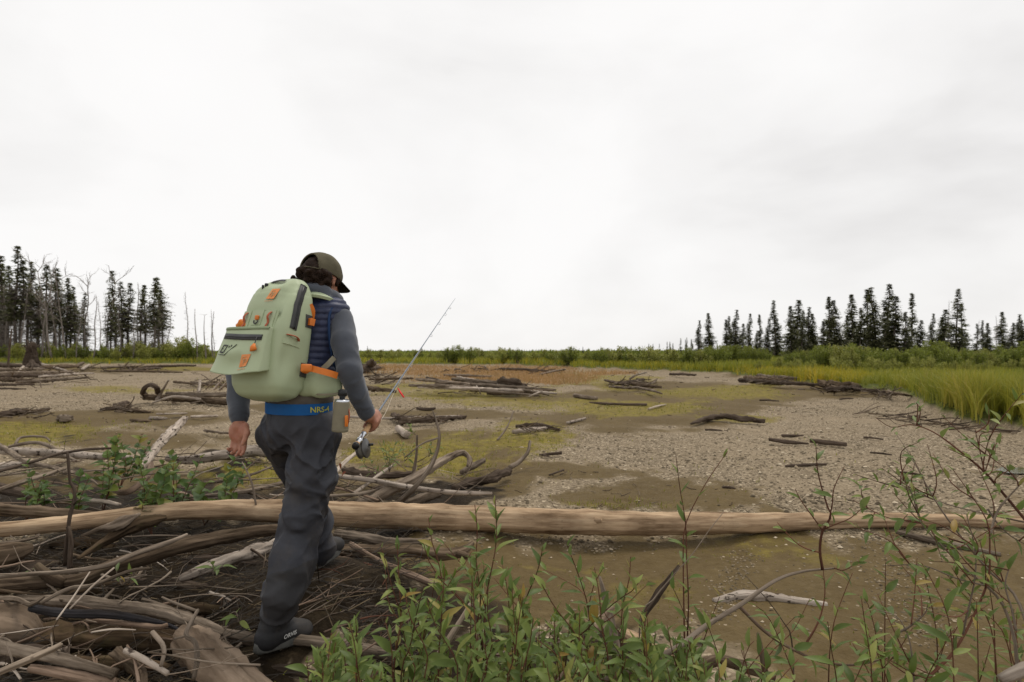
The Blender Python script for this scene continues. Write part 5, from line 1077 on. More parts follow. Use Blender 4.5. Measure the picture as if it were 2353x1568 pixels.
def sweat_folds(p):
    o = .002 * vnoise(p, 20, 18)
    for i, (c, rad, dv, kx, amp) in enumerate(((relb, .13, (.9, 0, .3), 34, .0055), (rwr + (relb - rwr) * .3, .1, (.85, 0, -.5), 44, .005), (rsh + [.02, 0, -.08], .12, (.3, 0, .95), 26, .004), (lwr + (lelb - lwr) * .3, .13, (1, 0, -.1), 40, .005), (P(715, 675, 2.93), .11, (.9, 0, -.5), 36, .008))):
        o -= 1.5 * amp * np.exp(-((p - c) ** 2).sum(1) / rad ** 2) * crease(p, dv, 8, kx, 20 + i)
    return o
S.fold(sweat_folds)
S.chain([neck + [0, 0, .02], hd(0, -.02, 0)], [.05, .05], 0); 
V, Q = S.mesh(); V = relax(V, Q, 1, .4)
part('sweater', V, Q, [M['sweater']])
del S
# sleeve seam and cuffs
for nm, a_, b_, r_ in (('cuff', rwr, relb, .0415), ('cuff', lwr, lelb, .046)):
    u = (b_ - a_) / np.linalg.norm(b_ - a_); pts = [a_ + u * t for t in np.linspace(.008, .05, 6)]
    Vt, Qt, Tt, uvt = tube(pts, np.array([.96, 1.0, 1.02, 1.02, 1.03, 1.0]) * r_, 22, .02, 3, cap=False); part(nm, Vt, Qt, [M['sweater']])

# -- quilted vest
Vs = Sdf((-1.4, 2.6, 1.22), (-.7, 3.25, 1.9), .006)
Vs.ell(P(712, 800, 2.95), (.162, .135, .24), TR, .05); Vs.ell(P(728, 742, 2.96), (.172, .125, .12), TR, .05); Vs.chain([P(700, 905, 2.92), P(705, 860, 2.93)], [.125, .13], .06)
Vs.cone(P(690, 722, 2.98), P(768, 718, 2.92), .07, .07, .05)
def quilt(p):
    z = p[:, 2]; s = (p - chest) @ RT_
    t = z * 100 + .6 * vnoise(p, 9, 30) + 3.2 * s
    return -.009 * np.abs(np.sin(t)) ** .6 + .005 - .003 * np.exp(-((((s * 9 + .4 * np.floor(t / np.pi)) % 1) - .5) / .09) ** 2) + .003 * vnoise(p, 30, 31)
Vs.fold(quilt)
Vs.cone(rsh + RT_ * .09, relb, .078, .06, 0, sub=True); Vs.cone(lsh - RT_ * .09, lelb, .078, .06, 0, sub=True)
V, Q = Vs.mesh(); V = relax(V, Q, 1, .25)
vest = part('vest', V, Q, [M['vest']])
del Vs
arm = [P(776, 694, 2.93), P(766, 704, 2.86), P(757, 725, 2.83), P(756, 760, 2.815), P(760, 800, 2.82), P(767, 835, 2.84), P(775, 850, 2.88)]
Vt, Qt, Tt, uvt = tube(catmull(arm, 24), .0065, 8); part('armhole_trim', Vt, [Qt, Tt], [M['vesttrim']], vest, np.zeros(3) + pbase)

# -- belt with its woven words
wc = P(687, 936, 2.89); ba_, bb_ = .1735, .129
def belt_pt(t, dz, off=0.0): return wc + RT_ * (ba_ + off) * np.cos(t)[..., None] + FW * (bb_ + off) * np.sin(t)[..., None] + UP * np.asarray(dz)[..., None]
t_ = np.linspace(0, 2 * np.pi, 97)[:-1]; rows = []
for dz, off in ((-.0255, -.001), (-.0255, .001), (.0255, .001), (.0255, -.001)): rows.append(belt_pt(t_, np.full(96, dz), off))
V = np.concatenate(rows); j = np.arange(96); k = (j + 1) % 96
Q = np.concatenate([np.stack([r * 96 + j, r * 96 + k, ((r + 1) % 4) * 96 + k, ((r + 1) % 4) * 96 + j], 1) for r in range(4)])
belt = part('belt', V, Q, [M['belt']], smooth=False)
def text_geo(s, size):
    cu = bpy.data.curves.new('t', 'FONT'); cu.body = s; cu.size = size; cu.resolution_u = 3; cu.offset = size * .018
    o = bpy.data.objects.new('t', cu); COL.objects.link(o); dg = bpy.context.evaluated_depsgraph_get(); me = bpy.data.meshes.new_from_object(o.evaluated_get(dg))
    V = np.array([v.co for v in me.vertices]); Fs = [list(p.vertices) for p in me.polygons]
    bpy.data.objects.remove(o); bpy.data.meshes.remove(me); bpy.data.curves.remove(cu)
    tri = []
    for f in Fs:
        for i in range(1, len(f) - 1): tri.append([f[0], f[i], f[i + 1]])
    return V, np.array(tri)
tt = np.linspace(np.pi * .98, 2.02 * np.pi, 400); bp = belt_pt(tt, np.zeros(400)); bpx = CX + bp[:, 0] / bp[:, 1] * F
front = (bpx > 560); arc = np.concatenate([[0], np.cumsum(np.linalg.norm(np.diff(bp, axis=0), axis=1))])
def belt_text(s, px0, size, dz):
    V, tr = text_geo(s, size); a0 = np.interp(px0, bpx[:np.argmax(bpx)], arc[:np.argmax(bpx)])
    t = np.interp(a0 + V[:, 0], arc, tt); part('lettering', belt_pt(t, V[:, 1] + dz, .0035), tr, [M['print_yellow']], belt, smooth=False)
belt_text('NRS-4', 712, .036, -.013); belt_text('4', 603, .036, -.013)

# -- boots
def boot(heel, toe, tilt, name='boot', words=False):
    d = toe - heel; L = np.linalg.norm(d); d /= L; r = np.cross(d, UP); r /= np.linalg.norm(r); u = np.cross(r, d)
    R = np.stack([d, r, u], 1); f = lambda x, y, z: heel + d * x * (L / .3) + r * y + u * z
    bb = Sdf(heel - .42, heel + .46, .006)
    bb.chain([f(.075, 0, .075), f(.085, 0, .235)], [.06, .064], .03); bb.chain([f(.06, 0, .05), f(.13, 0, .065), f(.2, 0, .052), f(.258, .004, .04)], [.05, .05, .046, .036], .03)
    bb.ell(f(.04, 0, .045), (.045, .045, .05), R, .03); bb.ell(f(.235, .0, .038), (.055, .05, .036), R, .03)
    bb.fold(lambda p: .0035 * vnoise(p, 26, 44) + .003 * np.sin((p - heel) @ u * 150 + 2 * vnoise(p, 12, 45)) * np.exp(-((((p - heel) @ u) - .13) / .05) ** 2))
    V, Q = bb.mesh(); q = (V - heel) @ R; V = relax(V, Q, 1, .4)
    b_ = part(name, V, Q, [M['boot']])
    # sole, an outline swept up with a rand
    t = np.linspace(0, 2 * np.pi, 40, endpoint=False); xs = .145 + .155 * np.cos(t); wd = np.interp(xs, [-.01, .03, .1, .2, .27, .3], [.03, .04, .04, .052, .045, .02])
    ring = lambda z, k: np.array([f(x * 1.0 if k == 1 else .145 + (x - .145) * k, np.sign(np.sin(a)) * w_ * abs(np.sin(a)) ** .55 * k, z + .018 * max(0, (x - .2) / .1)) for x, a, w_ in zip(xs, t, wd)])
    rings = [ring(-.004, .96), ring(.004, 1), ring(.024, 1), ring(.038, .985), ring(.044, .93)]
    V = np.concatenate(rings + [[f(.145, 0, -.004)]]); n = 40; Q = []; j = np.arange(n); k = (j + 1) % n
    for i in range(4): Q.append(np.stack([i * n + j, i * n + k, (i + 1) * n + k, (i + 1) * n + j], 1))
    Tr = np.stack([k, j, np.full(n, 5 * n)], 1); part('sole', V, [np.concatenate(Q), Tr], [M['sole']], b_)
    for i in range(4):
        z = .07 + .022 * i; x = .165 - .03 * i; Vt, Qt, Tt, _ = tube([f(x, -.042, z), f(x + .012, 0, z + .034), f(x, .042, z)], .0035, 5); part('lace', Vt, [Qt, Tt], [M['boot']], b_)
    if words:
        V, tr = text_geo('ORVIS', .026); X = f(.07, 0, 0)
        pts = np.array([f(.095 + a, .0, .047 + b + .1 * a) for a, b in V[:, :2]])
        # lay it on the outer face of the boot
        lay = np.array([.0605 - .03 * max(0, a - .03) for a in V[:, 0]]); part('lettering', pts + r * lay[:, None], tr, [M['white_print']], b_, smooth=False)
    return b_
boot(P(588, 1501, 2.65), P(712, 1459, 2.9), 0, words=True)
boot(P(720, 1308, 3.3), P(782, 1258, 3.56), 0)

# -- hair: curly mass with loose curls
Hh = Sdf(hc - .2, hc + .2, .004)
Hh.ell(hd(0, -.03, .005), (.085, .09, .1), HR, .01); Hh.ell(hd(0, -.05, -.03), (.08, .066, .05), HR, .02)
g = np.random.default_rng(61)
for i in range(130):
    a = g.uniform(-1.75, 1.45); e = g.uniform(-.85, .1); d = np.array([math.sin(a) * math.cos(e), -math.cos(a) * math.cos(e), math.sin(e)]); rr_ = np.array([.086, .1, .09])
    Hh.ell(hd(*(d * rr_ * g.uniform(.95, 1.12) + [0, -.012, -.012])), np.full(3, g.uniform(.009, .017)), None, .006)
for i in range(14): Hh.ell(hd(-.085 + g.normal(0, .01), -.05 + g.normal(0, .02), -.02 + g.normal(0, .018)), np.full(3, g.uniform(.012, .018)), None, .006)
for x in (-1, 1): Hh.cone(hd(x * .08, .028, .0), hd(x * .078, .024, -.035), .012, .008, .008)
Hh.fold(lambda p: .005 * vnoise(p, 75, 62) + .003 * vnoise(p, 150, 63))
Hh.ell(hd(0, .075, -.03), (.075, .055, .09), HR, 0, sub=True)
V, Q = Hh.mesh(); hair = part('hair', V, Q, [M['hair']])
mb = MB()
for i in range(420):
    a = g.uniform(-1.7, 1.4); e = g.uniform(-.8, .05); d = np.array([math.sin(a) * math.cos(e), -math.cos(a) * math.cos(e), math.sin(e)]); c = hd(*(d * [.09, .105, .094] * g.uniform(1.0, 1.1) + [0, -.012, -.012]))
    R0 = g.uniform(.006, .012); ax = g.normal(0, 1, 3); ax /= np.linalg.norm(ax); s1 = np.cross(ax, [.3, .5, .8]); s1 /= np.linalg.norm(s1); s2 = np.cross(ax, s1); th = np.linspace(0, g.uniform(3, 7), 8)
    mb.add(*tube(c + R0 * (np.cos(th)[:, None] * s1 + np.sin(th)[:, None] * s2) + ax * (th * .0022)[:, None], .0012, 3, cap=False))
o = ob('curls', mb.mesh('curls', [M['hair']]), hair); o['kind'] = 'stuff'; o.data.transform(Matrix.Translation(-Vector(pbase)))

# -- cap
def cap_pt(th, ph, off=0.0):
    rx, ry, rz = .091 + off, .113 + off, .101 + off
    return np.array([math.sin(th) * math.sin(ph) * rx, math.sin(th) * math.cos(ph) * ry - .012, math.cos(th) * rz + .022])
nt_, nph = 26, 84; Vc, Qc = [], []
for i in range(nt_ + 1):
    for j in range(nph):
        ph = 2 * np.pi * j / nph; lim = 1.78 + .02 * math.cos(ph)                 # rim dips in front
        th = .02 + (lim - .02) * i / nt_; q = cap_pt(th, ph)
        q = q * (1 - .006 * abs(math.cos(ph * 3)) ** 20 - 0) + .0025 * vnoise(q[None], 34, 70)[0]
        Vc.append(hd(*q))
for i in range(nt_):
    for j in range(nph):
        ph = 2 * np.pi * (j + .5) / nph - np.pi; lim = 1.78 + .02 * math.cos(2 * np.pi * (j + .5) / nph); th = .02 + (lim - .02) * (i + .5) / nt_
        if (ph / .74) ** 2 + ((th - 1.74) / .86) ** 2 < 1: continue               # the open arch at the back
        k = (j + 1) % nph; Qc.append([i * nph + j, i * nph + k, (i + 1) * nph + k, (i + 1) * nph + j])
cap = part('cap', np.array(Vc), np.array(Qc), [M['capm']]); md = cap.modifiers.new('thick', 'SOLIDIFY'); md.thickness = .003; md.offset = 1
ar = [hd(*cap_pt(1.74 - .88 * math.sin(a), np.pi + .76 * math.cos(a), .002)) for a in np.linspace(.02, np.pi - .02, 24)]
Vt, Qt, Tt, _ = tube(ar, .004, 6); part('arch_binding', Vt, [Qt, Tt], [M['capm']], cap)
st = [hd(*cap_pt(1.74, np.pi + a, .004)) for a in np.linspace(-.76, .76, 14)]
Vt, Qt, Tt, _ = tube(st, .009, 8, flat=.3); part('strap', Vt, [Qt, Tt], [M['capm']], cap)
Vt = hd(0, -.012, .125); bt = Sdf(Vt - .02, Vt + .02, .003); bt.ell(Vt, (.008, .008, .005), HR, 0); Vb, Qb = bt.mesh(); part('button', Vb, Qb, [M['capm']], cap)
Vb, Qb = [], []
for i in range(9):
    for j in range(25):
        ph = (j / 24 - .5) * 2.1; t = i / 8; b0 = cap_pt(1.76, ph); ext = .078 * math.cos(ph * .72) ** .8
        x = b0[0] * (1 + .1 * t); y = b0[1] + ext * t; z = b0[2] + .004 - .22 * ext * t - .9 * (b0[0] ** 2) * 3.2 * (t * .7 + .3) + .005
        Vb.append(hd(x, y, z))
for i in range(8):
    for j in range(24): Qb.append([i * 25 + j, i * 25 + j + 1, (i + 1) * 25 + j + 1, (i + 1) * 25 + j])
br = part('brim', np.array(Vb), np.array(Qb), [M['brimm']], cap); md = br.modifiers.new('thick', 'SOLIDIFY'); md.thickness = .004
# ------------------------------------------------------------------ backpack
M['tpu'] = fabric('pack_coated_fabric', (.37, .43, .275), .05, .55, 300, .12, .35, big=.25)
M['tpu_dark'] = fabric('pack_seam_fabric', (.22, .27, .16), .05, .6, 300, .1)
M['zip'] = plain('zipper_grey', (.05, .05, .052), .6, nscale=200, bump=.4)
M['orange'] = plain('orange_strap', (.62, .17, .02), .5, nvar=.08)
M['rust'] = plain('rust_leather', (.35, .085, .035), .55)
M['orange_print'] = plain('orange_print', (.68, .24, .07), .6, nvar=.06)
M['black'] = plain('black_plastic', (.012, .012, .013), .4)
M['charcoal'] = plain('charcoal_rubber', (.05, .05, .05), .6)
M['metal'] = plain('bright_metal', (.62, .64, .68), .3, .5, metal=1.0)
M['khaki'] = plain('khaki_nylon', (.2, .18, .125), .7, nvar=.08)
pk_up = UP + FW * .17 - RT_ * .0; pk_up /= np.linalg.norm(pk_up); pk_r = RT_ + UP * .03; pk_r -= pk_up * pk_r.dot(pk_up); pk_r /= np.linalg.norm(pk_r); pk_n = np.cross(pk_up, pk_r)
pk_n = pk_n if pk_n[1] < 0 else -pk_n                      # out of the back, towards the camera
PK0 = P(650, 922, 2.82); pk_up = pk_up * 1.045
pack = empty('backpack', tuple(PK0)); T(pack, 'sage green waterproof backpack with orange straps on the man\'s back', 'backpack')
def pw(x, y, z): return PK0 + pk_r * np.asarray(x)[..., None] + pk_n * np.asarray(y)[..., None] + pk_up * np.asarray(z)[..., None]
def ppart(name, V, faces, mat, parent=None, **kw): return ob(name, mesh_np(name, np.asarray(V) - PK0, faces, [M[mat]], **kw), parent or pack)
ZK = [-.01, .0, .015, .05, .1, .2, .3, .38, .44, .485, .52, .545, .553]
HW = [.05, .105, .132, .15, .157, .16, .157, .15, .14, .126, .106, .07, .02]
YO = [.12, .165, .185, .205, .212, .212, .205, .188, .168, .146, .118, .088, .06]
YI = [.08, .05, .03, .01, .0, .0, .0, .0, .004, .012, .025, .04, .055]
def prof(z): return np.interp(z, ZK, HW), np.interp(z, ZK, YI), np.interp(z, ZK, YO)
NEXP = 4.2
def back_pt(x, z, off=0.):
    hw, yi, yo = prof(z); yc, hd_ = (yi + yo) / 2, (yo - yi) / 2
    return pw(x, yc + hd_ * np.maximum(1 - np.abs(x / np.maximum(hw, 1e-4)) ** NEXP, 0) ** (1 / NEXP) + off, z)
def side_pt(y, z, off=0., s=1):
    hw, yi, yo = prof(z); yc, hd_ = (yi + yo) / 2, (yo - yi) / 2
    return pw(s * (hw * np.maximum(1 - np.abs((y - yc) / hd_) ** NEXP, 0) ** (1 / NEXP) + off), y, z)
nz, na = 70, 112
zz = np.concatenate([np.linspace(-.01, .06, 16)[:-1], np.linspace(.06, .46, 34)[:-1], np.linspace(.46, .553, 22)]); nz = len(zz)
aa = np.linspace(0, 2 * np.pi, na, endpoint=False)
hw, yi, yo = prof(zz); hw = np.convolve(np.pad(hw, 2, 'edge'), [.1, .2, .4, .2, .1], 'valid'); yo = np.convolve(np.pad(yo, 2, 'edge'), [.1, .2, .4, .2, .1], 'valid')
sgp = lambda v: np.sign(v) * np.abs(v) ** (2 / NEXP)
X = hw[:, None] * sgp(np.cos(aa))[None]; Y = ((yi + yo) / 2)[:, None] + ((yo - yi) / 2)[:, None] * sgp(np.sin(aa))[None]; Z = np.repeat(zz[:, None], na, 1)
L3 = np.stack([X, Y, Z], -1)
up_ = sstep(.3, .5, Z)
dent = .004 * vnoise(L3, 14, 3) + .009 * up_ * vnoise(L3, 12, 5) - .012 * np.exp(-((X - .095) ** 2 / .0012 + (Z - .43) ** 2 / .006)) * (Y > .06) + .011 * np.exp(-((X - .06) ** 2 / .0007 + (Z - .5) ** 2 / .002)) - .010 * np.exp(-((X - .005) ** 2 / .003 + (Z - .525) ** 2 / .0008))
dent -= .008 * np.exp(-((Z - .365) ** 2 / .0006)) * (Y > .12) * (X < .11)
dent -= .018 * np.exp(-((X - .15) ** 2 / .0006 + (Z - .16) ** 2 / .006 + (Y - .17) ** 2 / .001))
Nx = np.cos(aa)[None] * np.ones_like(X); Ny = np.sin(aa)[None] * np.ones_like(X)
X = X + dent * Nx; Y = Y + dent * Ny; Z = Z + dent * .5 * up_
V = pw(X, Y, Z).reshape(-1, 3)
ii = np.arange(nz - 1)[:, None] * na; j = np.arange(na)[None]; k = (j + 1) % na
Q = np.stack([ii + j, ii + k, ii + na + k, ii + na + j], -1).reshape(-1, 4)
V = np.vstack([V, pw(0, .1, -.012), pw(0, .06, .554)]); n0 = len(V)
jj = np.arange(na); kk = (jj + 1) % na
Tr = np.vstack([np.stack([kk, jj, np.full(na, n0 - 2)], 1), np.stack([jj + (nz - 1) * na, kk + (nz - 1) * na, np.full(na, n0 - 1)], 1)])
ppart('main_body', V, [Q, Tr], 'tpu')
def ribbon(name, fn, us, half, mat, parent=None, thick=.0025, n=3, **kw):
    """fn(u, w, off) -> points; strip of width 2*half lifted off the surface"""
    us = np.asarray(us); ws = np.linspace(-half, half, n)
    top_ = np.array([[fn(u, w, thick) for w in ws] for u in us]); bot = np.array([[fn(u, w, -.002) for w in ws] for u in us])
    V = np.concatenate([top_.reshape(-1, 3), bot.reshape(-1, 3)]); m = len(us); Q = []
    for i in range(m - 1):
        for j in range(n - 1):
            a = i * n + j; Q.append([a, a + 1, a + n + 1, a + n]); 
        for j in (0, n - 1):
            a = i * n + j; b = m * n + a; Q.append([a, a + n, b + n, b] if j == 0 else [a + n, a, b, b + n])
    for i in (0, m - 1):
        for j in range(n - 1): a = i * n + j; b = m * n + a; Q.append([a, b, b + 1, a + 1])
    return ppart(name, V, np.array(Q), mat, parent, **kw)
f1 = lambda v: np.array(v)
# side zipper: runs up and over the right edge
def zipc(t): return np.interp(t, [0, .5, .8, 1], [.15, .128, .1, .07]), np.interp(t, [0, .5, .8, 1], [.30, .41, .475, .515])
def zipf(u, w, off): y, z = zipc(u); return side_pt(f1(y + w), f1(z + w * .25), off + .001)
ribbon('side_zipper', zipf, np.linspace(0, 1, 22), .0165, 'charcoal', thick=.004)
ribbon('zipper_teeth', zipf, np.linspace(.01, 1, 22), .0035, 'black', thick=.0065)
ribbon('top_zipper', lambda u, w, off: back_pt(f1(u), f1(.535 - w - 4.5 * u * u), off + .004) , np.linspace(-.045, .03, 10), .006, 'zip', thick=.003)
# zip pull at the top left
for (x, z, s) in ((-.052, .505, (.014, .012, .02)), (-.06, .49, (.008, .01, .03))):
    bx_ = box((0, 0, 0), s, None, .003); ppart('zipper_pull', back_pt(f1(x), f1(z), .009) + bx_[0], [bx_[1], bx_[2]], 'black')
# raised panel with loops
def panel(name, x0, x1, z0, z1, off, mat='tpu', parent=None, n=7, r=.0):
    xs = np.linspace(x0, x1, n); zs = np.linspace(z0, z1, n); V = np.array([[back_pt(f1(x), f1(z), off) for x in xs] for z in zs]).reshape(-1, 3)
    Vb = np.array([[back_pt(f1(x), f1(z), -.004) for x in xs] for z in zs]).reshape(-1, 3); m = n * n; Q = []
    for i in range(n - 1):
        for j in range(n - 1): a = i * n + j; Q.append([a, a + 1, a + n + 1, a + n])
    rim = [j for j in range(n)] + [i * n + n - 1 for i in range(1, n)] + [(n - 1) * n + j for j in range(n - 2, -1, -1)] + [i * n for i in range(n - 2, 0, -1)]
    for a, b in zip(rim, rim[1:] + rim[:1]): Q.append([b, a, a + m, b + m])
    return ppart(name, np.vstack([V, Vb]), np.array(Q), mat, parent, smooth=False)
panel('reinforcement_panel', -.118, .098, .27, .375, .003)
panel('loop_tab', -.108, -.06, .275, .376, .006); panel('loop_tab', .035, .088, .275, .376, .006); panel('ring_tab', -.042, .016, .31, .38, .006)
for x in (-.084, .062):
    pts = [back_pt(f1(x), f1(z), o_) for z, o_ in ((.368, .006), (.36, .014), (.345, .02), (.33, .012), (.318, .008), (.305, .014), (.292, .014), (.278, .006))]
    Vt, Qt, Tt, _ = tube(catmull(pts, 20), .0068, 8, flat=.35); ppart('leather_loop', Vt, [Qt, Tt], 'rust')
bx_ = box((0, 0, 0), (.022, .008, .02), np.stack([pk_r, pk_n, pk_up], 1), .004); ppart('ring_strap', back_pt(f1(-.008), f1(.342), .012) + bx_[0], [bx_[1], bx_[2]], 'orange')
rg = [back_pt(f1(-.008 + .0115 * math.cos(a)), f1(.327 + .013 * math.sin(a)), .013) for a in np.linspace(np.pi * .95, 2.05 * np.pi, 12)]
Vt, Qt, Tt, _ = tube(rg, .003, 6); ppart('d_ring', Vt, [Qt, Tt], 'charcoal')

# printed mark: orange block with pale line letters, and the small line of print below
def mark(fn, parent, s=1.0):
    """fn(x, z, off): coordinates in the mark's own plane"""
    def poly(pts, off, mat, nm):
        V = np.array([fn(x * s, z * s, off) for x, z in pts]); c = V.mean(0); n = len(V)
        ppart(nm, np.vstack([V, c]), np.array([[i, (i + 1) % n, n] for i in range(n)]), mat, parent, smooth=False)
    bl = [(-.024, -.026), (-.016, -.023), (-.008, -.026), (0, -.0235), (.01, -.026), (.024, -.024), (.024, .026), (-.024, .026)]
    poly(bl, .0012, 'orange_print', 'printed_mark')
    for pts in ([(-.012, -.012), (-.012, .016), (.004, .016)], [(-.012, .004), (.0, .004)], [(.002, -.016), (.002, .006), (.014, .006), (.014, -.006), (.002, -.006)]):
        q = [fn(x * s, z * s, .0022) for x, z in pts]; Vt, Qt, Tt, _ = tube(q, .0011 * s, 4); ppart('printed_letter', Vt, [Qt, Tt], 'tpu', parent)
    for i in range(7):
        x = -.024 + i * .0072; poly([(x, -.036), (x + .005, -.036), (x + .005, -.0335), (x, -.0335)], .0012, 'orange_print', 'printed_line')
mark(lambda x, z, o_: back_pt(f1(.03 + x + z * .18), f1(.455 + z), .004 + o_ + .006), None, 1.0)

# front pocket: a wedge that flares to the bottom
pkx0, pkx1, pz0, pz1 = -.168, .1, .1, .297
def pocket_y(u, v):      # u across 0..1, v up 0..1
    out = .03 + (.1 - .03) * (1 - v) ** 1.15
    return out * (1 - .42 * (abs(2 * u - 1)) ** 5)
nu, nv = 40, 34; Vp = []
us = np.linspace(0, 1, nu); vs_ = np.linspace(0, 1, nv)
for v in vs_:
    for u in us:
        fl = 1 + .10 * (1 - v) ** 1.5; x = (pkx0 + pkx1) / 2 + (u - .5) * (pkx1 - pkx0) * fl; z = pz0 + v * (pz1 - pz0) - .018 * (1 - v) * (1 - (2 * u - 1) ** 2)
        dent = -.02 * math.exp(-((u - .45) / .24) ** 2 - ((v - .16) / .22) ** 2) + .01 * math.exp(-((u - .42) / .3) ** 2 - ((v - .45) / .14) ** 2) - .014 * math.exp(-((u - .7 + .3 * v) / .08) ** 2 - ((v - .25) / .2) ** 2) * .6
        hw_, yi_, yo_ = prof(.2); Vp.append(pw(f1(x), f1(yo_ - .004 + pocket_y(u, v) + dent + .003 * vnoise(np.array([[x, z, 0]]), 30, 9)[0]), f1(z)))
front = np.array(Vp); backv = []
for v in vs_:
    for u in us:
        fl = 1 + .06 * (1 - v); x = (pkx0 + pkx1) / 2 + (u - .5) * (pkx1 - pkx0) * fl; z = pz0 + v * (pz1 - pz0) + .02 * (1 - v)
        backv.append(pw(f1(x * .93), f1(prof(.2)[2] - .03), f1(z)))
V = np.vstack([front, np.array(backv)]); m = nu * nv; Q = []
for i in range(nv - 1):
    for j in range(nu - 1): a = i * nu + j; Q.append([a, a + 1, a + nu + 1, a + nu])
rim = [j for j in range(nu)] + [i * nu + nu - 1 for i in range(1, nv)] + [(nv - 1) * nu + j for j in range(nu - 2, -1, -1)] + [i * nu for i in range(nv - 2, 0, -1)]
for a, b in zip(rim, rim[1:] + rim[:1]): Q.append([b, a, a + m, b + m])
pocket = ppart('front_pocket', V, np.array(Q), 'tpu')
def pocket_pt(u, v, off):
    i = np.clip(v * (nv - 1), 0, nv - 1.001); j = np.clip(u * (nu - 1), 0, nu - 1.001); a, b = int(i), int(j); fi, fj = i - a, j - b
    g_ = front.reshape(nv, nu, 3); q = (g_[a, b] * (1 - fi) * (1 - fj) + g_[a + 1, b] * fi * (1 - fj) + g_[a, b + 1] * (1 - fi) * fj + g_[a + 1, b + 1] * fi * fj)
    return q + pk_n * off
ribbon('pocket_zipper', lambda u, w, off: pocket_pt(u, .8 + w * 5 - .05 * u, off), np.linspace(.06, .93, 26), .012, 'zip', pocket, .004)
ribbon('zipper_teeth', lambda u, w, off: pocket_pt(u, .8 + w * 5 - .05 * u, off), np.linspace(.07, .92, 26), .002, 'black', pocket, .006)
ribbon('pocket_top_hem', lambda u, w, off: pocket_pt(u, .965 + w * 5, off + .001), np.linspace(0, 1, 22), .006, 'tpu_dark', pocket, .003)
q = [pocket_pt(.86, .76, .008), pocket_pt(.87, .68, .012), pocket_pt(.87, .6, .012)]; Vt, Qt, Tt, _ = tube(q, .0022, 5); ppart('pull_cord', Vt, [Qt, Tt], 'zip', pocket)
q = [pocket_pt(.865, .61, .012), pocket_pt(.875, .54, .016), pocket_pt(.9, .46, .016)]; Vt, Qt, Tt, _ = tube(q, [.005, .013, .016], 8, flat=.5); ppart('pull_tag', Vt, [Qt, Tt], 'orange', pocket)
mark(lambda x, z, o_: pocket_pt(.74 + (x + z * .14) * 3.9, .27 + z * 5.2, o_ + .002), pocket, .95)
def ppoly(pts, off, mat, nm, th=.003):
    V = np.array([pocket_pt(u, v, off) for u, v in pts]); Vb = np.array([pocket_pt(u, v, off - th) for u, v in pts]); n = len(V); c = V.mean(0)
    Tr = [[i, (i + 1) % n, 2 * n] for i in range(n)]; Q = [[(i + 1) % n, i, i + n, (i + 1) % n + n] for i in range(n)]
    ppart(nm, np.vstack([V, Vb, c]), [np.array(Q), np.array(Tr)], mat, pocket, smooth=False)
ppoly([(.155, .39), (.3, .39), (.47, .62), (.18, .62)], .004, 'tpu', 'moulded_tab')
for pts in ([(.172, .425), (.188, .425), (.208, .6), (.192, .6)], [(.2, .415), (.258, .415), (.262, .45), (.203, .45)], [(.215, .57), (.268, .57), (.272, .602), (.22, .602)], [(.266, .425), (.283, .425), (.303, .6), (.286, .6)], [(.335, .54), (.352, .54), (.352, .58), (.335, .58)], [(.368, .565), (.385, .565), (.385, .605), (.368, .605)], [(.228, .49), (.24, .49), (.24, .525), (.228, .525)], [(.3, .385), (.308, .38), (.475, .61), (.465, .618)], [(.15, .38), (.302, .38), (.302, .392), (.15, .392)]): ppoly(pts, .0052, 'black', 'tab_slot', .001)
# side handle and its tab
def sq(y0, y1, z0, z1, off, mat, nm, sh=0.0, parent=None):
    V = np.array([[side_pt(f1(y), f1(z + sh * (y - y0)), off) for y in np.linspace(y0, y1, 5)] for z in np.linspace(z0, z1, 5)]).reshape(-1, 3); Vb = np.array([[side_pt(f1(y), f1(z + sh * (y - y0)), -.006) for y in np.linspace(y0, y1, 5)] for z in np.linspace(z0, z1, 5)]).reshape(-1, 3); Q = []
    for i in range(4):
        for j in range(4): a = i * 5 + j; Q.append([a, a + 5, a + 6, a + 1])
    rim = [0, 1, 2, 3, 4, 9, 14, 19, 24, 23, 22, 21, 20, 15, 10, 5]
    for a, b in zip(rim, rim[1:] + rim[:1]): Q.append([a, b, b + 25, a + 25])
    return ppart(nm, np.vstack([V, Vb]), np.array(Q), mat, parent, smooth=False)
sq(.1, .185, .225, .288, .003, 'tpu', 'handle_tab', .1)
pts = [side_pt(f1(y), f1(z), o_) for y, z, o_ in ((.178, .272, .005), (.168, .271, .012), (.145, .268, .018), (.125, .262, .013), (.118, .255, .005))]
Vt, Qt, Tt, _ = tube(catmull(pts, 14), .008, 8, flat=.35); ppart('side_handle', Vt, [Qt, Tt], 'rust')
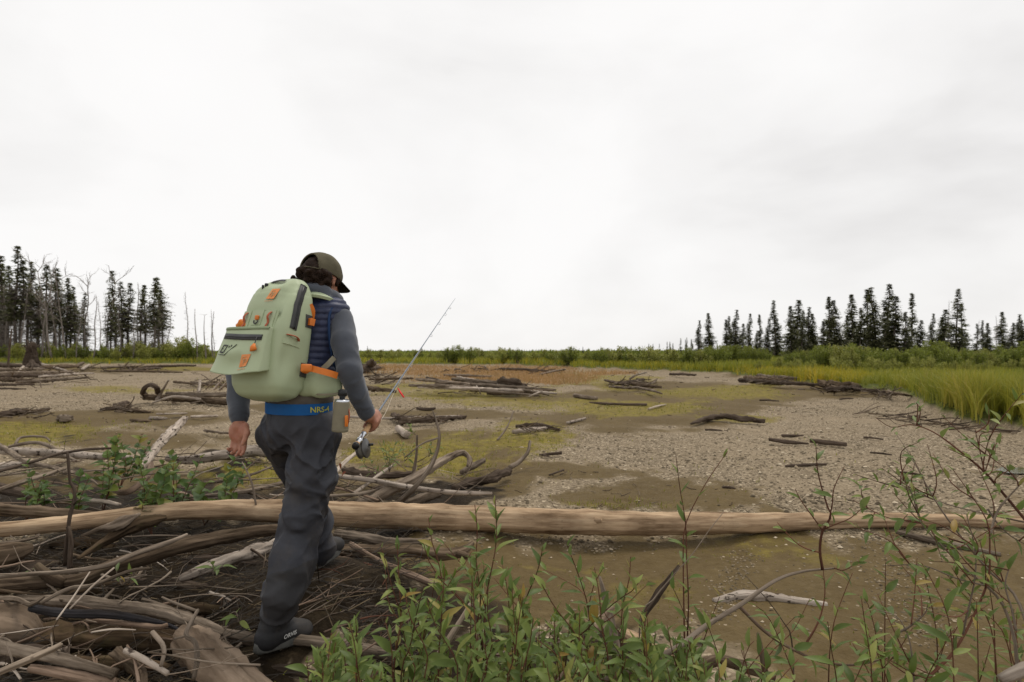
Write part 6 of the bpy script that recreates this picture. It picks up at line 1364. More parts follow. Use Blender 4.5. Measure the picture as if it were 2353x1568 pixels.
# strap anchors and straps
sq(.028, .078, .323, .381, .005, 'charcoal', 'strap_anchor'); sq(.028, .078, .105, .165, .005, 'charcoal', 'strap_anchor')
def strap(name, pts, half, mat, th=.0022):
    C = catmull(pts, 4 * len(pts)); return ppart(name, *(lambda r: (r[0], [r[1], r[2]]))(tube(C, half, 8, flat=th / half)[:3]), mat)
def flatstrap(name, pts, half, nrm, mat, th=.003, parent=None):
    C = catmull(pts, 5 * len(pts)); t = np.gradient(C, axis=0); t /= np.linalg.norm(t, axis=1)[:, None]; s = np.cross(t, nrm); s /= np.linalg.norm(s, axis=1)[:, None]; nn_ = np.cross(s, t)
    R_ = [C - s * half + nn_ * th / 2, C + s * half + nn_ * th / 2, C + s * half - nn_ * th / 2, C - s * half - nn_ * th / 2]; n = len(C); V = np.concatenate(R_); Q = []
    for r in range(4):
        for i in range(n - 1): a, b = r * n + i, ((r + 1) % 4) * n + i; Q.append([a, a + 1, b + 1, b])
    Q += [[0, n, 2 * n, 3 * n], [n - 1, 4 * n - 1, 3 * n - 1, 2 * n - 1]]
    return ppart(name, V, np.array(Q), mat, parent, smooth=False)
toc = np.array([.5, -.85, .1])
flatstrap('compression_strap', [side_pt(f1(.066), f1(.35), .008), side_pt(f1(.05), f1(.35), .015), P(714, 739, 2.745), P(723, 742, 2.76)], .0165, toc, 'orange', .005)
flatstrap('hip_strap', [side_pt(f1(.068), f1(.137), .008), side_pt(f1(.05), f1(.135), .014), P(712, 847, 2.71), P(738, 853, 2.69), P(760, 859, 2.7), P(775, 864, 2.73)], .0145, toc, 'orange', .004)
bx_ = box((0, 0, 0), (.05, .008, .036), np.stack([np.array([.85, .5, -.05]), toc, np.array([.0, .12, .99])], 1), .006); ppart('buckle', P(704, 846, 2.685) + bx_[0], [bx_[1], bx_[2]], 'orange')
flatstrap('webbing', [P(742, 848, 2.72), P(755, 836, 2.73), P(768, 822, 2.76)], .012, toc, 'khaki')
flatstrap('shoulder_strap', [P(690, 690, 2.88), P(702, 679, 2.86), P(725, 676, 2.86), P(752, 683, 2.88), P(775, 697, 2.93)], .03, np.array([.1, -.35, .93]), 'tpu', .014)
flatstrap('load_lifter', [P(712, 700, 2.78), P(718, 715, 2.79), P(716, 735, 2.8)], .012, toc, 'orange')
# hip-belt wing
W2 = Sdf(P(740, 880, 2.75) - .2, P(740, 880, 2.75) + .2, .005)
W2.chain([P(700, 882, 2.8), P(740, 882, 2.765), P(768, 886, 2.79)], [.05, .048, .04], .03)
def squash(p): return np.zeros(len(p))
V, Q = W2.mesh(); c = P(738, 882, 2.79); q = V - c; nrm = np.array([.45, -.88, .1]); nrm /= np.linalg.norm(nrm); V = V - nrm * (q @ nrm)[:, None] * .45; V = V + UP * ((q @ UP) * .22)[:, None]
ppart('hip_belt', V, Q, 'tpu')
flatstrap('hip_belt_piping', [P(702, 905, 2.78), P(740, 907, 2.74), P(772, 905, 2.76), P(783, 900, 2.79)], .004, toc, 'khaki', .004)
# rolled orange thing tucked behind the pocket
ctr_ = pw(f1(-.105), f1(.2), f1(.315)); cc_ = Sdf(ctr_ - .08, ctr_ + .08, .004)
cc_.chain([pw(f1(-.13), f1(.2), f1(.31)), pw(f1(-.105), f1(.2), f1(.322)), pw(f1(-.08), f1(.2), f1(.31))], [.012, .015, .012], .01); cc_.fold(lambda p: .003 * vnoise(p, 90, 3))
V, Q = cc_.mesh(); o = ob('rolled_cord', mesh_np('rolled_cord', V - PK0, Q, [M['orange']]), None, tuple(PK0)); T(o, 'bright orange bundle tucked behind the backpack pocket', 'bundle')

# ------------------------------------------------------------------ canister on the belt
def lathe(prof_, a, axis, n=32):
    axis = axis / np.linalg.norm(axis); e = np.cross(axis, [0, 1, 0]); e /= np.linalg.norm(e); f_ = np.cross(axis, e); t = np.linspace(0, 2 * np.pi, n, endpoint=False)
    V = np.concatenate([a + axis * h_ + r_ * (np.cos(t)[:, None] * e + np.sin(t)[:, None] * f_) for h_, r_ in prof_]); m = len(prof_); Q = []; j = np.arange(n); k = (j + 1) % n
    for i in range(m - 1): Q.append(np.stack([i * n + j, i * n + k, (i + 1) * n + k, (i + 1) * n + j], 1))
    return V, np.concatenate(Q)
cb = P(781, 992, 2.7); cax = P(786, 922, 2.7) - cb; cl_ = np.linalg.norm(cax)
can = empty('canister_holder', tuple(cb)); T(can, 'khaki cylindrical pouch hanging from the blue wading belt', 'pouch')
def cpart(nm, V, fs, mat, parent=None, **kw): return ob(nm, mesh_np(nm, V - cb, fs, [M[mat]], **kw), parent or can)
V, Q = lathe([(0, .0), (0, .034), (.003, .0365), (.02, .037), (.07, .036), (cl_ - .01, .0345), (cl_ - .004, .0335), (cl_, .031), (cl_, 0)], cb, cax); cb_ = cpart('sleeve', V, Q, 'khaki')
V, Q = lathe([(.01, .0375), (.014, .0378), (.014, .0376)], cb, cax); cpart('seam', V, Q, 'khaki', cb_)
V, Q = lathe([(cl_ - .002, .033), (cl_ + .006, .033), (cl_ + .008, .028), (cl_ + .008, .0)], cb, cax); cpart('rim', V, Q, 'metal')
V, Q = lathe([(cl_ + .007, .012), (cl_ + .02, .013), (cl_ + .024, .02), (cl_ + .05, .02), (cl_ + .055, .0)], cb, cax); cpart('lid', V, Q, 'black')
bx_ = box((0, 0, 0), (.014, .006, .05), None, .003); cpart('orange_tab', P(796, 968, 2.668) + bx_[0], [bx_[1], bx_[2]], 'orange')
q = [P(793, 922, 2.72), P(800, 935, 2.7), P(803, 955, 2.69), P(800, 975, 2.69)]; Vt, Qt, Tt, _ = tube(catmull(q, 10), .003, 6); cpart('lanyard', Vt, [Qt, Tt], 'rust')

# ------------------------------------------------------------------ fly rod
M['cork'] = plain('cork', (.52, .32, .16), .8, nscale=300, nvar=.3, bump=.4)
M['blank'] = plain('rod_blank', (.1, .13, .18), .3, .5)
M['reelm'] = plain('reel_anodised', (.09, .088, .085), .4, .5, metal=.4)
M['spool'] = plain('reel_backing_line', (.16, .155, .14), .7, nscale=400)
M['flyline'] = plain('fly_line', (.6, .53, .42), .6)
M['redfly'] = plain('red_fly', (.65, .012, .015), .6)
rod = empty('fishing_rod', tuple(ROD0)); T(rod, 'fly fishing rod with black reel held in the man\'s right hand', 'fishing rod')
def rpart(nm, V, fs, mat, parent=None, **kw): return ob(nm, mesh_np(nm, V - ROD0, fs, [M[mat]], **kw), parent or rod)
def rp(t): return ROD0 + rod_u * t
RL = np.linalg.norm(ROD1 - ROD0)
V, Q = lathe([(-.012, .0), (-.012, .016), (.004, .017), (.006, .0)], ROD0, rod_u); rpart('butt_cap', V, Q, 'black')
V, Q = lathe([(.004, .015), (.014, .014), (.02, .0115)], ROD0, rod_u); rpart('butt_ring', V, Q, 'cork')
V, Q = lathe([(.018, .0), (.018, .0115), (.04, .012), (.042, .014), (.058, .014), (.06, .0105), (.11, .0105), (.112, .013), (.122, .013), (.122, 0)], ROD0, rod_u); rpart('reel_seat', V, Q, 'metal')
V, Q = lathe([(.12, .0), (.12, .0145), (.14, .015), (.17, .0125), (.22, .013), (.27, .0145), (.305, .012), (.33, .008), (.335, 0)], ROD0, rod_u); rpart('cork_grip', V, Q, 'cork')
ts = np.linspace(.33, RL, 40); sag = -.02 * ((ts - .33) / RL) ** 2
pts = np.array([rp(t) + np.array([0, 0, s_]) for t, s_ in zip(ts, sag)]); Vt, Qt, Tt, _ = tube(pts, np.interp(ts, [.33, RL], [.0048, .0016]), 8); rpart('blank', Vt, [Qt, Tt], 'blank')
vn = np.cross(rod_u, np.array([1, 0, 0])); vn = vn if vn[2] < 0 else -vn; vn /= np.linalg.norm(vn)
for t in (.75, 1.05, 1.35, 1.65, 1.95, 2.2, 2.4):
    c = rp(t) + [0, 0, np.interp(t, ts, sag)]; rg = [c + vn * .014 + (rod_u * 0 + vn * math.cos(a) + np.cross(rod_u, vn) * math.sin(a)) * .009 for a in np.linspace(0, 2 * np.pi, 11)]
    Vt, Qt, Tt, _ = tube(rg, .0014, 4, cap=False); rpart('line_guide', Vt, Qt, 'metal')
rx = np.array([.93, -.3, .1]); rx -= rod_u * rx.dot(rod_u); rx /= np.linalg.norm(rx)
rc = rp(.082) + vn * .062
reel = None
V, Q = lathe([(-.02, .0), (-.02, .043), (-.017, .047), (-.012, .047), (-.012, .04)], rc, rx); reel = rpart('reel', V, Q, 'reelm')
V, Q = lathe([(.012, .04), (.012, .047), (.018, .047), (.021, .043), (.021, .02), (.026, .016), (.026, 0)], rc, rx); rpart('face_plate', V, Q, 'reelm', reel)
V, Q = lathe([(-.013, .038), (.0, .0395), (.013, .038)], rc, rx); rpart('spooled_line', V, Q, 'spool', reel)
Vt, Qt, Tt, _ = tube([rp(.04), rp(.06) + vn * .012, rc - vn * .04, rp(.105) + vn * .012, rp(.122)], [.004, .005, .006, .005, .004], 6); rpart('reel_foot', Vt, [Qt, Tt], 'reelm', reel)
V, Q = lathe([(.02, .006), (.042, .007), (.044, 0)], rc + np.cross(rx, vn) * .03, rx, 14); rpart('crank_knob', V, Q, 'black', reel)
q = [rc - vn * .035 + rod_u * .02, rp(.4) + vn * .05 + rx * .01, rp(.62) + vn * .028, rp(.75) + vn * .016, rp(1.05) + vn * .014, rp(1.35) + vn * .013]; Vt, Qt, Tt, _ = tube(catmull(q, 24), .0013, 4); rpart('fly_line', Vt, [Qt, Tt], 'flyline')
q = [rp(.73) + vn * .03, rp(.72) + vn * .04 + np.array([.02, -.01, -.012]), rp(.7) + vn * .04 + np.array([.045, -.02, -.03])]; Vt, Qt, Tt, _ = tube(q, [.004, .007, .0065], 6, .2, 4, flat=.5); rpart('red_fly', Vt, [Qt, Tt], 'redfly')
# ------------------------------------------------------------------ foreground willows and leafy plants
def leaf_mesh(name, L, w, mat, curl, twist, kind='willow'):
    n = 6; V, F_ = [], []
    for i in range(n + 1):
        t = i / n
        prof_ = (math.sin(math.pi * t ** .8) ** .9 if kind == 'willow' else (math.sin(math.pi * min(1, t ** .62)) ** .75)) * w * .5 + .0004
        y = L * t; z = -curl * L * t * t; x = twist * L * math.sin(t * 2.2)
        a = .35 + .2 * math.sin(t * 5)
        V += [(x - prof_, y, z + prof_ * a), (x, y, z), (x + prof_, y, z + prof_ * a)]
    for i in range(n):
        for j in range(2): a = i * 3 + j; F_.append([a, a + 1, a + 4, a + 3])
    return mesh_np(name, np.array(V), np.array(F_), [M[mat]])
LEAF = {'willow': [leaf_mesh('leaf', 1.0, w, 'willow', c, t) for w, c, t in ((.26, .1, .05), (.3, .28, -.04), (.22, -.08, .08), (.32, .45, .02), (.27, .18, -.1), (.36, .3, .06))],
        'poplar': [leaf_mesh('leaf', 1.0, w, 'poplar', c, t, 'poplar') for w, c, t in ((.62, .15, .05), (.7, .35, -.05), (.55, .5, .04), (.75, .1, -.08))],
        'red': [leaf_mesh('leaf', 1.0, .5, 'redleaf', .5, .1, 'poplar')]}
NLEAF = [0]
class Plant:
    def __init__(s, name, label, cat, base, group=None):
        s.o = empty(name, tuple(base)); s.b = np.asarray(base, float); T(s.o, label, cat, group)
    def stem(s, pts, r0, r1, mat='twig_red', n=None):
        C = catmull(pts, n or max(6, 3 * len(pts))); Vt, Qt, Tt, uvt = tube(C - s.b, np.linspace(r0, r1, len(C)), 5, .06, NLEAF[0])
        ob('stem', mesh_np('stem', Vt, [Qt, Tt], [M[mat]], uv=uvt), s.o); return C
    def leaf(s, p, d, up, size, kind, g):
        me = LEAF[kind][g.integers(len(LEAF[kind]))]
        y = Vector(d).normalized(); z = Vector(up); z = (z - y * z.dot(y)); z = z.normalized() if z.length > 1e-4 else Vector((0, 0, 1)); x = y.cross(z)
        o = bpy.data.objects.new('leaf', me); COL.objects.link(o); o.parent = s.o
        mtx = Matrix((x, y, z)).transposed().to_4x4() @ Matrix.Scale(size, 4); mtx.translation = Vector(p - s.b); o.matrix_basis = mtx; NLEAF[0] += 1
    def leaves(s, C, g, size=.075, gap=.028, start=.2, kind='willow', spread=.9, clip=None):
        seg = np.linalg.norm(np.diff(C, axis=0), axis=1); cum = np.concatenate([[0], np.cumsum(seg)]); tot = cum[-1]; a = g.uniform(0, 6.28); t = tot * start
        while t < tot:
            i = min(np.searchsorted(cum, t) - 1, len(C) - 2); i = max(i, 0); f = (t - cum[i]) / max(seg[i], 1e-6); p = C[i] * (1 - f) + C[i + 1] * f; tn = (C[i + 1] - C[i]) / max(seg[i], 1e-6)
            e = np.cross(tn, [.3, .9, .2]); e /= np.linalg.norm(e) + 1e-9; e2 = np.cross(tn, e); rad = e * math.cos(a) + e2 * math.sin(a); fr = t / tot
            sp = spread * (1.15 - .75 * fr ** 3); d = tn * (1 - .35 * sp) + rad * sp + g.normal(0, .16, 3) - np.array([0, 0, .18 * (1 - fr)])
            sz = 1.16 * size * g.uniform(.55, 1.15) * (1 - .45 * max(0, fr - .75) / .25)
            px = CX + p[0] / p[1] * F; py = HY + (H - p[2]) / p[1] * F
            if py < 1640 and -60 < px < 2420: s.leaf(p, d, tn * .4 + rad * -.2 + np.array([0, -.3, .9]) + g.normal(0, .35, 3), sz, kind, g)
            a += 2.4 + g.normal(0, .3); t += gap * g.uniform(.6, 1.4)
def toground(x, y, d):
    q = P(x, y, d); return np.array([q[0], q[1], hz(q[0], q[1]) - .03])
def px_stem(pts, d0, d1=None, ground=True):
    n = len(pts); dd = np.linspace(d0, d1 or d0, n); W_ = [P(x, y, d) for (x, y), d in zip(pts, dd)]
    if ground: 
        b = W_[-1]; W_.append(np.array([b[0] + .02, b[1] + .02, hz(b[0], b[1]) - .02]))
    return np.array(W_[::-1])           # root first
g = np.random.default_rng(400)
WG = 'willow shoots along the bottom of the picture'
HAND = [('tallest leafy willow shoot, crossing in front of the long log', [(1138, 1146), (1140, 1250), (1118, 1368), (1114, 1464), (1120, 1568)], 2.1, .085, .026, .05),
 ('yellowish willow shoot just left of the tallest one', [(1091, 1160), (1097, 1223), (1094, 1288), (1104, 1380), (1090, 1500)], 2.15, .075, .032, .2),
 ('reddish willow shoot with its tip below the root-ended log', [(985, 1190), (991, 1239), (1014, 1323), (1016, 1432), (1030, 1560)], 2.1, .07, .035, .15),
 ('willow shoot leaning from the root-ended log to the tallest shoot', [(972, 1240), (985, 1288), (1020, 1340), (1078, 1406), (1110, 1500)], 2.2, .075, .03, .2),
 ('thin red willow shoot standing nearest the boots', [(913, 1250), (917, 1336), (921, 1432), (905, 1560)], 2.1, .07, .038, .25),
 ('willow shoot on the mud right of the tallest one', [(1247, 1256), (1236, 1310), (1197, 1416), (1215, 1500), (1210, 1580)], 2.2, .08, .04, .1),
 ('sparse red willow shoot with one pale leaf at its tip', [(1303, 1254), (1323, 1304), (1351, 1394), (1352, 1470), (1340, 1570)], 2.15, .08, .042, .05),
 ('willow shoot slanting down to the right over the mud', [(1245, 1343), (1274, 1394), (1322, 1458), (1360, 1540)], 2.0, .08, .034, .1),
 ('slim willow shoot beside the grey broken post', [(1366, 1304), (1377, 1368), (1384, 1448), (1400, 1545)], 1.95, .085, .032, .05),
 ('dark willow branch leaning right over the mud', [(1467, 1340), (1448, 1362), (1412, 1385), (1345, 1451), (1300, 1520)], 2.0, .07, .034, .05),
 ('willow shoot with upright leaves right of the grey post', [(1449, 1280), (1445, 1336), (1430, 1400), (1428, 1500), (1440, 1590)], 2.05, .075, .034, .1)]
for lab, pts, d, sz, gap, st in HAND:
    W_ = px_stem(pts, d, d + .05); pl = Plant('willow_shoot', lab, 'plant', W_[0], WG); C = pl.stem(W_, .0042, .0015, n=22); pl.leaves(C, g, sz, gap, st)
    for _ in range(g.integers(2, 4)):                       # side twigs
        i = g.integers(8, 17); e = g.normal(0, .5, 3) + [0, -.1, .9]; e /= np.linalg.norm(e); q = np.array([C[i], C[i] + e * .08 + g.normal(0, .012, 3), C[i] + e * .2 + g.normal(0, .03, 3)]); c2 = pl.stem(q, .0022, .001); pl.leaves(c2, g, sz * .9, gap, .1)
ENVX = [690, 760, 860, 960, 1060, 1150, 1250, 1350, 1480, 1560, 1640, 1750]; ENVY = [1520, 1450, 1400, 1330, 1270, 1290, 1390, 1400, 1390, 1450, 1470, 1490]
for i in range(74):
    x0 = g.uniform(700, 1600); top = np.interp(x0, ENVX, ENVY) + abs(g.normal(0, 45)) ; d = g.uniform(1.75, 2.5); lean = g.normal(0, 30)
    pts = [(x0, top), (x0 + lean * .3, top + 60), (x0 + lean * .7 + g.normal(0, 8), top + 140), (x0 + lean, max(top + 220, 1570))]
    W_ = px_stem(pts, d, d + .06); pl = Plant('willow_shoot', 'leafy green willow shoot in the low thicket along the bottom edge', 'plant', W_[0], WG); C = pl.stem(W_, .004, .0013, n=18); pl.leaves(C, g, g.uniform(.06, .095), g.uniform(.024, .036), .1)
# thicket right at the bottom edge
for i in range(52):
    x0 = g.uniform(700, 1680); top = g.uniform(1478, 1545); d = g.uniform(1.6, 2.2)
    pts = [(x0, top), (x0 + g.normal(0, 12), top + 60), (x0 + g.normal(0, 20), top + 130)]
    W_ = px_stem(pts, d); pl = Plant('willow_shoot', 'short bushy willow shoot cut off by the bottom edge', 'plant', W_[0], WG); C = pl.stem(W_, .004, .0013, n=14); pl.leaves(C, g, .08, .02, .35)
# the big straggling willow on the right
bw = Plant('willow_bush', 'straggling half-bare willow bush leaning in from the lower right corner', 'bush', toground(2350, 1600, 2.3))
RS = [([(2036, 1066), (2089, 1121), (2112, 1191), (2132, 1222), (2213, 1302), (2295, 1376), (2328, 1458), (2336, 1520), (2345, 1600)], 2.5, 2.2, .0095, 'twig', .35, .05),
 ([(2060, 1000), (2081, 1030), (2110, 1080), (2151, 1154), (2204, 1228), (2274, 1314), (2323, 1356), (2353, 1417), (2380, 1540)], 2.6, 2.2, .009, 'twig', .25, .05),
 ([(2190, 1080), (2237, 1146), (2270, 1204), (2274, 1273), (2270, 1335), (2235, 1420), (2190, 1500), (2120, 1590)], 2.3, 2.2, .008, 'twig_red', .15, .045),
 ([(2012, 960), (2048, 982), (2089, 976), (2122, 983), (2159, 1002), (2213, 1043), (2262, 1085), (2310, 1140), (2360, 1200)], 2.7, 2.4, .006, 'twig_red', .2, .05),
 ([(2400, 1060), (2353, 1105), (2295, 1171), (2275, 1230)], 2.4, 2.3, .005, 'twig', .0, .05),
 ([(2030, 1090), (2100, 1130), (2180, 1160), (2260, 1180), (2353, 1200)], 2.6, 2.5, .004, 'twig', .1, .04),
 ([(1960, 1150), (2040, 1190), (2110, 1200), (2160, 1230), (2220, 1250)], 2.5, 2.4, .0035, 'twig_red', .1, .04),
 ([(2240, 985), (2250, 1030), (2262, 1085)], 2.5, 2.5, .003, 'twig_red', .6, .06), ([(2275, 1000), (2262, 1050), (2258, 1085)], 2.5, 2.5, .003, 'twig_red', .8, .1), ([(2285, 1020), (2270, 1065), (2262, 1090)], 2.5, 2.5, .0025, 'twig_red', .8, .1),
 ([(2330, 1280), (2310, 1340), (2325, 1400), (2335, 1450)], 2.3, 2.2, .005, 'twig', .2, .05), ([(2040, 1300), (2120, 1300), (2200, 1330), (2280, 1350)], 2.3, 2.3, .004, 'twig', .1, .05),
 ([(2353, 1250), (2320, 1230), (2290, 1200), (2270, 1170)], 2.3, 2.4, .004, 'twig', .1, .04), ([(2131, 1390), (2125, 1410), (2090, 1440), (2060, 1455)], 2.1, 2.1, .005, 'twig', .1, .05),
 ([(2010, 1400), (2061, 1417), (2089, 1470), (2098, 1540), (2100, 1600)], 2.1, 2.1, .006, 'twig', .1, .05), ([(2220, 1180), (2240, 1260), (2240, 1330), (2220, 1420), (2213, 1458)], 2.25, 2.2, .004, 'twig', .15, .04)]
for pts, da, db, r0, mat, st, gap in RS:
    W_ = px_stem(pts, da, db, ground=pts[-1][1] > 1500); C = bw.stem(W_, r0, .0013, mat, n=30); bw.leaves(C, g, .062, gap * 1.5, st)
    for _ in range(5 if len(pts) > 4 else 2):
        i = g.integers(6, 28); e = g.normal(0, .6, 3) + [-.25, 0, .75]; e /= np.linalg.norm(e); L = g.uniform(.1, .28)
        q = np.array([C[i], C[i] + e * L * .4 + g.normal(0, .015, 3), C[i] + e * L + g.normal(0, .03, 3)]); c2 = bw.stem(q, .0028, .001, 'twig_red'); bw.leaves(c2, g, .056, .042, .1)
# arching branch with its upright shoots
ab = Plant('willow_branch', 'bent willow branch arching over the mud with red upright shoots', 'branch', toground(1387, 1568, 2.0))
C = ab.stem(px_stem([(1917, 1306), (1843, 1314), (1781, 1335), (1699, 1392), (1620, 1440), (1564, 1484), (1483, 1525), (1387, 1568), (1340, 1600)], 2.45, 2.0, False), .0155, .004, 'twig', n=40)
for pts, r0, st, gap in [([(1875, 1027), (1880, 1089), (1900, 1160), (1909, 1187), (1890, 1220), (1884, 1265), (1890, 1310)], .006, .45, .075), ([(1940, 1072), (1917, 1121), (1912, 1160), (1905, 1195)], .003, .4, .08), ([(1786, 1201), (1827, 1245), (1855, 1262), (1884, 1270)], .0035, .1, .07), ([(1827, 1124), (1843, 1154), (1880, 1205), (1890, 1222)], .003, .1, .07), ([(1990, 1160), (1955, 1190), (1920, 1205), (1895, 1215)], .003, .2, .05), ([(1892, 1310), (1895, 1370), (1880, 1430), (1845, 1490)], .005, .15, .04), ([(1975, 1290), (1940, 1310), (1917, 1306)], .003, .1, .02)]:
    C = ab.stem(px_stem(pts, 2.42, 2.42, False), r0, .0013, 'twig_red', n=20); ab.leaves(C, g, .075, gap, st)
C = ab.stem(px_stem([(2040, 1512), (1966, 1528), (1892, 1522), (1827, 1495), (1761, 1454), (1699, 1394)], 2.25, 2.3, False), .0075, .003, 'pink', n=26); ab.leaves(C, g, .08, .05, .2)
for lab, pts, d, sz, gap, st, mt in [('bare red stem with leaves at its knee before the long log', [(1553, 1046), (1562, 1120), (1575, 1200), (1578, 1290), (1582, 1380), (1580, 1500)], 2.3, .07, .07, .3, 'twig_red'), ('thin dark bare twig leaning right past the long log', [(1672, 1038), (1632, 1095), (1600, 1150), (1575, 1210), (1570, 1300)], 2.32, .06, .2, .5, 'twig_red'), ('pale bare twig crossing the long log', [(1662, 1178), (1625, 1225), (1590, 1275), (1540, 1330), (1500, 1380), (1470, 1440)], 2.2, .06, .3, .8, 'twig'), ('grey twig bowed over the mud beside the bent branch', [(1712, 1322), (1760, 1375), (1800, 1430), (1820, 1480)], 2.4, .06, .3, .7, 'twig')]:
    W_ = px_stem(pts, d, d + .03); pl = Plant('willow_shoot', lab, 'plant', W_[0], 'bare stems in front of the long log'); C = pl.stem(W_, .0045, .0013, mt, n=24); pl.leaves(C, g, sz, gap, st)
# mixed fill lower right
for i in range(40):
    x0 = g.uniform(1480, 2340); top = g.uniform(1290, 1520) + (60 if x0 < 1800 else 0); d = g.uniform(1.8, 2.5); lean = g.normal(0, 70)
    pts = [(x0, top), (x0 + lean * .4, top + 50 + g.normal(0, 10)), (x0 + lean, top + 130), (x0 + lean * 1.2, max(top + 200, 1575))]
    W_ = px_stem(pts, d, d + .05); pl = Plant('willow_shoot', 'thin willow shoot in the open scrub of the lower right corner', 'plant', W_[0], 'willow shoots of the lower right corner'); C = pl.stem(W_, .0035, .0012, 'twig_red', n=18); pl.leaves(C, g, g.uniform(.06, .09), g.uniform(.035, .055), .1)
# poplar seedlings behind the long log, left
PG = 'leafy poplar seedlings behind the long log'
for x0, yb, yt, d, n_, lab in [(275, 1075, 985, 5.6, 4, 'poplar seedling reaching highest, near the leaning birch'), (330, 1150, 1060, 4.6, 5, 'big-leaved poplar seedling just above the long log'), (400, 1140, 1040, 4.8, 4, 'poplar seedling right of the leaning birch'), (235, 1130, 1020, 4.9, 4, 'poplar seedling in the middle of the left bushes'), (110, 1150, 1060, 4.7, 4, 'low poplar seedling behind the upright stick'), (180, 1150, 1070, 4.7, 3, 'poplar seedling right of the upright stick'), (60, 1140, 1080, 4.8, 2, 'small poplar seedling at the far left'), (470, 1150, 1090, 4.8, 3, 'small poplar seedling behind the man\'s knee'), (520, 1110, 1050, 5.2, 2, 'tiny poplar seedling under the hanging hand'), (350, 1170, 1110, 4.4, 3, 'low poplar clump touching the long log'), (300, 1060, 1000, 5.8, 2, 'small seedling at the foot of the leaning birch')]:
    b = P(x0, yb, d); b[2] = max(hz(b[0], b[1]), b[2] - .2); pl = Plant('poplar_seedling', lab, 'plant', b, PG)
    for k in range(n_):
        tx = x0 + g.normal(0, 34); ty = yt + abs(g.normal(0, 22)); tip = P(tx, ty, d + g.normal(0, .1)); mid = (b + tip) / 2 + g.normal(0, .03, 3)
        C = pl.stem([b, mid, tip], .004, .0015, 'twig_red'); pl.leaves(C, g, g.uniform(.07, .115), .034, .25, 'poplar', 1.15)
for x0, yb, yt, d, k in [(895, 1085, 1010, 6.0, 5), (860, 1095, 1045, 5.6, 3), (930, 1060, 1020, 6.4, 3), (985, 1050, 1010, 6.6, 3), (280, 1345, 1300, 3.2, 2), (490, 1320, 1295, 3.3, 2), (70, 1320, 1300, 3.4, 2), (548, 1430, 1400, 2.8, 2), (955, 1000, 975, 8, 3)]:
    b = P(x0, yb, d); pl = Plant('willow_seedling', 'small pale green willow seedling growing among the driftwood', 'plant', b, 'small seedlings among the driftwood')
    for _ in range(k):
        tip = P(x0 + g.normal(0, 18), yt + abs(g.normal(0, 8)), d); C = pl.stem([b, (b + tip) / 2 + g.normal(0, .01, 3), tip], .003, .0012, 'twig'); pl.leaves(C, g, .07, .028, .2)
pl = Plant('red_leaf_sprig', 'dark red leaves hanging on the white pole by the man\'s knee', 'plant', P(775, 1085, 4.9))
for _ in range(7): pl.leaf(P(775 + g.normal(0, 14), 1085 + g.normal(0, 9), 4.85), g.normal(0, 1, 3), np.array([0, -.5, .8]), .05, 'red', g)
# wood lying in the willow thicket
TH = 'wood lying in the willow thicket'
log('driftwood_branch', 'pinkish straight cut stick slanting through the willows', 'branch', [(1410, 1395, None, 2.2), (1396, 1407, None, 2.2), (1350, 1475, None, 2.1), (1297, 1548, None, 2.0), (1270, 1590, None, 1.95)], [4, 6, 6.5, 7, 7], 'pink', TH, rough=.04)
log('driftwood_branch', 'pale grey stick leaning behind the tallest shoot', 'branch', [(1082, 1388, None, 2.5), (1033, 1467, None, 2.4), (963, 1568, None, 2.3), (940, 1600, None, 2.3)], [5, 7, 7, 7], 'grey', TH)
log('driftwood_branch', 'grey branch lying across low in the thicket', 'branch', [(1125, 1516, .25), (1194, 1492, .27), (1303, 1477, .27), (1340, 1480, .25)], [7, 7, 5, 3], 'grey', TH)
log('driftwood_log', 'grey broken post standing in the willow thicket', 'log', [(1378, 1325, None, 2.75), (1392, 1380, None, 2.7), (1408, 1450, None, 2.65), (1420, 1520, None, 2.6)], [3, 8, 11, 12], 'grey', TH, rough=.15)
log('driftwood_log', 'yellowish splintered log end in the thicket', 'log', [(1430, 1452, .2), (1465, 1472, .2), (1510, 1496, .2), (1560, 1525, .18)], [10, 16, 16, 14], 'log_tan', TH, rough=.2)
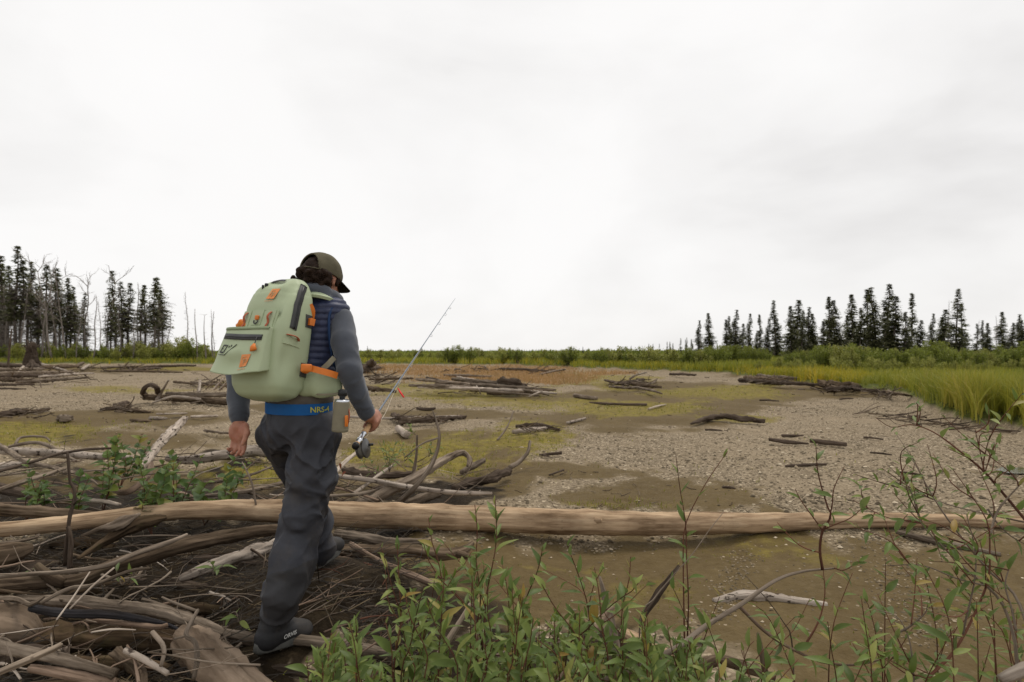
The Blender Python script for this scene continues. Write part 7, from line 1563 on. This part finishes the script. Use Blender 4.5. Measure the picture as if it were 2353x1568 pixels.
log('birch_log', 'white flaking birch log half sunk in the mud', 'log', [(1640, 1384, .02), (1700, 1371, .03), (1760, 1372, .03), (1830, 1382, .03), (1900, 1392, .015)], [8, 12, 12, 11, 8], 'birch', TH, rough=.22)
log('driftwood_branch', 'rough dark branch rising from the thicket over the mud', 'branch', [(1560, 1300, None, 2.9), (1530, 1340, None, 2.85), (1500, 1385, None, 2.8), (1470, 1430, None, 2.75)], [3, 7, 7, 4], 'dark', TH, rough=.3)
log('driftwood_log', 'brown log in the lower right of the thicket', 'log', [(1560, 1560, .15), (1640, 1520, .15), (1700, 1530, .14), (1780, 1560, .1)], [14, 14, 12, 10], 'brown', TH)
log('driftwood_branch', 'grey upright dead stem at the bottom right of the mud', 'branch', [(1742, 1455, None, 2.6), (1750, 1500, None, 2.55), (1765, 1580, None, 2.5)], [4, 6, 7], 'brown', TH)
log('driftwood_log', 'thick pale log end in the bottom right corner', 'log', [(2300, 1562, None, 2.1), (2340, 1545, None, 2.1), (2400, 1530, None, 2.1)], [12, 16, 18], 'pale', TH)
log('driftwood_branch', 'half-buried grey branch below the long log at right', 'branch', [(2060, 1222, .06), (2130, 1240, .06), (2230, 1262, .05), (2300, 1275, .05)], [5, 8, 7, 5], 'grey', TH)
print('leaves', NLEAF[0])
# ------------------------------------------------------------------ labels of look-alikes: say which one, counted along the row
def ordinal(n):
    return f"{n}{'th' if 10 <= n % 100 <= 20 else {1: 'st', 2: 'nd', 3: 'rd'}.get(n % 10, 'th')}"
rows = {}
for o in scene.objects:
    if o.parent is None and o.get('label') and o.get('group') and o.get('category') in ('shrub', 'tree', 'plant', 'stick'): rows.setdefault(o['label'], []).append(o)
for lb, os_ in rows.items():
    if len(os_) < 2: continue
    def where(o):
        if o.type != 'MESH': return o.location.x / max(o.location.y, .1)
        c = sum((Vector(b) for b in o.bound_box), Vector()) / 8
        return c.x / max(c.y, .1)
    os_.sort(key=where)
    words = lb.split()
    for i, o in enumerate(os_): o['label'] = lb + f', {ordinal(i + 1)} from left'
